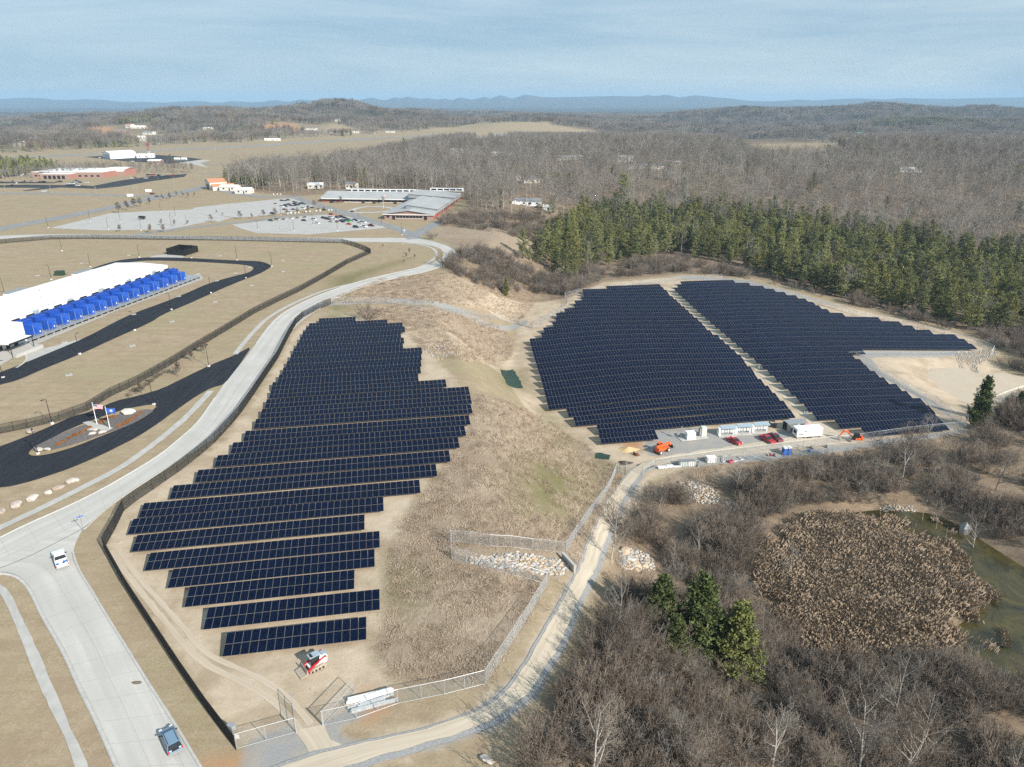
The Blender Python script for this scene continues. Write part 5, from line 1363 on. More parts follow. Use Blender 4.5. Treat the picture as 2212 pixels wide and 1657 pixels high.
# russet and olive bushes
def bushmesh(seed, rad, n, leaf, mt):
    r_ = np.random.default_rng(seed); C = r_.normal(size=(n, 3)); C /= np.linalg.norm(C, axis=1)[:, None]; C *= rad * r_.uniform(.6, 1, (n, 1)); C[:, 2] = np.abs(C[:, 2]) * .8
    return npmesh('bush', *quads(C, leaf, r_, up=.3, asp=.7), mt)
bm_r = bushmesh(5, .5, 420, .16, M['rust_leaf']); bm_d = bushmesh(6, 1.0, 500, .3, M['dark_leaf'])
def bush(u, v, sc, me, lab, grp=None, name='bush', up=0):
    x, y, z = GT(u, v); o = nobj(name, me); o.location = (x, y, z + up); o.scale = (sc,) * 3; o.rotation_euler = (0, 0, u)
    return tag(o, lab, 'bush', grp)
for x, y in ((500,1575),(548,1552),(595,1525),(648,1498),(738,1452),(775,1430),(875,1385),(905,1365),(935,1345),(978,1337),(1028,1418),(1062,1402),(1095,1385),(1122,1363),(1152,1348),(1185,1325),(1215,1302),(695,1475)):
    bush(x * .25036, 567 + y * .25036, random.uniform(.85, 1.25), bm_r, 'rounded russet shrub planted in the mulched island bed', 'russet shrubs in the island bed', 'russet_shrub', .13)
for x, y in ((1270,1075),(1350,1060),(830,1075),(652,995),(925,997),(1018,1000),(1200,1003)):
    u, v = z2_(x, y) if x != 1270 else z2_(587, 1060); bush(u, v, 1.3, bm_d, 'dark rounded evergreen shrub by the school front', 'evergreen shrubs round the school')
for k, (x, y) in enumerate(((125,1145),(240,1180),(310,1230),(60,1200),(440,1260),(200,1205))):
    bush(1106 + x * .25036, 189 + y * .25036, 2.4, bm_d, 'brownish cedar bush among the brush below the white house', 'cedar bushes in the brush')
hedge_pts = [GT(278 + i * 10.2 + random.uniform(-3, 3), 856 - i * 6.4 + random.uniform(-3, 3)) for i in range(9)]
for p in hedge_pts:
    o = nobj('shrub', shrubG[1]); o.location = p; o.scale = (.55, .55, .42); o.rotation_euler = (0, 0, p[0]); tag(o, 'brown leafless shrub in the hedge clump above the entrance loop', 'shrub', 'brown shrubs above the entrance loop')
for k, (u, v, s_, lab) in enumerate(((935,517,1.5,'wide dark leafless bush beside the road bend by the school'), (795,690,1.7,'round brown bush behind the rear panels of the left field'), (1330,1130,1.5,'dark thorny bush hanging over the track bank'), (1345,1160,1.3,'dark shrub below the thorny bush on the track bank'))):
    o = nobj('shrub', shrubG[k]); o.location = GT(u, v); o.scale = (s_ * 1.3, s_ * 1.1, s_); tag(o, lab, 'shrub')
# ================================================================== buildings
def simple(name, col, rough=0.7, **k): return mat(name, col, rough, **k)
M['white_roof'] = simple('white_membrane', (0.80, 0.80, 0.79), 0.6, var=0.04, scale=0.15)
M['white_wall'] = simple('white_panel', (0.74, 0.74, 0.73), 0.6, var=0.04, scale=0.3)
M['cream'] = simple('cream_siding', (0.66, 0.62, 0.54), 0.8, var=0.06)
M['blue_unit'] = simple('blue_enamel', (0.020, 0.095, 0.46), 0.42, var=0.12, scale=1.2, rnd=0.3)
M['blue_dark'] = simple('blue_enamel_dark', (0.014, 0.065, 0.34), 0.4, var=0.1)
M['blue_cyan'] = simple('blue_panel', (0.01, 0.13, 0.38), 0.4, var=0.1)
M['dark'] = simple('dark_metal', (0.02, 0.02, 0.022), 0.5)
M['black_rub'] = simple('black_rubber', (0.022, 0.021, 0.02), 0.85)
M['tyre_dusty'] = simple('dusty_tyre', (0.10, 0.09, 0.08), 0.9)
M['grey_metal'] = simple('grey_metal', (0.33, 0.35, 0.36), 0.45, metal=0.3)
M['grate'] = simple('steel_grating', (0.36, 0.38, 0.38), 0.5, metal=0.3)
M['seam_roof'] = simple('seamed_metal_roof', (0.36, 0.365, 0.36), 0.6, metal=0.0, var=0.07, scale=0.12)
M['roof_dark'] = simple('shingle_roof', (0.20, 0.21, 0.22), 0.9, rnd=.6)
M['roof_orange'] = simple('orange_metal_roof', (0.52, 0.23, 0.13), 0.7, var=0.05)
M['roof_green'] = simple('green_metal_roof', (0.05, 0.27, 0.17), 0.6)
M['win'] = simple('window_glass', (0.02, 0.025, 0.03), 0.12, spec=0.6, var=0.3)
M['lampw'] = simple('lamp_base_concrete', (0.62, 0.61, 0.58), 0.9)
M['pole_black'] = simple('black_pole_paint', (0.015, 0.015, 0.016), 0.5)
M['pole_wood'] = simple('weathered_wood_pole', (0.33, 0.29, 0.25), 0.9)
M['flagpole'] = simple('white_flagpole', (0.72, 0.72, 0.72), 0.4)
M['red_paint'] = simple('red_paint', (0.42, 0.015, 0.02), 0.4)
M['orange_paint'] = simple('orange_paint', (0.72, 0.12, 0.025), 0.45)
M['white_paint'] = simple('white_paint', (0.76, 0.76, 0.75), 0.4, var=0.05)
M['silver_blue'] = simple('grey_roof_paint', (0.30, 0.37, 0.42), 0.45)
M['glow_red'] = simple('red_lens', (0.55, 0.01, 0.01), 0.3)  # plain red lens colour, no emission
M['lens'] = simple('clear_lens', (0.7, 0.7, 0.68), 0.2)
M['steel_dusty'] = simple('dusty_steel', (0.36, 0.31, 0.25), 0.8, var=.15, scale=4)
M['hivis'] = simple('hi_vis_cloth', (0.45, 0.72, 0.05), 0.8)
M['skin'] = simple('skin', (0.42, 0.26, 0.19), 0.6)
M['denim'] = simple('denim', (0.12, 0.17, 0.26), 0.9)
M['tarp_green'] = simple('green_erosion_netting', (0.022, 0.050, 0.036), 0.9, var=.4, scale=2)
M['sand'] = simple('loose_sand', (0.52, 0.37, 0.19), 0.95, bump=.4)
def brick_mat():
    m = mat('red_brick', (0.36, 0.115, 0.085), 0.9, var=0.1, scale=1.2)
    t = m.node_tree; b = t.nodes['Principled BSDF']
    br = N(t, 'ShaderNodeTexBrick'); br.inputs['Scale'].default_value = 2.0
    br.inputs['Color1'].default_value = (0.40, 0.095, 0.065, 1); br.inputs['Color2'].default_value = (0.33, 0.075, 0.055, 1); br.inputs['Mortar'].default_value = (0.33, 0.22, 0.18, 1)
    tcn = N(t, 'ShaderNodeTexCoord'); lk(t, tcn.outputs['Object'], br.inputs['Vector']); lk(t, br.outputs['Color'], b.inputs['Base Color'])
    return m
M['brick'] = brick_mat()
def rock_mat(nm, a, b): return mat(nm, b, 0.95, col2=a, scale=1.4, rnd=0.9, bump=0.5)
M['rock'] = rock_mat('pale_boulder', (0.31, 0.25, 0.21), (0.55, 0.50, 0.45))
M['rock_g'] = rock_mat('grey_quarry_stone', (0.20, 0.19, 0.18), (0.48, 0.455, 0.42))
M['rock_t'] = rock_mat('tan_quarry_stone', (0.36, 0.25, 0.16), (0.55, 0.46, 0.34))

def frame(a, b):
    """local frame on the ground from a to b: origin a, x axis towards b"""
    return (a[0], a[1]), math.atan2(b[1] - a[1], b[0] - a[0]), math.hypot(b[0] - a[0], b[1] - a[1])
def windows(parent, spots, w, h, mt=None, axis='x', name='window', out=0.04):
    """spots: (x, y, z) centres on a wall; each window its own part"""
    for (x, y, z) in spots:
        mb = MB()
        d = (w, 0.08, h) if axis == 'x' else (0.08, w, h)
        mb.box((x, y, z), d, 0)
        mb.build(name, mt or M['win'], parent)
# --- data centre
a = G(80, 737); b = G(440.6, 599.5)
o_, ang, Lp = frame(a, b)
dc = thing('data_centre', 'huge white flat-roofed hall lined with blue cooling units', 'hall', (a[0], a[1], 0), ang)
def Lc(x, y, z=0):        # local: x along the platform, y away from it (left of direction = towards the hall)
    return (x, y, z)
HL, HW, HH = 150.0, 24.5, 6.6
X1 = Lp - 8.0
Y0 = 10.6
mb = MB(); mb.box((X1 - HL / 2, Y0 + HW / 2, HH / 2), (HL, HW, HH)); mb.build('wall', M['white_wall'], dc)
mb = MB()
mb.add([(X1 - HL, Y0 - .3, HH), (X1 + .3, Y0 - .3, HH), (X1 + .3, Y0 + HW / 2, HH + .55), (X1 - HL, Y0 + HW / 2, HH + .55), (X1 + .3, Y0 + HW + .3, HH), (X1 - HL, Y0 + HW + .3, HH)], [(0, 1, 2, 3), (3, 2, 4, 5), (1, 4, 2)])
mb.build('roof', M['white_roof'], dc)
for k in range(3):
    mb = MB(); cx = (X1 - 34 - k * 33, X1 - 80, X1 - 113)[k]; mb.box((cx, Y0 + HW * .62, HH + 1.0), (2.4, 1.8, 1.3)); mb.box((cx, Y0 + HW * .62, HH + 1.72), (1.6, 1.2, .12)); mb.build('roof_unit', M['cream'], dc)
for k in range(16):
    mb = MB(); cx = X1 - 6 - k * 8.7; mb.tube((cx, Y0 + HW * (.3 + .35 * (k % 2)), HH), (cx, Y0 + HW * (.3 + .35 * (k % 2)), HH + 1.1), .16, n=6); mb.build('roof_vent', M['grey_metal'], dc)
mb = MB()
for k in range(22): mb.box((X1 - 4 - k * 6.6, Y0 + .0, HH * .5), (.05, .06, HH - .2))
for k in range(9): mb.box((X1 - 9 - k * 15, Y0 - .05, HH - 1.2), (2.6, .1, 1.5), m=0)
mb.build('wall_panel_joint', M['silver_blue'], dc)
mb = MB()
for k in range(22): mb.prism([(Y0 - .3, HH + .02), (Y0 + HW / 2, HH + .57), (Y0 + HW + .3, HH + .02), (Y0 + HW + .3, HH + .05), (Y0 + HW / 2, HH + .60), (Y0 - .3, HH + .05)], 'x', X1 - 4 - k * 6.6, X1 - 3.9 - k * 6.6)
mb.build('roof_seam', M['cream'], dc)
mb = MB(); mb.box((X1 - HL / 2, 2.4 + 2.2, 1.05), (HL - 0, 9.2, 0.18)); mb.build('platform', M['grate'], dc)
mb = MB()
for i in range(36):
    x = X1 + 6 - i * 3.1
    for y in (0.3, 4.5): mb.tube((x, y, 0), (x, y, 1.0), .09, n=5)
    mb.tube((x, .3, .1), (x + 1.0, .3, 1.0), .06, n=4); mb.tube((x, 0.15, 1.1), (x, .15, 2.1), .025, n=4)
for zz in (1.6, 2.1): mb.tube((X1 + 7, .15, zz), (X1 - 105, .15, zz), .025, n=4)
mb.build('platform_frame', M['grate'], dc)
mb = MB(); mb.box((X1 + 3.5, 4.5, 1.05), (7, 9.0, .18)); mb.box((X1 + 7.5, 4.5, .55), (1.2, 1.6, .1)); mb.build('end_landing', M['grate'], dc)
for k in range(4):
    for j in (0, 1):
        mb = MB(); x = X1 - 12 - k * 33 - j * 9
        hh = 5.2 if j == 0 else 4.0
        mb.box((x, Y0 + HW + 4.0, hh / 2), (8.6, 8, hh)); mb.build('plant_room', M['white_wall'], dc)
        mb = MB(); mb.box((x, Y0 + HW + 4.0, hh + .12), (8.8, 8.3, .22))
        for q in range(7): mb.box((x - 3.6 + q * 1.2, Y0 + HW + 4.0, hh + .28), (.1, 8.0, .1))
        mb.box((x, Y0 + HW + 3, hh + .6), (1, 1, .6)); mb.build('plant_room_roof', M['grey_metal'], dc)
    mb = MB(); x = X1 - 27.5 - k * 33 + 0
    mb.box((x, Y0 + HW + 3.2, 1.4), (9, 2.2, 2.8)); mb.build('rear_cooler', M['blue_cyan'], dc)
    mb = MB()
    for q in range(4): mb.box((x - 4 + q * 2.6, Y0 + HW + 4.34, 1.4), (.15, .1, 2.8))
    mb.box((x, Y0 + HW + 4.36, 2.75), (9, .12, .15)); mb.build('cooler_frame', M['grate'], dc)
# entrance canopy block near the left picture edge
ex = -3.0
mb = MB(); mb.box((ex - 6, 6.0, 3.6), (11, 12, 7.2)); mb.build('stair_block', M['white_wall'], dc)
mb = MB(); mb.add([(ex - 12, 12.2, 7.2), (ex - .3, 12.2, 7.2), (ex - .3, -.2, 7.25), (ex - 12, -.2, 7.25)], [(0, 3, 2, 1)]); mb.build('roof', M['white_roof'], dc)
mb = MB(); mb.box((ex - 8, -3.0, 4.2), (8.5, 6.0, .35)); mb.build('canopy', M['white_roof'], dc)
mb = MB()
for x, y in ((ex - 4, -5.8), (ex - 12, -5.8)): mb.tube((x, y, 0), (x, y, 4.1), .12, n=6)
mb.box((ex - 8, -6.0, 4.2), (8.7, .12, .5)); mb.box((ex - 3.7, -3.0, 4.2), (.12, 6.0, .5)); mb.build('canopy_frame', M['dark'], dc)
for k in range(3):
    mb = MB(); mb.box((ex - 4.5 - k * 2.8, .05 - .12, 1.3), (1.4, .12, 2.4)); mb.build('door', M['dark'], dc)
mb = MB(); mb.box((ex - 7, -3.6, .5), (10, 7, 1.0)); mb.build('dock', M['pavement'], dc)
# blue cooling units, one thing each
def blue_unit():
    r = thing('cooling_unit', '', 'cooling unit', (0, 0, 0), 0)
    mb = MB(); mb.box((0, 2.0, 1.75), (3.1, 3.6, 3.3)); mb.build('cabinet', M['blue_unit'], r, bevel=.05)
    mb = MB(); mb.box((0, 5.3, 2.1), (4.3, 3.2, 4.0)); mb.box((0, 5.3, 4.25), (4.5, 3.3, .3)); mb.build('fan_section', M['blue_dark'], r, bevel=.04)
    for q in range(4):
        f = MB(); f.tube((-1.6 + q * 1.07, 5.3, 4.4), (-1.6 + q * 1.07, 5.3, 4.7), .42, n=10); f.build('fan', M['blue_dark'], r)
    mb = MB(); mb.box((-.6, .17, 1.4), (.9, .06, 2.0)); mb.build('door', M['blue_dark'], r)
    mb = MB(); mb.box((.8, .16, .9), (.35, .08, .45)); mb.build('gauge', M['white_paint'], r)
    mb = MB()
    for x in (-1.6, 1.6):
        mb.tube((x, .1, .1), (x, .1, 3.3), .05, n=4)
    mb.tube((-1.9, -.1, .3), (-1.9, 1.0, .3), .09, n=6); mb.build('pipework', M['grey_metal'], r)
    mb = MB(); mb.box((0, 7.55, 4.2), (2.9, .5, .9)); mb.build('louvre', M['dark'], r)
    return r
bu = blue_unit()
BUL = ['Nearest', 'Second nearest', 'Third nearest', 'Fourth', 'Fifth', 'Sixth', 'Seventh', 'Eighth', 'Ninth', 'Tenth', '11th', '12th', '13th', 'Farthest']
ca_, sa2 = math.cos(ang), math.sin(ang)
for k in range(14):
    lx = 3.0 + k * (X1 - 6.0) / 13.0; ly = 1.6
    loc = (a[0] + lx * ca_ - ly * sa2, a[1] + lx * sa2 + ly * ca_, 1.15)
    lab = BUL[k] + ' blue cooling unit on the white hall platform' + (', counted from the near end' if 2 < k < 13 else '')
    if k == 0: bu.location = loc; bu.rotation_euler = (0, 0, ang); bu['label'] = lab; bu['group'] = 'blue cooling units along the white hall'
    else: dup(bu, loc, ang, lab, 'blue cooling units along the white hall')
bu['label'] = 'Nearest blue cooling unit on the steel platform of the white hall'

# --- generic gable building
def gable_house(p, rz, L, Wd, h, rise, wall, roof, label, cat='house', name='house', door=True, nwin=3, chim=False, group=None, z=None):
    r = thing(name, label, cat, (p[0], p[1], hz(p[0], p[1]) if z is None else z), rz, group)
    mb = MB(); mb.prism([(-Wd / 2, -.5), (Wd / 2, -.5), (Wd / 2, h), (0, h + rise), (-Wd / 2, h)], 'x', -L / 2, L / 2); mb.build('wall', wall, r)
    e = .35; t = .14; q = rise / (Wd / 2)
    mb = MB()
    mb.prism([(-Wd / 2 - e, h - e * q + .02), (0, h + rise + .02), (Wd / 2 + e, h - e * q + .02), (Wd / 2 + e, h - e * q + t + .02), (0, h + rise + t + .02), (-Wd / 2 - e, h - e * q + t + .02)], 'x', -L / 2 - e, L / 2 + e)
    ro = mb.build('roof', roof, r)
    if chim: mb = MB(); mb.box((L * .2, Wd * .12, h + rise + .4), (.7, .7, 1.8)); mb.build('chimney', M['brick'], ro)
    if nwin:
        windows(r, [(-L / 2 + L * (i + .5) / nwin, -Wd / 2, h * .55) for i in range(nwin)], min(1.4, L / nwin * .45), h * .36)
        windows(r, [(L / 2, 0, h * .55), (-L / 2, 0, h * .55)], 1.1, h * .36, axis='y')
    if door: mb = MB(); mb.box((L * .08, -Wd / 2 - .03, h * .35), (1.0, .08, h * .7)); mb.build('door', M['dark'], r)
    return r
# --- school
A = G(831, 474.8); B = G(936.3, 476.6); C_ = G(1007.5, 436.6)
o_, ang, WL = frame(A, B)
sc_ = thing('school_building', 'long brick school with grey seamed roofs and a gabled front wing', 'school', (*A, 0), ang)
LW = 96.0
sk = 0.0
mb = MB(); mb.prism([(0, 0), (WL, 0), (WL, 3.9), (WL * .5, 5.9), (0, 3.9)], 'y', 0, LW); mb.build('wall', M['brick'], sc_)
def slope_roof(parent, pts, y0, y1, th, mt, name='roof', seams=0):
    mb = MB(); n = len(pts)
    mb.prism([(x, z) for x, z in pts] + [(x, z + th) for x, z in reversed(pts)], 'y', y0, y1)
    return mb.build(name, mt, parent)
slope_roof(sc_, [(-1.0, 3.7), (WL * .5, 6.0), (WL + 1.0, 3.7)], -1.0, LW + 1, .25, M['seam_roof'])
mb = MB(); mb.prism([(WL * .36, 5.0), (WL + .3, 3.6), (WL + .3, 5.5), (WL * .36, 8.0)], 'y', 12, 58); mb.build('upper_wall', M['grey_metal'], sc_)
mb = MB(); mb.prism([(WL * .34, 8.0), (WL + .8, 5.4), (WL + .8, 5.65), (WL * .34, 8.3)], 'y', 11.5, 58.5); mb.build('roof', M['seam_roof'], sc_)
mb = MB(); mb.prism([(-2, 5.0), (WL + .3, 3.6), (WL + .3, 5.5), (-2, 7.8)], 'y', 72, LW + 4); mb.build('upper_wall', M['grey_metal'], sc_)
mb = MB(); mb.prism([(-2.3, 7.8), (WL + .8, 5.4), (WL + .8, 5.65), (-2.3, 8.1)], 'y', 71.5, LW + 4.5); mb.build('roof', M['seam_roof'], sc_)
mb = MB(); mb.box((WL / 2, -.9, 3.6), (WL + 2, .15, .45)); mb.build('fascia', M['white_wall'], sc_)
windows(sc_, [(WL * (.27 + i * .068), -.02, 2.05) for i in range(8)] + [(WL * .07, -.02, 2.2)], 1.9, 1.7)
for x in (.19, .84):
    mb = MB(); mb.box((WL * x, -.05, 1.3), (1.9, .12, 2.6)); mb.build('door', M['dark'], sc_)
mb = MB(); mb.box((WL * .5, -.06, 1.13), (WL * .56, .14, .22)); mb.box((WL * .5, -.07, 2.98), (WL * .56, .14, .14)); mb.build('window_frame', M['white_wall'], sc_)
windows(sc_, [(WL + .02, 14 + i * 7.5, 2.1) for i in range(10)], 3.0, 1.7, axis='y')
# long wing, parallel to the front, behind
wa = G(696.5, 438); rel = Vector((wa[0] - A[0], wa[1] - A[1])); wx = rel.x * math.cos(ang) + rel.y * math.sin(ang); wy = -rel.x * math.sin(ang) + rel.y * math.cos(ang)
mb = MB(); mb.prism([(wy, 0), (wy + 34, 0), (wy + 34, 3.5), (wy + 17, 6.6), (wy, 3.5)], 'x', wx, 2); mb.build('wall', M['brick'], sc_)
mb = MB(); mb.prism([(wy - 1.6, 3.3), (wy + 17, 6.7), (wy + 35, 3.3), (wy + 35, 3.55), (wy + 17, 6.95), (wy - 1.6, 3.55)], 'x', wx - 1.2, 8); mb.build('roof', M['seam_roof'], sc_)
mb = MB(); mb.box(((wx + 2) / 2, wy - 1.65, 3.3), (2 - wx, .16, .6)); mb.build('fascia', M['white_wall'], sc_)
mb = MB(); mb.box(((wx + 2) / 2 + 5, wy + 17.5, 7.4), (54, 3.0, 2.2)); mb.build('clerestory', M['white_wall'], sc_)
windows(sc_, [((wx + 2) / 2 - 20 + i * 5.0, wy + 15.95, 7.6) for i in range(11)], 4.0, 1.1)
mb = MB(); mb.box((20, wy + 30, 7.4), (26, 3.0, 2.2)); mb.build('clerestory', M['white_wall'], sc_)
windows(sc_, [(10 + i * 5.0, wy + 28.45, 7.6) for i in range(5)], 4.0, 1.1)
for i in range(13):
    windows(sc_, [(wx + 8 + i * 5.3, wy - .02, 1.9)], 4.3, 1.8)
mb = MB(); mb.box((wx + (2 - wx) * .55, wy - 1.0, .9), (44, .3, .5)); mb.build('sill_band', M['white_wall'], sc_)
# --- factory, hangar, station, shed, houses
fa = thing('factory_building', 'low red brick factory with a flat white roof behind dark car parks', 'factory', (*G(70.6, 384.5), 0), rd(-2.5))
mb = MB(); mb.box((36, 24, 2.8), (72, 48, 5.6)); mb.build('wall', M['brick'], fa)
mb = MB(); mb.box((36, 24, 5.75), (72.5, 48.5, .3)); mb.build('roof', M['white_roof'], fa)
mb = MB(); mb.box((30, -5, 2.3), (30, 10, 4.6)); mb.build('porch_wall', M['brick'], fa)
mb = MB(); mb.box((30, -5, 4.75), (30.6, 10.6, .3)); mb.build('porch_roof', M['white_roof'], fa)
mb = MB(); mb.box((74, 36, 2.8), (14, 22, 5.6)); mb.build('wing_wall', M['brick'], fa)
mb = MB(); mb.box((60, 53, 5.9), (20, 14, .4)); mb.build('rear_roof', M['white_roof'], fa)
mb = MB(); mb.box((60, 53, 2.85), (19.6, 13.6, 5.7)); mb.build('rear_wall', M['brick'], fa)
windows(fa, [(4 + i * 4.5, -.05, 2.2) for i in range(3)] + [(49 + i * 6.2, -.05, 2.2) for i in range(4)], 3.0, 1.5)
windows(fa, [(20 + i * 4.6, -10.05, 1.7) for i in range(5)], 3.0, 3.2, name='entrance')
mb = MB(); mb.box((76, 27, 5.2), (8, 4.2, 1.8)); mb.build('roof_screen', M['white_wall'], fa)
ha = G(237.5, 344)
h_ = gable_house((ha[0] + 3, ha[1] + 20), rd(52), 34, 22, 7.5, 2.2, M['white_wall'], M['white_roof'], 'big white aircraft hangar on the dark apron', 'hangar', 'hangar', nwin=0, door=False)
mb = MB(); mb.box((-17.1, 0, 3.2), (.15, 18, 6.2)); mb.build('hangar_door', M['silver_blue'], h_)
gable_house((ha[0] + 34, ha[1] + 30), rd(20), 22, 14, 4.2, 1.0, M['white_wall'], M['white_roof'], 'low white office annex at the right of the hangar', 'annex', 'hangar_annex', nwin=3)
st = G(468, 411.5)
s_ = gable_house((st[0] - 3, st[1] + 8), rd(-35), 14, 17, 6.2, 2.4, M['cream'], M['roof_orange'], 'tall cream station building with orange metal roof', 'station', 'station_building', nwin=0)
mb = MB(); mb.prism([(-13, 0), (-8.5, 0), (-8.5, 4.6), (-13, 3.2)], 'x', -6, 12); mb.build('annex_wall', M['cream'], s_)
mb = MB(); mb.prism([(-13.5, 3.1), (-8.5, 4.7), (-8.5, 4.9), (-13.5, 3.3)], 'x', -6.4, 12.4); mb.build('annex_roof', M['roof_orange'], s_)
for q in (-3, 2):
    mb = MB(); mb.box((-7.06, q, 2.2), (.12, 3.4, 4.4)); mb.build('bay_door', M['dark'], s_)
s_.rotation_euler = (0, 0, rd(35))
gable_house((st[0] + 13, st[1] - 3), rd(-4), 15, 9, 3.2, 1.2, M['cream'], M['white_roof'], 'low cream hall with pale roof joined below the orange-roofed station', 'hall', 'station_hall', nwin=2)
sh = G(526, 420); gable_house((sh[0], sh[1] + 3), rd(-4), 13, 8, 3.0, 1.6, M['cream'], M['white_roof'], 'cream shed with white gabled roof right of the orange-roofed station', 'shed', 'shed', nwin=2)
HOUSES = [((40,315),-5,18,9,3,'cream','white_roof','white low house at the far left field edge'),((53,313),30,10,8,5,'cream','white_roof','taller white farmhouse beside the low one at far left'),((300,277),-5,34,12,4,'cream','white_roof','long white building on the hill above the barns'),((282,276),-15,16,16,6,'cream','roof_orange','orange-roofed building beside the long white one on the hill'),
 ((264,286),0,26,10,4,'brick','roof_dark','red-brown barn below the orange-roofed hill building'),((307,302),10,14,10,6,'cream','white_roof','white farmhouse among trees beyond the airfield'),((310,306),0,26,10,3,'cream','white_roof','long white farm shed in front of the farmhouse'),((323,291),-10,24,14,5,'cream','roof_dark','large grey-roofed house up the slope from the farm'),((450,280),0,20,10,4,'cream','white_roof','small white house on the wooded left hillside'),
 ((671,281),0,30,10,4,'cream','roof_dark','ranch house at the foot of the round grassy hill'),((729.5,262),0,12,10,6,'cream','roof_dark','lone house on top of the round grassy hill'),((589,304),0,30,9,3,'cream','white_roof','pale mobile home among trees beyond the runway'),((769,287),0,14,9,4,'cream','roof_dark','white house right of the grassy hill'),((843,286),0,22,9,3,'cream','roof_dark','dark low house at the corner of the forest clearing'),
 ((1041,305),-2,62,14,5,'white_wall','seam_roof','long grey hangar row at the forest edge of the airfield'),((1081,298),-2,40,16,6,'white_wall','seam_roof','second grey hangar behind the long hangar row'),((683,406),8,13,9,3,'cream','white_roof','open white-roofed shelter behind the school car park'),((761,407),-10,9,7,4,'cream','roof_dark','small cream house behind the long school wing'),
 ((986,331),0,20,10,4,'cream','white_roof','white house glimpsed left in the bare wood'),((1029,333),0,20,10,4,'cream','roof_dark','white gabled house glimpsed in the bare wood'),((1079,336),0,22,9,3,'cream','white_roof','long pale home glimpsed behind the bare trees'),((1111,389),0,12,9,4,'cream','roof_dark','white house left of the tall pine in the wood'),((1147,394),10,14,9,3,'cream','roof_dark','grey-roofed house by the forest lane'),
 ((1231,345),0,30,9,3,'cream','white_roof','white building left in the middle of the bare wood'),((1351,349),0,18,9,5,'cream','white_roof','white house centre in the bare wood'),((1394,364),0,34,10,3,'cream','roof_dark','long grey house in the bare wood'),((1459,356),0,10,7,3,'cream','white_roof','small white shed at the right of the woodland houses'),
 ((1859,291),0,34,22,3,'cream','roof_green','green-roofed building at the head of the far right field'),((2100,305),10,26,16,6,'cream','roof_dark','large white house in the far right wood'),((2137,310),0,36,10,3,'cream','white_roof','long white home right of the large white house'),((1964,371),-3,22,8,3,'white_wall','white_roof','white trailer building beside the forest track'),((1907,309),0,8,7,3,'cream','white_roof','tiny white shed in the far right field')]
for (uv, rz, L, Wd, h, wl, rf, lab) in HOUSES:
    x, y, z = GT(*uv)
    gable_house((x, y), rd(rz), L, Wd, h, Wd * .16, M[wl], M[rf], lab, 'shed' if 'shed' in lab or 'barn' in lab else 'hangar' if 'hangar' in lab else 'house', 'shed' if 'shed' in lab or 'barn' in lab else 'hangar' if 'hangar' in lab else 'house', chim=(len(lab) % 3 == 0), nwin=3)
wh = GT(1128, 442)
w_ = gable_house((wh[0] + 4, wh[1] + 4), rd(-6), 20, 9, 3.2, 1.6, M['white_wall'], M['roof_dark'], 'white ranch house with grey roof between brush and bare wood', 'house', 'house', chim=True, nwin=4)
mb = MB(); mb.prism([(-7, -.5), (-1, -.5), (-1, 3.2), (-4, 4.5), (-7, 3.2)], 'x', -9, -4); 
mb2 = MB(); mb2.prism([(-11, -.5), (-5, -.5), (-5, 3.1), (-8, 4.4), (-11, 3.1)], 'y', -8, 0); mb2.build('wing_wall', M['white_wall'], w_)
mb2 = MB(); mb2.prism([(-11.3, 3.0), (-8, 4.45), (-4.7, 3.0), (-4.7, 3.15), (-8, 4.6), (-11.3, 3.15)], 'y', -8.3, 0); mb2.build('wing_roof', M['roof_dark'], w_)
gable_house((wh[0] + 19, wh[1] + 4), rd(-6), 6, 6, 2.6, 1.2, M['white_wall'], M['white_roof'], 'small white garage right of the ranch house', 'garage', 'garage', nwin=0)
# screened enclosure behind the hall
P4 = [G(1440 * .25036, 189 + 1442 * .25036), G(1595 * .25036, 189 + 1454 * .25036), G(1712 * .25036, 189 + 1417 * .25036), G(1555 * .25036, 189 + 1425 * .25036 - 5)]
en = thing('screened_enclosure', 'black screened enclosure beside the ring road behind the hall', 'enclosure', (*P4[0], 0))
for i in range(4):
    p, q = P4[i], P4[(i + 1) % 4]
    mb = MB(); c = ((p[0] + q[0]) / 2 - P4[0][0], (p[1] + q[1]) / 2 - P4[0][1], 1.5)
    mb.box(c, (math.hypot(q[0] - p[0], q[1] - p[1]), .1, 3.0), math.atan2(q[1] - p[1], q[0] - p[0])); mb.build('screen_panel', M['fence_black'], en)
mb = MB(); cxx = sum(p[0] for p in P4) / 4 - P4[0][0]; cyy = sum(p[1] for p in P4) / 4 - P4[0][1]
mb.tube((cxx - 3, cyy, .8), (cxx + 5, cyy + 1, 1.4), .5, n=8); mb.box((cxx, cyy, .4), (9, 3, .8)); mb.build('fire_pump', M['orange_paint'], en)
x, y = G(130, 594); mb = MB(); mb.box((0, 0, .8), (3.4, 2.2, 1.6)); mb.box((0, 0, 1.7), (3.6, 2.4, .2)); mb.box((0, 0, .05), (4.4, 3.2, .1)); o = mb.build('transformer', simple('green_cabinet', (.03, .06, .035), .6)); o.location = (x, y, 0); tag(o, 'dark green utility transformer on the lawn behind the hall', 'transformer')
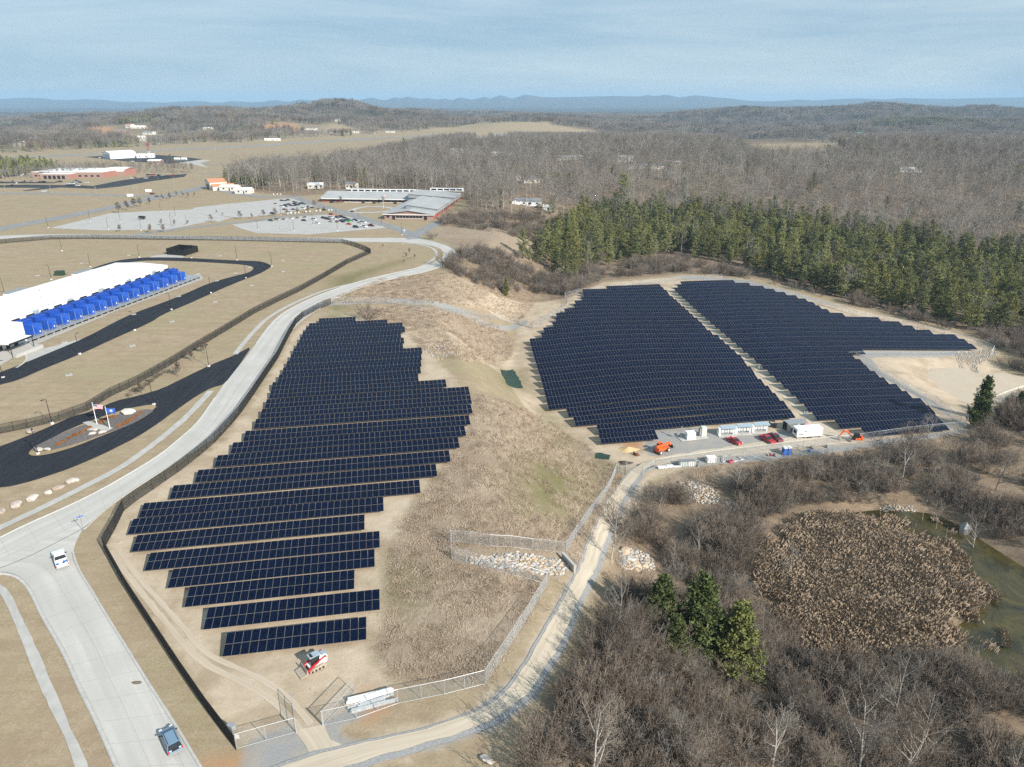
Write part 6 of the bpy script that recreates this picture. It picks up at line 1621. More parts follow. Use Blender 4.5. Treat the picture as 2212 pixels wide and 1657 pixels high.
for k, (u, v) in enumerate(((149, 810), (286, 747), (371, 695), (464, 652), (139.5, 739.5), (288.5, 679.5), (386, 640.5), (468, 607), (508, 590.5), (543, 617), (81, 595.5), (177.5, 569), (278, 551.5), (475, 552.5), (539, 577.5), (610, 563), (611, 586.5), (870, 527))):
    x, y = G(u, v); mb = MB(); mb.box((0, 0, .06), (1.6, 1.6, .12)); mb.box((0, 0, .13), (.8, .8, .05), m=1); o = mb.build('drain_inlet', [M['pavement'], M['grey_metal']]); o.location = (x, y, 0); o.rotation_euler = (0, 0, .6); tag(o, 'square concrete drain inlet set in the dry lawn', 'drain', 'drain inlets in the lawns')

# ================================================================== vehicles
def paint_mat():
    m = bpy.data.materials.new('car_paint'); m.use_nodes = True
    t = m.node_tree; b = t.nodes['Principled BSDF']; oi = N(t, 'ShaderNodeObjectInfo')
    lk(t, oi.outputs['Color'], b.inputs['Base Color']); b.inputs['Roughness'].default_value = .32; b.inputs['Coat Weight'].default_value = .5
    b.inputs['Metallic'].default_value = .1
    return m
M['paint'] = paint_mat()
COLORS = {'white': (.78, .78, .77), 'black': (.012, .012, .014), 'grey': (.12, .125, .13), 'silver': (.42, .43, .44), 'red': (.38, .012, .015), 'blue': (.015, .03, .11), 'green': (.08, .50, .03), 'dark red': (.13, .012, .02), 'orange-red': (.5, .05, .02), 'navy': (.01, .014, .035), 'light blue': (.17, .26, .36), 'beige': (.42, .36, .28)}
def ring8(x0, x1, w0, z0, X0, X1, w1, z1):
    return [(x0, -w0, z0), (x1, -w0, z0), (x1, w0, z0), (x0, w0, z0), (X0, -w1, z1), (X1, -w1, z1), (X1, w1, z1), (X0, w1, z1)], [(3, 2, 1, 0), (4, 5, 6, 7), (0, 1, 5, 4), (1, 2, 6, 5), (2, 3, 7, 6), (3, 0, 4, 7)]
def vehicle(kind, detail=True):
    """x forward; returns root with parts"""
    L, Wd = {'sedan': (4.7, 1.82), 'suv': (4.75, 1.9), 'pickup': (5.7, 2.0), 'van': (5.1, 1.98)}[kind]
    r = thing('car' if kind in ('sedan', 'suv') else 'pickup_truck' if kind == 'pickup' else 'van', '', 'car' if kind != 'pickup' else 'pickup truck')
    h = L / 2; w = Wd / 2
    body = MB()
    belt = {'sedan': .92, 'suv': 1.05, 'pickup': 1.12, 'van': 1.05}[kind]
    if kind == 'pickup':
        side = [(-h, .45), (-h, belt), (-h + 1.75, belt), (h - 1.35, belt), (h - .1, belt - .12), (h, .75), (h, .38)]
        body.prism([(-h + 1.78, .4), (-h + 1.78, belt), (h - 1.3, belt + .02), (h - .12, belt - .1), (h, .8), (h, .4)], 'y', -w, w)
        body.box((-h + .9, w - .05, (.45 + belt) / 2), (1.85, .1, belt - .45)); body.box((-h + .9, -w + .05, (.45 + belt) / 2), (1.85, .1, belt - .45))
        body.box((-h + .06, 0, (.5 + belt) / 2), (.12, Wd - .02, belt - .5)); body.box((-h + .9, 0, .56), (1.75, Wd - .2, .1))
        cab = (-h + 1.8, h - 1.75, w * .97, belt, -h + 1.95, h - 2.55, w * .8, 1.82)
    else:
        hood = {'sedan': 1.35, 'suv': 1.15, 'van': .95}[kind]; tail = {'sedan': .95, 'suv': .05, 'van': .05}[kind]
        body.prism([(-h, .35), (-h - .02, .7), (-h + .08, belt), (h - hood, belt), (h - .35, belt - .18), (h - .03, .68), (h, .35), (h - .2, .22), (-h + .2, .22)], 'y', -w, w)
        top = {'sedan': 1.43, 'suv': 1.7, 'van': 1.72}[kind]
        cab = (-h + tail, h - hood + .1, w * .96, belt, -h + tail + (.75 if kind == 'sedan' else .35), h - hood - .85, w * .77, top)
    bo = body.build('body', M['paint'], r, bevel=.07)
    g = MB(); V8, F8 = ring8(*cab); g.add(V8, F8); g.build('windows', M['win'], r)
    x0, x1, w0, z0, X0, X1, w1, z1 = cab
    rf = MB(); rf.box(((X0 + X1) / 2, 0, z1 + .02), (X1 - X0 + .08, w1 * 2 + .06, .07)); 
    if detail:
        for sy in (-1, 1):
            for fa_, fb_ in ((0.0, 0.0), (1.0, 1.0), (.48, .5)):
                rf.tube((x0 + (x1 - x0) * fa_, sy * w0, z0), (X0 + (X1 - X0) * fb_, sy * w1, z1), .045, n=4)
    ro = rf.build('roof', M['paint'], r, bevel=.03)
    for sx, tx in ((h * .62, 'f'), (-h * .60, 'r')):
        for sy in (-1, 1):
            R_w = .37 if kind == 'pickup' else .33
            wm = MB(); wm.tube((sx, sy * (w - .22), R_w), (sx, sy * (w + .01), R_w), R_w, n=14); wo = wm.build('wheel', M['black_rub'], r)
            if detail:
                wm = MB(); wm.tube((sx, sy * (w + .0), R_w), (sx, sy * (w + .025), R_w), R_w * .6, n=12); wm.build('rim', M['grey_metal'], wo)
    if detail:
        for sy in (-1, 1):
            m_ = MB(); m_.box((h - .06, sy * (w - .3), .72), (.12, .4, .16)); m_.build('headlight', M['lens'], r)
            m_ = MB(); m_.box((-h + .0, sy * (w - .12), .88), (.1, .18, .3)); m_.build('tail_light', M['glow_red'], r)
            m_ = MB(); m_.box((x1 - .45, sy * (w + .1), belt + .08), (.14, .22, .16)); m_.build('wing_mirror', M['dark'], r)
        m_ = MB(); m_.box((-h - .03, 0, .5), (.18, Wd - .1, .2)); m_.build('bumper', M['grey_metal'], r)
    return r
def recolor(r, c):
    for o in r.children:
        if o.name.split('.')[0] in ('body', 'roof'): o.color = (*COLORS[c], 1)
proto = {}
def put_car(kind, c, loc, rz, label, group=None, detail=False, name=None):
    key = (kind, detail)
    if key not in proto: r = proto[key] = vehicle(kind, detail); r.location = loc; r.rotation_euler = (0, 0, rz)
    else: r = dup(proto[key], loc, rz)
    for k_ in ('group',):
        if k_ in r: del r[k_]
    tag(r, label, None, group); recolor(r, c)
    return r
def heading(f, t):
    p = G(*f); q = G(*t); return math.atan2(q[1] - p[1], q[0] - p[0])
pk = put_car('pickup', 'white', (*G(132, 1214), .06), heading((138.3, 1229), (125, 1192)), 'white pickup truck with an open loaded bed at the road junction', detail=True)
m_ = MB()
for i in range(9): m_.box((-2.5 + random.random() * 1.2, random.uniform(-.7, .7), .72), (random.uniform(.15, .5), random.uniform(.15, .4), random.uniform(.1, .3)), random.random() * 3)
o = m_.build('load', M['blue_cyan'], pk)
sv = put_car('suv', 'light blue', (*G(370.5, 1606), .06), heading((380.6, 1630), (358, 1580)), 'blue-grey estate car with black roof rails driving on the lower road', detail=True)
pk.scale = (.9,) * 3; sv.scale = (.88,) * 3
for sy in (-.62, .62):
    m_ = MB(); m_.tube((-1.9, sy, 1.82), (.35, sy, 1.82), .035, n=6); m_.build('roof_rail', M['dark'], sv)
m_ = MB(); m_.box((-2.36, 0, .95), (.06, .9, .3)); m_.build('number_plate_panel', M['dark'], sv)
YD = lambda x, y: (1425.7 + x * .19545, 885.7 + y * .19545)
YE = lambda x, y: (1641.7 + x * .19545, 885.7 + y * .19545)
put_car('sedan', 'red', GT(*YD(822, 362)), heading(YD(770, 335), YD(870, 385)), 'red saloon parked alone on gravel below the inverter racks', detail=True)
put_car('pickup', 'red', GT(*YD(1185, 345)), heading(YD(1125, 300), YD(1245, 370)), 'bright red pickup nearest the inverter racks', detail=True)
put_car('pickup', 'dark red', GT(*YE(165, 325)), heading(YE(100, 275), YE(220, 350)), 'dark maroon pickup parked between the red pickup and white trailer', detail=True)
# car park cars
PK = lambda x, y: (583.2 + x * .20394, 421.2 + y * .20394)
LOT = [(8,278,'sedan','black','black car at the left end of the spaced-out front line'),(78,270,'suv','beige','beige-grey car second from left in the front line'),(150,268,'sedan','silver','silver car third from left in the front line'),(223,258,'sedan','white','white car fourth from left in the front line'),(294,252,'sedan','beige','pale car fifth from left in the front line'),(372,246,'sedan','silver','silver car at the right end of the front line'),
 (358,278,'sedan','black','black car alone below the front line'),(468,267,'suv','white','white car beside the dark tar patch'),(500,306,'sedan','white','lone white car in the middle of the lower lot'),(653,217,'suv','orange-red','red car alone at the back of the lower lot'),
 (570,254,'suv','navy','dark blue car at the left of the lower cluster'),(604,254,'sedan','navy','dark saloon next to the blue one in the cluster'),(617,265,'suv','dark red','maroon car at the front left of the cluster'),(646,248,'suv','white','white van-like car behind the maroon one'),(683,262,'sedan','white','white car in the middle of the cluster'),(647,292,'sedan','silver','silver car in front of the cluster'),
 (720,245,'suv','dark red','dark red car behind the grey one in the cluster'),(722,256,'sedan','silver','pale car beside the dark red one'),(757,240,'suv','navy','navy car at the back of the cluster'),(795,252,'sedan','black','black car at the back right of the cluster'),(720,296,'suv','beige','brownish car in the front of the cluster'),(762,278,'sedan','navy','navy car behind the brownish one'),(765,292,'suv','navy','dark car right of the brownish one'),(797,277,'sedan','blue','blue car left of the green one'),(830,270,'sedan','navy','navy car behind the green one'),(834,286,'sedan','green','bright green car in the lower lot'),(871,282,'sedan','silver','silver-blue car right of the green one'),(903,278,'suv','black','black car right of the silver-blue one'),
 (836,317,'sedan','orange-red','orange-red car in front of the green one'),(952,302,'sedan','silver','silver-blue car left of the white van'),(990,297,'van','white','white van at the right of the lower lot'),(910,349,'suv','black','black boxy car near the lot corner'),(996,344,'pickup','white','white pickup between two dark trucks'),(1072,333,'pickup','dark red','dark maroon pickup at the right corner of the lot'),
 (129,72,'suv','navy','dark car leftmost of the rear trio'),(166,71,'sedan','black','black car in the middle of the rear trio'),(196,66,'suv','dark red','maroon car rightmost of the rear trio'),(60,104,'sedan','beige','beige car alone at the left of the upper lot'),(129,131,'suv','white','white car at the left of the upper cluster'),(166,114,'sedan','navy','dark blue car beside the white one'),(165,130,'suv','navy','navy car in front of the dark blue one'),(205,112,'suv','dark red','dark red car in the upper cluster'),(226,124,'sedan','blue','blue car in the upper cluster'),(253,83,'sedan','navy','dark car at the back of the upper cluster'),(279,90,'sedan','dark red','maroon car at the back of the upper cluster'),
 (264,106,'suv','black','black car in the middle of the upper cluster'),(264,122,'sedan','navy','navy car below the black one'),(296,116,'suv','navy','dark car right in the upper cluster'),(325,105,'suv','black','black van-like car at the right of the upper cluster'),(342,101,'suv','navy','navy car nearest the wide bare tree'),(368,108,'sedan','navy','dark car behind the wide bare tree'),(353,148,'suv','white','white car under the wide bare tree'),(247,163,'sedan','dark red','maroon car behind the third round tree'),(152,163,'sedan','dark red','dark red car behind the second round tree'),(206,190,'sedan','white','white car between the second and third round trees'),(28,207,'suv','black','black car by the first round tree'),(515,160,'sedan','beige','brown car beside the dark round shrub'),(450,144,'sedan','navy','dark car right of the wide tree')]
for k, (x, y, kd, c, lab) in enumerate(LOT):
    p = G(*PK(x, y)); put_car(kd, c, (*p, .07), rd(-38) + random.uniform(-.06, .06), lab, 'cars in the school car parks').scale = (.85,) * 3
FC = lambda x, y: (x * .323, 356.4 + y * .323)
fac = [(8,88,'navy'),(22,84,'silver'),(34,79,'red'),(48,78,'black'),(62,79,'navy'),(75,76,'black'),(88,76,'grey'),(102,74,'black'),(115,73,'navy'),(128,70,'grey'),(142,72,'white'),(155,66,'white'),(170,68,'black'),(185,62,'silver'),(200,61,'white'),(12,122,'black'),(55,122,'navy'),(85,115,'grey'),(112,124,'white'),(148,122,'navy'),(165,112,'black'),(215,115,'beige'),(270,117,'dark red'),(296,117,'black'),(384,117,'grey'),(406,116,'navy'),(85,140,'black'),(455,130,'white'),(470,129,'silver'),(488,129,'white'),(508,118,'white'),(537,120,'grey'),(582,121,'white'),(472,141,'black'),(522,141,'white'),(550,83,'white'),(886,90,'white'),(905,90,'grey'),(975,91,'white'),(992,71,'black'),(1010,70,'navy'),(1030,71,'red'),(1048,70,'white'),(1063,73,'navy'),(1080,73,'silver'),(1022,84,'dark red'),(1050,92,'grey'),(1075,89,'black'),(1106,82,'navy'),(1125,79,'black'),(1162,71,'red')]
for k, (x, y, c) in enumerate(fac):
    p = G(*FC(x, y)); lab = '%s car parked before the brick factory' % c
    if k < 15: lab = '%s car in the packed row left of the brick factory' % c
    elif x > 870: lab = '%s car in the lot right of the brick factory' % c
    put_car(('sedan', 'suv')[k % 2], c, (*p, .07), rd(-10 if k > 20 else -60) + random.uniform(-.1, .1), lab, 'cars around the brick factory')
for x, y, c, lab in ((296,179,'white','white car driving on the road in front of the factory'),(1022,199,'dark red','dark red car driving near the road fork'),(1055,218,'grey','grey car driving on the wide road below the fork')):
    put_car('suv', c, (*G(*FC(x, y)), .07), rd(5), lab)
for x, y, c, lab in ((205,92,'white','white pickup left of the aircraft hangar'),(232,86,'dark red','red car beside the hangar door'),(568,134,'white','white pickup in front of the airfield sheds'),(645,134,'black','black car beside the airfield sheds'),(778,158,'black','dark car in front of the airfield office')):
    u = (330 + x / 2.824) / 1.8517; v = (600 + y / 2.824) / 1.8517; put_car('suv', c, (*G(u, v), .07), .3, lab)
tr = G(307.5, 474); r = thing('dump_trailer', 'black dump trailer left alone in the empty car park', 'trailer', (*tr, .07), rd(-25))
m_ = MB(); m_.box((0, 0, 1.0), (4.2, 2.1, .1)); 
for d, s_z in (((0, 1.05, 1.5), (4.2, .08, 1.0)), ((0, -1.05, 1.5), (4.2, .08, 1.0)), ((2.1, 0, 1.5), (.08, 2.1, 1.0)), ((-2.1, 0, 1.5), (.08, 2.1, 1.0))): m_.box(d, s_z)
m_.build('bed', M['dark'], r); m_ = MB(); m_.tube((2, 0, .6), (3.6, 0, .5), .08); m_.build('drawbar', M['dark'], r)
for sx in (-.5, .5):
    for sy in (-1, 1): m_ = MB(); m_.tube((sx, sy * .9, .4), (sx, sy * 1.15, .4), .4, n=12); m_.build('wheel', M['black_rub'], r)
# ================================================================== street furniture, machines, rocks
# lamps
def lamp_proto(h, nm='street_lamp'):
    r = thing(nm, '', 'street lamp')
    mb = MB(); mb.box((0, 0, .2), (.62, .62, .7), taper=.9); mb.build('base', M['lampw'], r)
    mb = MB(); mb.tube((0, 0, .5), (0, 0, h), .09, .06, n=6); mb.tube((0, 0, h - .08), (.7, 0, h), .045, n=5); mb.build('pole', M['pole_black'], r)
    mb = MB(); mb.box((.75, 0, h + .02), (.85, .34, .12)); mb.build('lamp_head', M['pole_black'], r)
    return r
LP = [((7,816),(0,790),'lamp at the left picture edge below the ring road'),((172.5,765.5),(160.2,721.5),'lamp on the near side of the ring road, below the loading bay'),((291.2,714),(283,674),'third lamp along the near side of the ring road'),((370.5,669.6),(363.5,632.6),'fourth lamp along the near side of the ring road'),((456,633.3),(451,599),'lamp near the far end of the platform'),((531.5,601),(527,570.7),'lamp inside the bend of the ring road'),
 ((451.4,792.3),(445,746),'lamp between the fence and the entrance drive'),((332.5,875),(321.7,823),'lamp at the tip of the planted island'),((112.7,915.8),(97.6,862.4),'tall camera pole at the bend of the black fence'),((82.6,981.4),(66.3,925),'lamp at the near end of the planted island'),
 ((134,542.2),(126,513),'left lamp on the far lawn behind the hall'),((195.3,576.3),(189.5,549),'second lamp on the far lawn behind the hall'),((111,604),(104.4,573),'lamp beside the green transformer'),((10,635),(1.5,600),'lamp left of the hall roof at the picture edge'),((301,556.3),(296,528.7),'lamp left of the black enclosure'),((413.6,557.5),(409.9,530),'lamp right of the black enclosure'),((512,562),(507.7,532.7),'lamp near the far corner of the ring road'),((587.5,575.8),(584.3,545.7),'lamp outside the bend of the ring road'),
 ((104.4,492.4),(98.4,469),'leftmost lamp in the left car park'),((194.5,478.2),(189.8,455),'lamp on the far edge of the left car park'),((234,495.7),(229,471),'lamp on the near edge of the left car park'),((260.4,479),(256.6,460.6),'lamp left of the black trailer'),((305.4,498.2),(302.2,474.4),'lamp in front of the black trailer'),((347,457.4),(343.5,437),'lamp at the back edge of the left car park'),((379.3,469.4),(375.5,447),'lamp right in the left car park'),((369.8,487),(365.5,462),'lamp between the verge trees'),((403.6,487),(400,464.4),'lamp beside the small verge tree'),
 ((556.7,497),(553.5,474.4),'lamp on a lot island below the spaced cars'),((606.8,464.4),(605,443),'lamp beside the white car of the upper lot'),((634.4,499.4),(631.9,474.4),'lamp on the left lower lot island'),((729,499.4),(727,439),'tall lamp on the right lower lot island'),((676.4,487),(673.9,463),'lamp in the middle of the lower lot'),((824.6,489.4),(822.9,465.6),'lamp by the corner trucks of the lower lot'),((868,507.5),(867.2,482),'lamp at the school road junction'),((774.6,476.9),(772.8,454.4),'lamp beside the turning circle')]
lamp0 = None
for k, (bs, tp, lab) in enumerate(LP):
    p, hh = hgt(*bs, tp[1]); p = (p[0], p[1], 0)
    hh = min(max(hh, 5), 12)
    if lamp0 is None: r = lamp0 = lamp_proto(8.0); r.location = p
    else: r = dup(lamp0, p, 0)
    r.scale = (1, 1, hh / 8.0); r.rotation_euler = (0, 0, (k * 1.3) % 6.28)
    r['label'] = lab if 'lamp' in lab else lab; r['group'] = 'street lamps of the site'
# wooden utility poles
for k, (bs, tp, lab) in enumerate(((( 293,425.6),(288,401),'twin wooden utility pole at the road fork'),((298,425.6),(292,400),'second pole of the pair at the road fork'),((208.3,420.6),(205.3,403),'utility pole on the verge before the brick factory'),((111,418),(107.7,400.5),'utility pole near the white car on the factory road'),((12,414.3),(8.8,398),'utility pole at the far left of the factory road'),((482.5,375.5),(480.7,359),'utility pole beyond the orange-roofed station'),((446.4,389.3),(444.4,368),'utility pole in the dry field above the fork'),((377.6,408),(375.5,383),'utility pole beside the wide public road'),((688,432),(687,411.8),'utility pole left of the long school wing'),((1121,424),(1123.5,402),'utility pole behind the white ranch house'),((1630,447),(1631,420),'utility pole by the lane through the wood'))):
    p, hh = hgt(*bs, tp[1]); r = thing('utility_pole', lab, 'utility pole', p, k * .7)
    mb = MB(); mb.tube((0, 0, 0), (0, 0, hh), .17, .11, n=6); mb.build('pole', M['pole_wood'], r)
    mb = MB(); mb.box((0, 0, hh - .7), (2.4, .12, .14)); mb.build('crossarm', M['pole_wood'], r)
# flags
Z0 = lambda x, y: (x * .25036, 567 + y * .25036)
def flagpole(bs, tp, label, flag, wave):
    p, hh = hgt(*bs, tp[1]); p = (p[0], p[1], .15)
    r = thing('flagpole', label, 'flagpole', p, rd(8))
    mb = MB(); mb.tube((0, 0, 0), (0, 0, hh), .11, .06, n=8); mb.build('pole', M['flagpole'], r)
    s = MB()
    for i in range(7):
        pass
    mb = MB(); n = 12
    for i in range(n):
        a = math.pi * 2 * i / n
    mb.tube((0, 0, hh), (0, 0, hh + .16), .09, .03, n=8); mb.build('finial', M['flagpole'], r)
    f = thing('flag', flag[0], 'flag', (p[0], p[1], p[2]), rd(8))
    FW, FH = 2.1, 1.25; NX, NZ = 26, 26
    mats = flag[1]; mb = MB()
    def P(i, j):
        t = i / NX; zz = hh - .3 - FH * j / NZ - .25 * t * t
        return (.07 + FW * .93 * t, .22 * t * math.sin(t * 7 + j * .12 + wave), zz)
    for i in range(NX):
        for j in range(NZ):
            mb.add([P(i, j), P(i, j + 1), P(i + 1, j + 1), P(i + 1, j)], [(0, 1, 2, 3)], flag[2](i, j, NX, NZ))
    mb.build('cloth', mats, f)
fr, fw, fb = simple('flag_red', (.5, .02, .03)), simple('flag_white', (.8, .8, .8)), simple('flag_blue', (.02, .035, .16))
fs = simple('flag_sky_blue', (.04, .13, .48))
def usa(i, j, nx, nz):
    if i < nx * .4 and j < nz * 7 / 13:
        return 1 if (i % 2 == 1 and j % 3 == 1) else 2
    return 0 if int(j * 13 / nz) % 2 == 0 else 1
def state(i, j, nx, nz):
    x, y = (i + .5 - nx / 2) * 2.9 / nx, (j + .5 - nz / 2) * 1.7 / nz
    d = math.hypot(x, y)
    return 1 if d < .42 and not (d < .35 and d > .29) and not (abs(x) < .1 and abs(y) < .16) else 0
flagpole(Z0(838, 1397), Z0(793, 1217), 'left white flagpole on the island path', ('striped flag with blue canton and white stars, flying', [fr, fw, fb], usa), 0)
flagpole(Z0(950, 1437), Z0(908, 1253), 'right white flagpole at the near end of the island path', ('blue flag with a round white emblem', [fs, fw], state), 2)
flagpole(z2_(1100, 1040), z2_(1092, 915), 'white flagpole in the school turning circle', ('small striped flag before the school', [fr, fw, fb], usa), 1)
# street name sign at the junction
p, hh = hgt(180.8, 1148, 1127); r = thing('street_sign', 'grey post with two blue street name blades at the junction', 'street sign', p, .5)
mb = MB(); mb.tube((0, 0, 0), (0, 0, 3.2), .04, n=6); mb.build('post', M['galv'], r)
for k, a in enumerate((0.2, 1.7)):
    mb = MB(); mb.box((0, 0, 3.0 + k * .2), (1.1, .03, .18), a); mb.build('name_blade', fs, r)
for k, (x, y) in enumerate(((278,1110),(308,1108),(340,1107),(372,1103),(435,1096),(468,1092),(524,1088),(557,1087),(632,1082),(655,1080),(1282,1262),(155,942),(187,940),(215,940))):
    x_, y_ = G(*z2_(x, y)); r = thing('parking_sign', 'small white parking sign on the verge by the school car parks', 'sign', (x_, y_, 0), .1, 'small white signs by the car parks')
    mb = MB(); mb.tube((0, 0, 0), (0, 0, 1.6), .04, n=5); mb.build('post', M['galv'], r); mb = MB(); mb.box((0, 0, 1.9), (.7, .06, .8)); mb.build('sign_board', M['white_paint'], r)
for x, y, lab in ((1283,902,'white name board on the grass above the road fork'),(1127,943,'white board in the brush beside the twin pole')):
    x_, y_ = G(*z1(x, y)); r = thing('name_board', lab, 'sign', (x_, y_, 0), .1)
    mb = MB(); mb.box((0, 0, 1.2), (5.0, .25, 2.0)); mb.build('board', M['white_paint'], r); mb = MB(); mb.box((-1.8, 0, .2), (.3, .3, .6)); mb.box((1.8, 0, .2), (.3, .3, .6)); mb.build('leg', M['white_paint'], r)
x_, y_ = G(*z1(1352, 600)); r = thing('beacon_tower', 'red and white lattice beacon tower at the airfield office', 'tower', (x_, y_ - 20, 0), 0)
mb = MB()
for i in range(8):
    w_ = 1.3 - i * .12
    for sx, sy in ((-1, -1), (1, -1), (1, 1), (-1, 1)): mb.tube((sx * w_, sy * w_, i * 2.2), (sx * (w_ - .12), sy * (w_ - .12), i * 2.2 + 2.2), .12, n=4, m=i // 4)
    mb.tube((-w_, -w_, i * 2.2), (w_, -w_, i * 2.2 + 2.2), .08, n=4, m=i // 4); mb.tube((w_, w_, i * 2.2), (-w_, w_, i * 2.2 + 2.2), .08, n=4, m=i // 4)
mb.build('lattice', [M['white_paint'], M['red_paint']], r); mb = MB(); mb.box((0, 0, 18.2), (2.2, 2.2, 1.4)); mb.build('beacon', M['red_paint'], r)
x_, y_ = G(*z1(1345, 655)); gable_house((x_, y_), 0, 16, 9, 3.2, 1.4, M['brick'], M['white_roof'], 'small brick airfield office below the beacon tower', 'office', 'office_building', nwin=3)
x_, y_ = G(*z1(1560, 628)); r = thing('fuel_tank', 'two white fuel tanks lying on the airfield apron', 'fuel tank', (x_, y_, 0), 0)
for k in range(2): mb = MB(); mb.tube((-8 + k * 9, 0, 1.9), (-1 + k * 9, 0, 1.9), 1.5, n=14); mb.build('tank', M['white_paint'], r, smooth=False)
mb = MB(); mb.box((0, 0, .2), (20, 4, .4)); mb.build('base', M['pavement'], r)

# --- rocks
def rockmesh(seed, sub=2, flat=.65, rough_=.28):
    import bmesh
    bm = bmesh.new(); bmesh.ops.create_icosphere(bm, subdivisions=sub, radius=1)
    r_ = random.Random(seed); dirs = [rv(r_) for _ in range(9)]; cut = [r_.uniform(.55, .95) for _ in dirs]
    for v in bm.verts:
        c = v.co.copy()
        for d, q in zip(dirs, cut):
            e = c.dot(d)
            if e > q: c -= d * (e - q)
        c *= 1 + r_.uniform(-.04, .04); v.co = Vector((c.x * 1.15, c.y * .85, c.z * flat))
    me = bpy.data.meshes.new('rock'); bm.to_mesh(me); bm.free(); return me
def rk(me, mt): me.materials.append(mt); return me
ROCK = [rk(rockmesh(i, 3, .55), M['rock']) for i in range(4)]
def boulder(u, v, w, label, k=0, me=None, rz=None):
    x, y, z = GT(u, v); o = nobj('boulder', me or ROCK[k % 4]); o.location = (x, y, z + w * .12); o.scale = (w / 2, w / 2.2, w / 2.2); o.rotation_euler = (0.1, 0.05, u if rz is None else rz)
    return tag(o, label, 'boulder')
Z3 = lambda x, y: (x * .25036, 918.1 + y * .25036)
for k, (x, y, w, lab) in enumerate(((625,485,3.0,'largest pale boulder in the line on the verge'),(505,542,2.6,'flat pinkish boulder second from the right in the line'),(418,585,2.3,'grey boulder third from the right in the line'),(285,635,3.2,'long pinkish boulder in the middle of the line'),(145,692,3.3,'dark-streaked boulder fourth in the line on the verge'),(12,747,2.4,'boulder cut by the left picture edge'),(272,58,3.6,'white boulder between fence and entrance drive'),(342,213,2.5,'round boulder at the near tip of the island'),(408,210,2.1,'lower boulder beside the round one on the island tip'),(800,43,3.0,'upper boulder of the island rock group'),(800,75,2.4,'lower boulder of the island rock group'),(884,62,2.5,'boulder at the near side of the island path'))):
    u, v = Z3(x, y); boulder(u, v + 1.5, w * .72, lab, k, rz=.5 + k * .3)
u, v = Z0(1105, 1297); boulder(u, v + 2, 3.4, 'wide pale boulder in the far part of the island bed', 2, rz=.2)
RG = [rk(rockmesh(20 + i, 2, .6), M['rock_g'] if i % 3 else M['rock_t']) for i in range(6)]
C_rock = template_coll('stone_kinds', RG)
Q3 = lambda x, y: (1106 + x * .25036, 918.1 + y * .25036)
def riprap(name, polys, spacing, smin, smax, label, seed):
    P = scatter(polys, spacing, seed=seed, margin=5); P[:, 2] += .08
    gn_scatter(name, P, np.random.default_rng(seed).uniform(smin, smax, len(P)), C_rock, label, 'stones', 6, seed)
riprap('rock_drain', [[(1000,1203),(1060,1200),(1120,1192),(1180,1205),(1222,1210),(1228,1232),(1205,1247),(1150,1240),(1080,1228),(1020,1218)]], .52, .22, .46, 'pale broken stones filling the fenced drain', 61)
riprap('stone_pile', [[(1332,1195),(1352,1185),(1385,1190),(1412,1210),(1415,1232),(1380,1235),(1345,1232)]], .6, .2, .48, 'loose broken stones around the big boulders by the track', 62)
riprap('dark_stones', [[(1460,1045),(1500,1038),(1540,1055),(1555,1075),(1545,1092),(1500,1085),(1465,1065)], [(1560,1085),(1590,1082),(1610,1110),(1605,1140),(1590,1120)]], .6, .2, .45, 'grey stones on the bank below the gravel strip', 63)
riprap('spillway_stones', [[(1848+0,0)]] if 0 else [[(2080,760),(2110,758),(2150,752),(2160,765),(2130,778),(2110,790),(2118,815),(2108,822),(2098,800),(2085,780)], [(2062,757),(2085,757),(2082,790),(2100,822),(2090,822),(2070,790)]],   .6, .16, .36, 'white broken stones lining the spillway above the brown pond', 64)
riprap('inlet_stones', [[(1898,1098),(1930,1088),(1970,1095),(1985,1112),(1950,1118),(1905,1115)]], .5, .2, .4, 'fan of dark stones at the head of the marsh', 65)
riprap('roadside_stones', [[(1600,606),(1650,618),(1720,636),(1700,634),(1640,620)], [(1920,700),(2000,712),(2080,735),(2060,735),(1960,712)], [(905,745),(950,738),(985,760),(960,780),(920,770)]], 1.1, .12, .38, 'scattered pale stones at the array edges', 66)
riprap('ground_stones', [[(240,1190),(300,1250),(420,1440),(500,1560),(640,1560),(800,1480),(830,1400),(780,1500),(600,1480),(450,1430),(330,1300)], [(840,1060),(1000,960),(1100,1100),(900,1300),(850,1200)], [(870,790),(1120,860),(1250,940),(1180,980),(1020,870)], [(1130,620),(1210,650),(1120,690),(1000,640)], [(200,1180),(330,1420),(440,1600),(400,1560),(250,1300),(190,1210)]], 2.6, .03, .11, 'small scattered stones on the bare ground', 67)
for k, (x, y, w, lab) in enumerate(((970,1092,2.9,'tallest pale boulder standing at the back of the stone pile'),(1015,1160,2.6,'large grey boulder in the middle of the stone pile'),(960,1180,2.2,'white-streaked boulder left in the stone pile'),(1062,1200,2.6,'golden tan boulder at the front of the stone pile'),(1140,1215,1.9,'small orange boulder right in the stone pile'),(1140,1180,1.5,'grey block right of the stone pile middle'),(1525,508,1.7,'squarish boulder above the dark stones'),(1570,535,1.5,'round boulder right of the squarish one'),(1448,495,1.5,'pale boulder left of the squarish one'))):
    u, v = Q3(x, y); boulder(u, v + 2, w, lab, k, RG[(0, 1, 2, 0, 3, 4, 1, 2, 5)[k]])
u, v = (1052, 1644); boulder(u, v, 1.7, 'grey rock casting a dark shadow near the bottom edge', 1)
mbk = MB(); mbk.box((0, 0, .6), (.35, 4.2, 1.5)); mbk.box((0, 0, 1.4), (.5, 4.4, .15)); x, y, z = GT(1228, 1222); o = mbk.build('headwall', M['pavement']); o.location = (x, y, z); o.rotation_euler = (0, 0, .45); tag(o, 'concrete headwall slab at the track end of the rock drain', 'headwall')
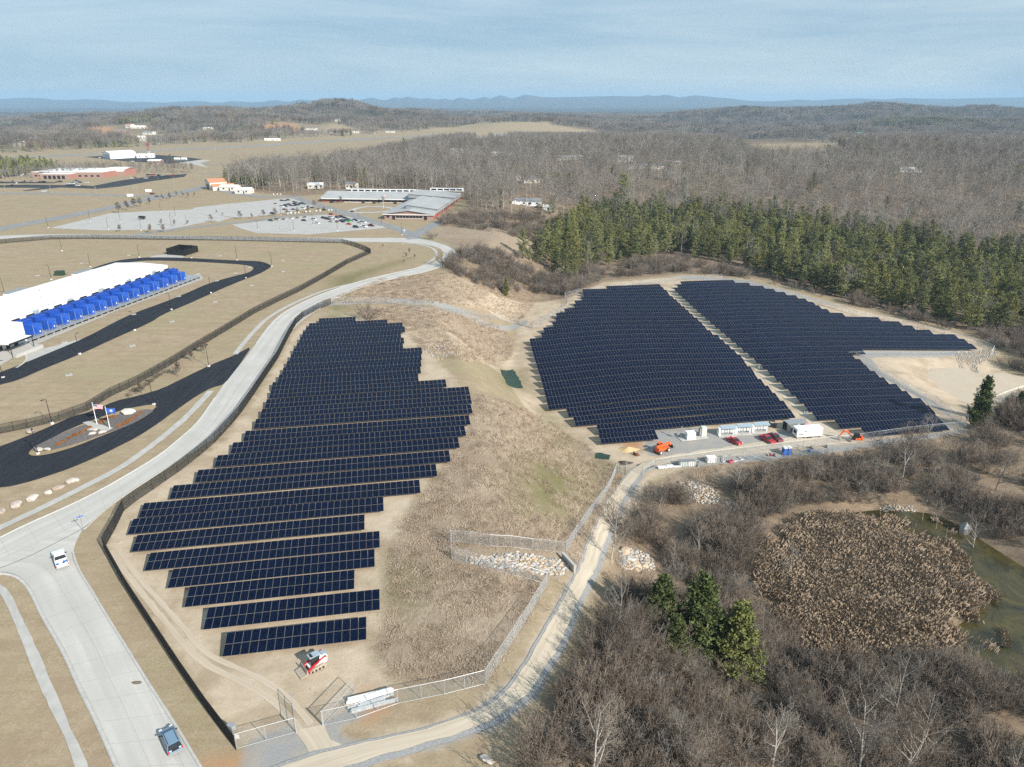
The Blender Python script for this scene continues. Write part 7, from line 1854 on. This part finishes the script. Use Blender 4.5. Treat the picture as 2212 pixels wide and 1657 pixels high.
# riser in the algae pond
x, y = G(2083, 1150, WZ_MARSH); r = thing('drain_riser', 'round concrete drain riser with a tilted steel hood in the algae pond', 'drain riser', (x, y, WZ_MARSH - .2), 0)
mb = MB(); mb.tube((0, 0, -.5), (0, 0, 1.6), 1.1, n=20); mb.build('drum', M['pavement'], r)
mb = MB(); mb.add([(-.9, -.9, 1.6), (.9, -.9, 1.6), (.9, .9, 1.6), (-.9, .9, 1.6), (0, 0.2, 3.0), (-.2, -.4, 2.9)], [(0, 1, 5), (1, 4, 5), (1, 2, 4), (2, 3, 4), (3, 0, 5), (3, 5, 4)]); mb.build('hood', M['grey_metal'], r)
# floating baffle and dark silt curtains
P = [G(2108, 872, WZ_POND), G(2140, 860, WZ_POND), G(2170, 848, WZ_POND), G(2198, 838, WZ_POND), G(2230, 830, WZ_POND)]
mb = MB()
Pr = resample(P, 30)
for p, q in zip(Pr[:-1], Pr[1:]): mb.tube((*(p + (q - p) * .06), WZ_POND + .12), (*(q - (q - p) * .06), WZ_POND + .12), .22, n=7)
tag(mb.build('floating_boom', M['cream']), 'cream floating boom curving across the brown pond', 'boom')
o = strip('erosion_mat', [(1080,798),(1088,815),(1097,832)], [(1108,798),(1120,815),(1130,838)], M['tarp_green'], up=.12, step=.7, cross=8, wob=.8, kind=None); tag(o, 'dark green erosion netting pegged on the slope', 'netting')
o = strip('erosion_mat', [(1286,980),(1300,978),(1318,984)], [(1288,990),(1302,993),(1316,994)], M['tarp_green'], up=.12, step=.7, cross=5, wob=.8, kind=None); tag(o, 'small dark green netting near the yard gate', 'netting')
# --- yard equipment
def at(fn, x, y): return GT(*fn(x, y))
def local(p, rz, name, label, cat): return thing(name, label, cat, p, rz)
pa = [GT(*YD(195, 308))[:2], GT(*YD(245, 355))[:2], GT(*YD(548, 322))[:2], GT(*YD(505, 285))[:2]]
sheet('equipment_pad', pa, M['kerb'], up=.14, world=True, smooth=0)
RZ = rd(6)
r = local(at(YD, 345, 335), RZ, 'transformer_cabinet', 'low white transformer box on the concrete pad', 'transformer')
mb = MB(); mb.box((0, 1.0, 1.15), (2.5, 2.0, 2.0)); mb.build('cabinet', M['white_paint'], r, bevel=.03); mb = MB(); mb.box((.75, -.03, .7), (.5, .06, .9)); mb.build('door', M['cream'], r); mb = MB(); mb.box((0, 1, 2.2), (2.6, 2.1, .08)); mb.build('lid', M['white_paint'], r)
r = local(at(YD, 485, 298), RZ, 'switchgear_cabinet', 'tall pale green switchgear cabinet at the right of the pad', 'cabinet')
mb = MB(); mb.box((0, .8, 1.5), (1.5, 1.5, 2.8)); mb.build('cabinet', simple('pale_green', (.55, .6, .54), .5), r, bevel=.03); mb = MB(); mb.box((-1.0, .8, 1.5), (.5, 1.2, 2.2)); mb.build('radiator', M['grey_metal'], r)
for q in (-.35, .35): mb = MB(); mb.box((q, .03, 1.5), (.6, .04, 2.5)); mb.build('door', M['cream'], r)
r = local(at(YD, 228, 320), RZ, 'meter_post', 'galvanised meter post with boxes at the left of the pad', 'meter post')
mb = MB(); mb.tube((0, 0, 0), (0, 0, 4.2), .06); mb.tube((-.9, .5, 0), (-.9, .5, 2.6), .05); mb.build('post', M['galv'], r)
mb = MB(); mb.box((-.7, .4, 1.7), (.7, .3, .9)); mb.box((0, -.1, 3.6), (.3, .2, .6)); mb.build('meter_box', M['grey_metal'], r)
def inverter_rack():
    r = thing('inverter_rack', '', 'inverter rack')
    mb = MB(); mb.box((0, .5, .1), (5.2, 2.4, .2)); mb.build('pad', M['kerb'], r)
    mb = MB(); mb.box((-2.2, .7, 1.3), (.7, 1.3, 2.2)); mb.build('end_cabinet', M['white_paint'], r, bevel=.02)
    mb = MB(); mb.box((2.1, .9, 1.25), (.5, 1.0, 2.1)); mb.build('end_panel', M['white_paint'], r)
    for q in range(4): mb = MB(); mb.box((-1.2 + q * .85, .55, 1.35), (.62, .35, .85)); mb.build('inverter', M['white_paint'], r, bevel=.02)
    mb = MB()
    for q in (-1.7, -.3, .9, 2.3): mb.tube((q, .2, .2), (q, .2, 2.4), .04, n=5); mb.tube((q, 1.1, .2), (q, 1.1, 2.6), .04, n=5)
    mb.tube((-1.7, .3, .8), (2.3, .3, .8), .04, n=4); mb.build('frame', M['galv'], r)
    mb = MB(); mb.add([(-1.9, -.3, 2.35), (2.7, -.3, 2.35), (2.7, 1.5, 2.75), (-1.9, 1.5, 2.75), (-1.9, -.3, 2.42), (2.7, -.3, 2.42), (2.7, 1.5, 2.82), (-1.9, 1.5, 2.82)], [(3, 2, 1, 0), (4, 5, 6, 7), (0, 1, 5, 4), (1, 2, 6, 5), (2, 3, 7, 6), (3, 0, 4, 7)]); mb.build('roof', M['silver_blue'], r)
    return r
ir = inverter_rack(); 
for k, (x, y) in enumerate(((740, 288), (922, 268), (1108, 250))):
    p = at(YD, x, y); lab = ('Left', 'Middle', 'Right')[k] + ' of the three roofed inverter racks on concrete slabs'
    if k == 0: ir.location = p; ir.rotation_euler = (0, 0, RZ); tag(ir, lab, None, 'roofed inverter racks')
    else: dup(ir, p, RZ, lab, 'roofed inverter racks')
# UTV
r = local(at(YE, 125, 185), rd(-20), 'utility_buggy', 'black roofed utility buggy behind the inverter racks', 'buggy')
mb = MB(); mb.box((0, 0, .75), (2.9, 1.4, .4)); mb.box((1.1, 0, 1.0), (.8, 1.35, .35)); mb.box((-1.0, 0, 1.05), (1.1, 1.4, .35)); mb.build('body', M['dark'], r, bevel=.05)
mb = MB(); mb.box((-.1, 0, 2.0), (1.7, 1.4, .08)); mb.build('roof', M['dark'], r)
mb = MB()
for sx in (-.8, .7):
    for sy in (-.62, .62): mb.tube((sx, sy, .9), (sx * .8, sy, 2.0), .04, n=5)
mb.build('roll_cage', M['dark'], r); mb = MB(); mb.box((1.55, 0, .75), (.12, 1.3, .3)); mb.build('bumper', M['grey_metal'], r)
for sx in (-1, 1):
    for sy in (-1, 1): mb = MB(); mb.tube((sx, sy * .6, .35), (sx, sy * .85, .35), .35, n=12); mb.build('wheel', M['black_rub'], r)
# storage container and office trailer
r = local(at(YE, 300, 240), rd(14), 'storage_container', 'grey storage container with its left doors open', 'container')
mb = MB(); mb.box((3.0, 1.25, 1.35), (6.0, 2.45, 2.5))
for q in range(24): mb.box((.2 + q * .245, 0.0, 1.35), (.12, .06, 2.2))
mb.build('shell', M['grey_metal'], r); mb = MB(); mb.box((-.04, 1.25, 1.3), (.06, 2.1, 2.2)); mb.build('interior_shade', M['dark'], r)  # dark slab on the solid shell paints the shade inside the doorway
mb = MB(); mb.box((-.1, -.6, 1.3), (.08, 1.2, 2.3), .3); mb.build('door', M['grey_metal'], r)
windows(r, [(4.9, -.06, 1.6)], 1.1, .7); mb = MB(); mb.box((3.4, -.07, 1.3), (.8, .06, 1.9)); mb.build('side_door', M['silver_blue'], r)
r = local(at(YE, 402, 322), rd(8), 'office_trailer', 'white site office trailer standing on blocks', 'trailer')
mb = MB(); mb.box((3.9, 1.3, 1.75), (7.8, 2.6, 2.4)); mb.build('shell', M['white_wall'], r, bevel=.04); mb = MB(); mb.box((3.9, 1.3, 3.0), (7.9, 2.7, .1)); mb.build('roof', M['white_roof'], r)
for q in (.4, 2.8, 5.0, 7.4): mb = MB(); mb.box((q, .3, .3), (.4, .5, .6)); mb.build('block', M['grey_metal'], r)
windows(r, [(-.02, 1.3, 1.9)], 1.4, .9, axis='y'); windows(r, [(1.3, -.02, 1.4)], 1.3, .45, mt=M['grey_metal'], name='vent'); windows(r, [(2.6, -.02, 2.3)], .7, .4, mt=M['grey_metal'], name='vent')
for q in (3.6, 4.4): mb = MB(); mb.tube((q, .1, .35), (q, .3, .35), .35, n=12); mb.build('wheel', M['black_rub'], r)
r = local(at(YE, 500, 190), 0, 'light_tower', 'mobile light tower with lamp cluster behind the white trailer', 'light tower')
mb = MB(); mb.box((0, 0, .7), (1.8, 1.1, 1.0)); mb.build('generator_box', simple('pinkish_white', (.68, .30, .30), .5), r); mb = MB(); mb.tube((-.6, 0, 1), (-.6, 0, 4.6), .06); mb.build('mast', M['galv'], r)
for sx in (-.35, .35):
    for sz in (4.5, 4.9): mb = MB(); mb.box((-.6 + sx, 0, sz), (.5, .3, .35)); mb.build('flood_lamp', M['grey_metal'], r)
# excavator
r = local(at(YE, 1055, 345), rd(176), 'excavator', 'orange mini excavator with its arm folded down onto the dirt', 'excavator')
for sy in (-.8, .8):
    mb = MB(); mb.prism([(-1.5, .1), (-1.7, .35), (-1.5, .65), (1.5, .65), (1.7, .35), (1.5, .1)], 'y', sy - .22, sy + .22); mb.build('track', M['steel_dusty'], r)
mb = MB(); mb.box((0, 0, .45), (1.6, 1.3, .3)); mb.build('undercarriage', M['dark'], r)
mb = MB(); mb.box((-.5, 0, 1.05), (1.9, 1.8, .6)); mb.box((-1.35, 0, 1.25), (.5, 1.8, 1.0)); mb.build('body', M['orange_paint'], r, bevel=.06)
mb = MB(); mb.box((.15, .35, 1.9), (1.5, 1.0, 1.4), taper=.9); mb.build('cab', M['win'], r, bevel=.04); mb = MB(); mb.box((.15, .35, 2.63), (1.4, .95, .08)); mb.build('cab_roof', M['dark'], r)
mb = MB(); mb.prism([(.7, 1.0), (1.0, 1.5), (2.2, 3.0), (3.4, 3.1), (3.4, 2.75), (2.35, 2.6), (1.3, 1.1)], 'y', -.45, -.15); mb.build('boom', M['orange_paint'], r)
mb = MB(); mb.prism([(3.2, 3.25), (3.6, 3.2), (4.7, 1.4), (4.45, 1.25)], 'y', -.43, -.17); mb.build('arm', M['orange_paint'], r)
mb = MB(); mb.prism([(4.2, 1.5), (4.8, 1.5), (4.7, .7), (4.1, .3), (3.6, .5), (3.9, .8)], 'y', -.75, .15); mb.build('bucket', M['steel_dusty'], r)
mb = MB(); mb.tube((1.3, -.3, 1.0), (2.4, -.3, 2.5), .08); mb.tube((2.5, -.3, 3.2), (3.5, -.3, 3.4), .07); mb.build('hydraulic_ram', M['galv'], r)
mb = MB(); mb.box((1.9, 0, .35), (.15, 2.0, .5)); mb.build('blade', M['steel_dusty'], r)
# telehandler
TZ = lambda x, y: (1134.1 + x * .24447, 810 + y * .24447)
r = local(at(TZ, 1208, 680), heading(TZ(1165, 690), TZ(1262, 650)), 'telehandler', 'orange telescopic handler parked left of the equipment pad', 'telehandler')
mb = MB(); mb.box((0, 0, 1.0), (4.4, 1.5, .7)); mb.box((-1.6, -.2, 1.6), (1.5, 1.6, .9)); mb.build('chassis', M['orange_paint'], r, bevel=.06)
mb = MB(); mb.box((-.3, .75, 1.9), (1.6, .9, 1.5), taper=.85); mb.build('cab', M['win'], r, bevel=.04); mb = MB(); mb.box((-.3, .75, 2.68), (1.5, .9, .1)); mb.build('cab_roof', M['orange_paint'], r)
mb = MB(); mb.prism([(-2.5, 1.9), (-2.5, 2.5), (3.0, 2.3), (3.4, 1.2), (3.0, 1.2), (2.7, 1.8)], 'y', -.35, .15); mb.build('boom', M['orange_paint'], r, bevel=.03)
mb = MB(); mb.box((3.5, -.1, .9), (.15, 1.6, 1.0)); mb.build('carriage', M['dark'], r)
for q in (-.6, .4): mb = MB(); mb.box((4.1, q, .4), (1.2, .15, .07)); mb.build('fork', M['dark'], r)
for sx in (-1.6, 1.6):
    for sy in (-1, 1):
        mb = MB(); mb.tube((sx, sy * .75, .62), (sx, sy * 1.2, .62), .62, n=16); w_ = mb.build('wheel', M['tyre_dusty'], r)
        mb = MB(); mb.tube((sx, sy * 1.2, .62), (sx, sy * 1.23, .62), .32, n=12); mb.build('rim', M['cream'], w_)
# sand heap, loose bucket
def heap(fn, x, y, rx, ry, h, mt, name, lab, cat):
    p = at(fn, x, y); V = []; n, m_ = 22, 8; F = []
    for j in range(m_ + 1):
        for i in range(n):
            a = 2 * math.pi * i / n; q = j / m_
            k = 1 + .18 * math.sin(a * 3 + 1) + .08 * math.sin(a * 7)
            V.append((rx * q * math.cos(a) * k, ry * q * math.sin(a) * k, h * (1 - q) ** 1.2 + .06 * random.random() * (1 - q) - .05))
    for j in range(m_):
        for i in range(n): F.append((j * n + i, (j + 1) * n + i, (j + 1) * n + (i + 1) % n, j * n + (i + 1) % n))
    mb = MB(); mb.add(V, F); o = mb.build(name, mt, smooth=True); o.location = p; return tag(o, lab, cat)
heap(TZ, 912, 660, 3.0, 1.8, 1.0, M['sand'], 'sand_heap', 'low heap of yellow sand left of the orange handler', 'sand heap')
heap(TZ, 1090, 645, 1.6, .9, .5, M['gravel'], 'gravel_heap', 'small grey gravel heap behind the orange handler', 'gravel heap')
r = local(at(TZ, 985, 705), .4, 'loose_bucket', 'rusty loader bucket lying below the sand heap', 'bucket')
mb = MB(); mb.prism([(-.6, 0), (.6, 0), (.7, .1), (-.45, .1), (-.5, .8), (-.65, .8)], 'y', -.8, .8); mb.build('shell', simple('rusty_steel', (.2, .07, .03), .9, var=.4), r)
heap(lambda x, y: (x, y), 1350, 1000, 2.2, 1.3, .7, simple('brush_pile', (.09, .07, .055), .95, var=.5, scale=4), 'brush_pile', 'dark pile of brushwood beside the left gate post', 'brush pile')
# portable toilets
for k, (x, y) in enumerate(((277, 502), (325, 500))):
    r = local(at(YE, x, y), rd(10), 'portable_toilet', ('left' if k == 0 else 'right') + ' blue portable toilet with white domed roof', 'portable toilet')
    mb = MB(); mb.box((0, .5, 1.05), (1.05, 1.1, 2.1)); mb.build('cabin', simple('toilet_blue', (.02, .10, .42), .4), r); mb = MB(); mb.box((0, -.06, 1.0), (.75, .05, 1.85)); mb.build('door', simple('toilet_door', (.03, .14, .5), .4), r)
    mb = MB(); mb.prism([(-.58, 2.1), (.58, 2.1), (.45, 2.3), (.2, 2.4), (-.2, 2.4), (-.45, 2.3)], 'y', -.1, 1.1); mb.build('roof', M['white_paint'], r); mb = MB(); mb.box((0, 1.07, 1.05), (1.1, .06, 2.1)); mb.build('rear_panel', M['white_paint'], r)
# items along the yard fence
def crate(fn, x, y, d, mt, name, lab, cat, lid=None, rz=RZ, strips=0):
    r = local(at(fn, x, y), rz, name, lab, cat)
    mb = MB(); mb.box((0, d[1] / 2, d[2] / 2 + .08), d); mb.build('body', mt, r, bevel=.02)
    mb = MB(); mb.box((0, d[1] / 2, d[2] + .12), (d[0] + .08, d[1] + .08, .08)); mb.build('lid', lid or mt, r)
    mb = MB()
    for q in range(4): mb.box((-d[0] / 2 + .2 + q * (d[0] - .4) / 3, -.03, d[2] / 2 + .08), (.1, .06, d[2]))
    mb.build('ribs', M['galv'], r); return r
crate(YD, 570, 588, (2.4, 1.5, 1.5), M['white_paint'], 'generator', 'white generator set with two round grilles by the fence', 'generator')
crate(YD, 262, 630, (2.2, 1.5, 1.4), simple('pale_green_crate', (.50, .55, .52), .5), 'shipping_crate', 'pale green ribbed crate behind the yard fence', 'crate', M['galv'])
crate(YD, 348, 625, (2.0, 1.4, 1.4), M['white_paint'], 'shipping_crate', 'white crate right of the pale green one', 'crate', M['galv'])
crate(YD, 35, 652, (2.6, .8, .35), M['white_paint'], 'beam_bundle', 'leftmost white bundle on the ground by the yard fence', 'bundle')
crate(YD, 113, 645, (1.7, .8, .5), M['white_paint'], 'beam_bundle', 'middle white bundle by the yard fence, tallest of three', 'bundle')
crate(YD, 190, 640, (1.8, .5, .25), M['white_paint'], 'beam_bundle', 'flat white bundle left of the pale green crate', 'bundle')
r = local(at(YD, 418, 625), 0, 'gas_cylinder', 'stubby grey cylinder at the right of the white crate', 'cylinder'); mb = MB(); mb.tube((0, 0, 0), (0, 0, 1.3), .35, n=12); mb.build('drum', M['grey_metal'], r); mb = MB(); mb.tube((0, 0, 1.3), (0, 0, 1.5), .15, n=8); mb.build('cap', M['dark'], r)
mb = MB()
for k in range(7):
    R_ = .75 - k * .03
    for i in range(16):
        a = 2 * math.pi * i / 16; b_ = 2 * math.pi * (i + 1) / 16; mb.tube((R_ * math.cos(a), R_ * math.sin(a) * .8, .1 + k * .1), (R_ * math.cos(b_), R_ * math.sin(b_) * .8, .1 + k * .1), .06, n=4, caps=False)
o = mb.build('pipe_coil', simple('faded_red_pipe', (.42, .08, .11), .6)); o.location = at(YD, 778, 580); tag(o, 'coil of faded red pipe beside the fence', 'pipe coil')
def beams(fn, spec, name, label, mt):
    r = None
    x0, y0, z0 = GT(*fn(*spec[0][:2])); r = thing(name, label, 'steel beams', (x0, y0, z0), 0)
    for (xa, ya, xb, yb, hgt_, w) in spec:
        p = GT(*fn(xa, ya)); q = GT(*fn(xb, yb)); mb = MB(); L = math.hypot(q[0] - p[0], q[1] - p[1])
        c = ((p[0] + q[0]) / 2 - x0, (p[1] + q[1]) / 2 - y0, (p[2] + q[2]) / 2 - z0 + hgt_)
        rz = math.atan2(q[1] - p[1], q[0] - p[0]); mb.box((c[0], c[1], c[2] + w * .4), (L, w, .06), rz); mb.box((c[0], c[1], c[2]), (L, .06, w * .8), rz); mb.box((c[0], c[1], c[2] - w * .4), (L, w, .06), rz); mb.build('beam', mt, r)
    return r
Zb = lambda x, y: (553 + x * .25036, 1242.6 + y * .25036)
M['zinc'] = simple('bright_zinc', (.62, .64, .65), .45, metal=.2)
beams(Zb, [(800,1092,1160,1000,.35,.35),(815,1085,1190,1005,.35,.3),(780,1115,1120,1040,.2,.25),(785,1108,1185,1015,.25,.25),(795,1100,1175,1008,.6,.25)], 'beam_stack', 'upper stack of long white steel beams near the lower fence', M['white_paint'])
beams(Zb, [(790,1157,1110,1070,.2,.22),(810,1150,1100,1075,.2,.2),(870,1140,1190,1035,.2,.2),(880,1152,1115,1082,.3,.25),(900,1135,1120,1070,.4,.25),(920,1160,1120,1098,.2,.3)], 'beam_stack', 'middle stack of crossed galvanised beams near the lower fence', M['zinc'])
beams(Zb, [(815,1192,1225,1080,.2,.35),(825,1184,1215,1086,.35,.25)], 'beam_stack', 'single long pale beam pair lowest in the stack area', M['zinc'])
beams(YD, [(815,578,920,553,.2,.2),(860,520,895,553,.3,.15),(690,585,740,560,.2,.2),(690,535,735,540,.9,.12),(700,588,700,535,.5,.1)], 'frame_parts', 'loose galvanised frame parts around the red coil', M['zinc'])
beams(YD, [(925,520,985,548,.15,.18),(940,515,1010,550,.15,.18),(960,510,1035,549,.15,.18),(980,507,1060,547,.15,.18),(1000,505,1085,545,.15,.18)], 'rail_pile', 'fan of galvanised rails laid by the yard fence', M['zinc'])
for k, (fn, x, y, lab) in enumerate(((YE, 112, 510, 'left pump skid with red parts by the fence'), (YE, 165, 508, 'right pump skid beside the portable toilets'), (YE, 578, 425, 'pile of grey fittings right of the toilets'), (YE, 740, 418, 'grey stack of fittings farther right of the toilets'), (YE, 545, 460, 'light blue tub on the ground right of the toilets'))):
    r = local(at(fn, x, y), k, 'pump_skid' if k < 2 else 'fittings_stack' if k < 4 else 'tub', lab, 'equipment')
    for q in range(5): mb = MB(); mb.box((random.uniform(-.5, .5), random.uniform(-.4, .4), .25 + .2 * (q % 3)), (random.uniform(.25, .6), random.uniform(.25, .5), .4 if k < 4 else .15), q); mb.build('frame' if q else 'motor', (M['red_paint'] if k < 2 and q < 2 else fs if k == 4 else M['grey_metal']), r)
# gate control box by the lower fence corner
x, y = G(504, 1592); r = thing('control_box', 'grey control box on posts beside the lower gate corner', 'control box', (x, y, 0), -.5)
mb = MB(); mb.box((0, 0, 1.5), (.9, .6, .9)); mb.build('box', M['grey_metal'], r); mb = MB(); mb.tube((-.35, 0, 0), (-.35, 0, 1.2), .05); mb.tube((.35, 0, 0), (.35, 0, 1.2), .05); mb.build('legs', M['galv'], r)
x, y = G(*Zb(-2209 + 2065, 1440)); r = thing('notice_board', 'small white notice on the fence by the lower gate', 'notice', (x, y - .3, 1.2), 0); mb = MB(); mb.box((0, 0, 0), (.5, .05, .6)); mb.build('board', M['white_paint'], r)
# compact track loader
r = thing('track_loader', 'red and white compact track loader with grey cab roof and raised dust-covered bucket', 'loader', (*G(680, 1442), .05), heading((699, 1436), (657, 1457)))
for sy in (-.78, .78):
    mb = MB(); mb.prism([(-1.2, .05), (-1.35, .4), (-1.0, .78), (.6, .62), (1.05, .3), (.9, .05)], 'y', sy - .2, sy + .2); tk = mb.build('track', M['steel_dusty'], r, bevel=.05)
    for q in (-.8, -.3, .2, .7): mb = MB(); mb.tube((q, sy - .22, .28), (q, sy + .22, .28), .17, n=10); mb.build('roller', M['dark'], tk)
mb = MB(); mb.prism([(-1.6, .55), (-1.7, 1.5), (-1.3, 1.75), (-.6, 1.7), (-.5, .9), (.9, .75), (.9, .45), (-1.3, .45)], 'y', -.56, .56); mb.build('body', M['white_paint'], r, bevel=.06)
mb = MB(); mb.box((-1.35, 0, 1.77), (.7, .8, .12)); mb.build('engine_grille', M['silver_blue'], r)
mb = MB(); mb.box((-.05, 0, 1.45), (1.35, .95, 1.2), taper=.92); mb.build('cab', M['win'], r); mb = MB(); mb.box((-.05, 0, 2.1), (1.5, 1.05, .1)); rf = mb.build('cab_roof', M['silver_blue'], r, bevel=.03); mb = MB(); mb.box((.35, 0, 2.17), (.32, .75, .04)); mb.build('skylight', M['win'], rf)
for sy in (-.68, .68):
    mb = MB(); mb.prism([(-1.55, 1.5), (-1.4, 1.75), (.4, 1.1), (1.35, .55), (1.5, .3), (1.25, .2), (.9, .5), (.2, .85), (-1.2, 1.35)], 'y', sy - .09, sy + .09, 0); mb.build('lift_arm', M['red_paint'], r, bevel=.02)
    mb = MB(); mb.prism([(-1.3, 1.55), (-.4, 1.25), (-.5, 1.12), (-1.35, 1.4)], 'y', sy + .1 * (1 if sy > 0 else -1) - .01, sy + .1 * (1 if sy > 0 else -1) + .01); mb.build('decal_stripe', M['white_paint'], r)
    mb = MB(); mb.tube((-.2, sy * .8, .9), (1.1, sy * .8, .6), .05); mb.build('hydraulic_ram', M['galv'], r)
mb = MB(); mb.prism([(1.35, .15), (1.35, .85), (1.45, .9), (1.55, .3), (2.35, .12), (2.35, .05), (1.5, .05)], 'y', -1.0, 1.0); mb.build('bucket', M['steel_dusty'], r)
# --- people
def person(p, rz, label, shirt, hat, pose=0):
    root = thing('person', label, 'person', p, rz)
    V = [(0, 0, .95), (0, 0, 1.15), (0, 0, 1.4), (0, .01, 1.52), (0, .03, 1.66), (.1, 0, .9), (.12, .03, .5), (.13, -.02, .08), (.13, .1, .03), (-.1, 0, .9), (-.14, -.06 - .1 * pose, .5), (-.14, -.15 * pose, .08), (-.14, .1 - .15 * pose, .03), (.19, 0, 1.4), (.26, .02, 1.14), (.24, .16, .93), (-.19, 0, 1.4), (-.25, .1, 1.16), (-.18, .3, 1.05), (0, .03, 1.76)]
    E_ = [(0, 1), (1, 2), (2, 3), (3, 4), (4, 19), (0, 5), (5, 6), (6, 7), (7, 8), (0, 9), (9, 10), (10, 11), (11, 12), (2, 13), (13, 14), (14, 15), (2, 16), (16, 17), (17, 18)]
    Rr = [.14, .14, .15, .06, .095, .09, .065, .045, .04, .09, .065, .045, .04, .065, .045, .035, .065, .045, .035, .07]
    me = bpy.data.meshes.new('body'); me.from_pydata(V, E_, []); me.materials.append(M['denim'])
    o = nobj('body', me, root); md = o.modifiers.new('skin', 'SKIN'); o.modifiers.new('sub', 'SUBSURF').levels = 1
    for i, r0 in enumerate(Rr): me.skin_vertices[0].data[i].radius = (r0, r0)
    me.skin_vertices[0].data[0].use_root = True
    mb = MB(); mb.tube((0, 0, 1.0), (0, 0, 1.3), .165, .19, n=10); mb.tube((0, 0, 1.3), (0, 0, 1.46), .19, .12, n=10); mb.build('vest', shirt, root)
    mb = MB(); mb.tube((0, .03, 1.60), (0, .03, 1.72), .105, .1, n=10); mb.build('face', M['skin'], root)
    mb = MB(); mb.tube((0, .03, 1.71), (0, .03, 1.73), .15, n=12); mb.tube((0, .03, 1.73), (0, .03, 1.83), .12, .06, n=12); mb.build('hard_hat', hat, root)
    return root
def person_fix():
    pass
person(GT(1638.5, 801), 2.6, 'person in a yellow hi-vis vest and white helmet walking in the alley', M['hivis'], M['white_paint'], 1)
person(at(YE, 283, 455), 3.0, 'person in bright yellow-green jacket standing behind the portable toilets', M['hivis'], M['hivis'], 0)
person(GT(1634, 797), 1.8, 'person in dark green clothes at the panel row end beside the walker', simple('dark_green_cloth', (.03, .09, .05)), M['dark'], 0)
# fallen log and hydrant
x, y = G(38, 770.5); mb = MB(); mb.tube((0, 0, 0), (0, 0, .7), .18, n=8); mb.tube((-.3, 0, .5), (.3, 0, .5), .1, n=6); mb.tube((0, 0, .7), (0, 0, .85), .2, .08, n=8); o = mb.build('hydrant', M['red_paint']); o.location = (x, y, 0); tag(o, 'red fire hydrant on the grass below the loading bay', 'hydrant')
# stain on the lower road
sheet('road_stain', [(283,1475),(290,1472),(305,1472),(307,1476),(300,1479),(288,1479)], simple('brown_stain', (.17, .13, .09), .9), up=.085)

# ================================================================== air
hzm = bpy.data.materials.new('haze_air'); hzm.use_nodes = True
t = hzm.node_tree; t.nodes.clear()
o_ = N(t, 'ShaderNodeOutputMaterial'); pv = N(t, 'ShaderNodeVolumePrincipled')
pv.inputs['Color'].default_value = (0.47, 0.74, 1.0, 1); pv.inputs['Density'].default_value = 7.5e-5; pv.inputs['Anisotropy'].default_value = 0.0
lk(t, pv.outputs[0], o_.inputs['Volume'])
zmax = max(float(GZ.max()) + 40, CAM_H + 30); zmin = float(GZ.min()) - 3
mb = MB(); mb.box((0, 10400, (zmax + zmin) / 2), (40000, 22200, zmax - zmin))
o = mb.build('haze', hzm); tag(o, kind='stuff')
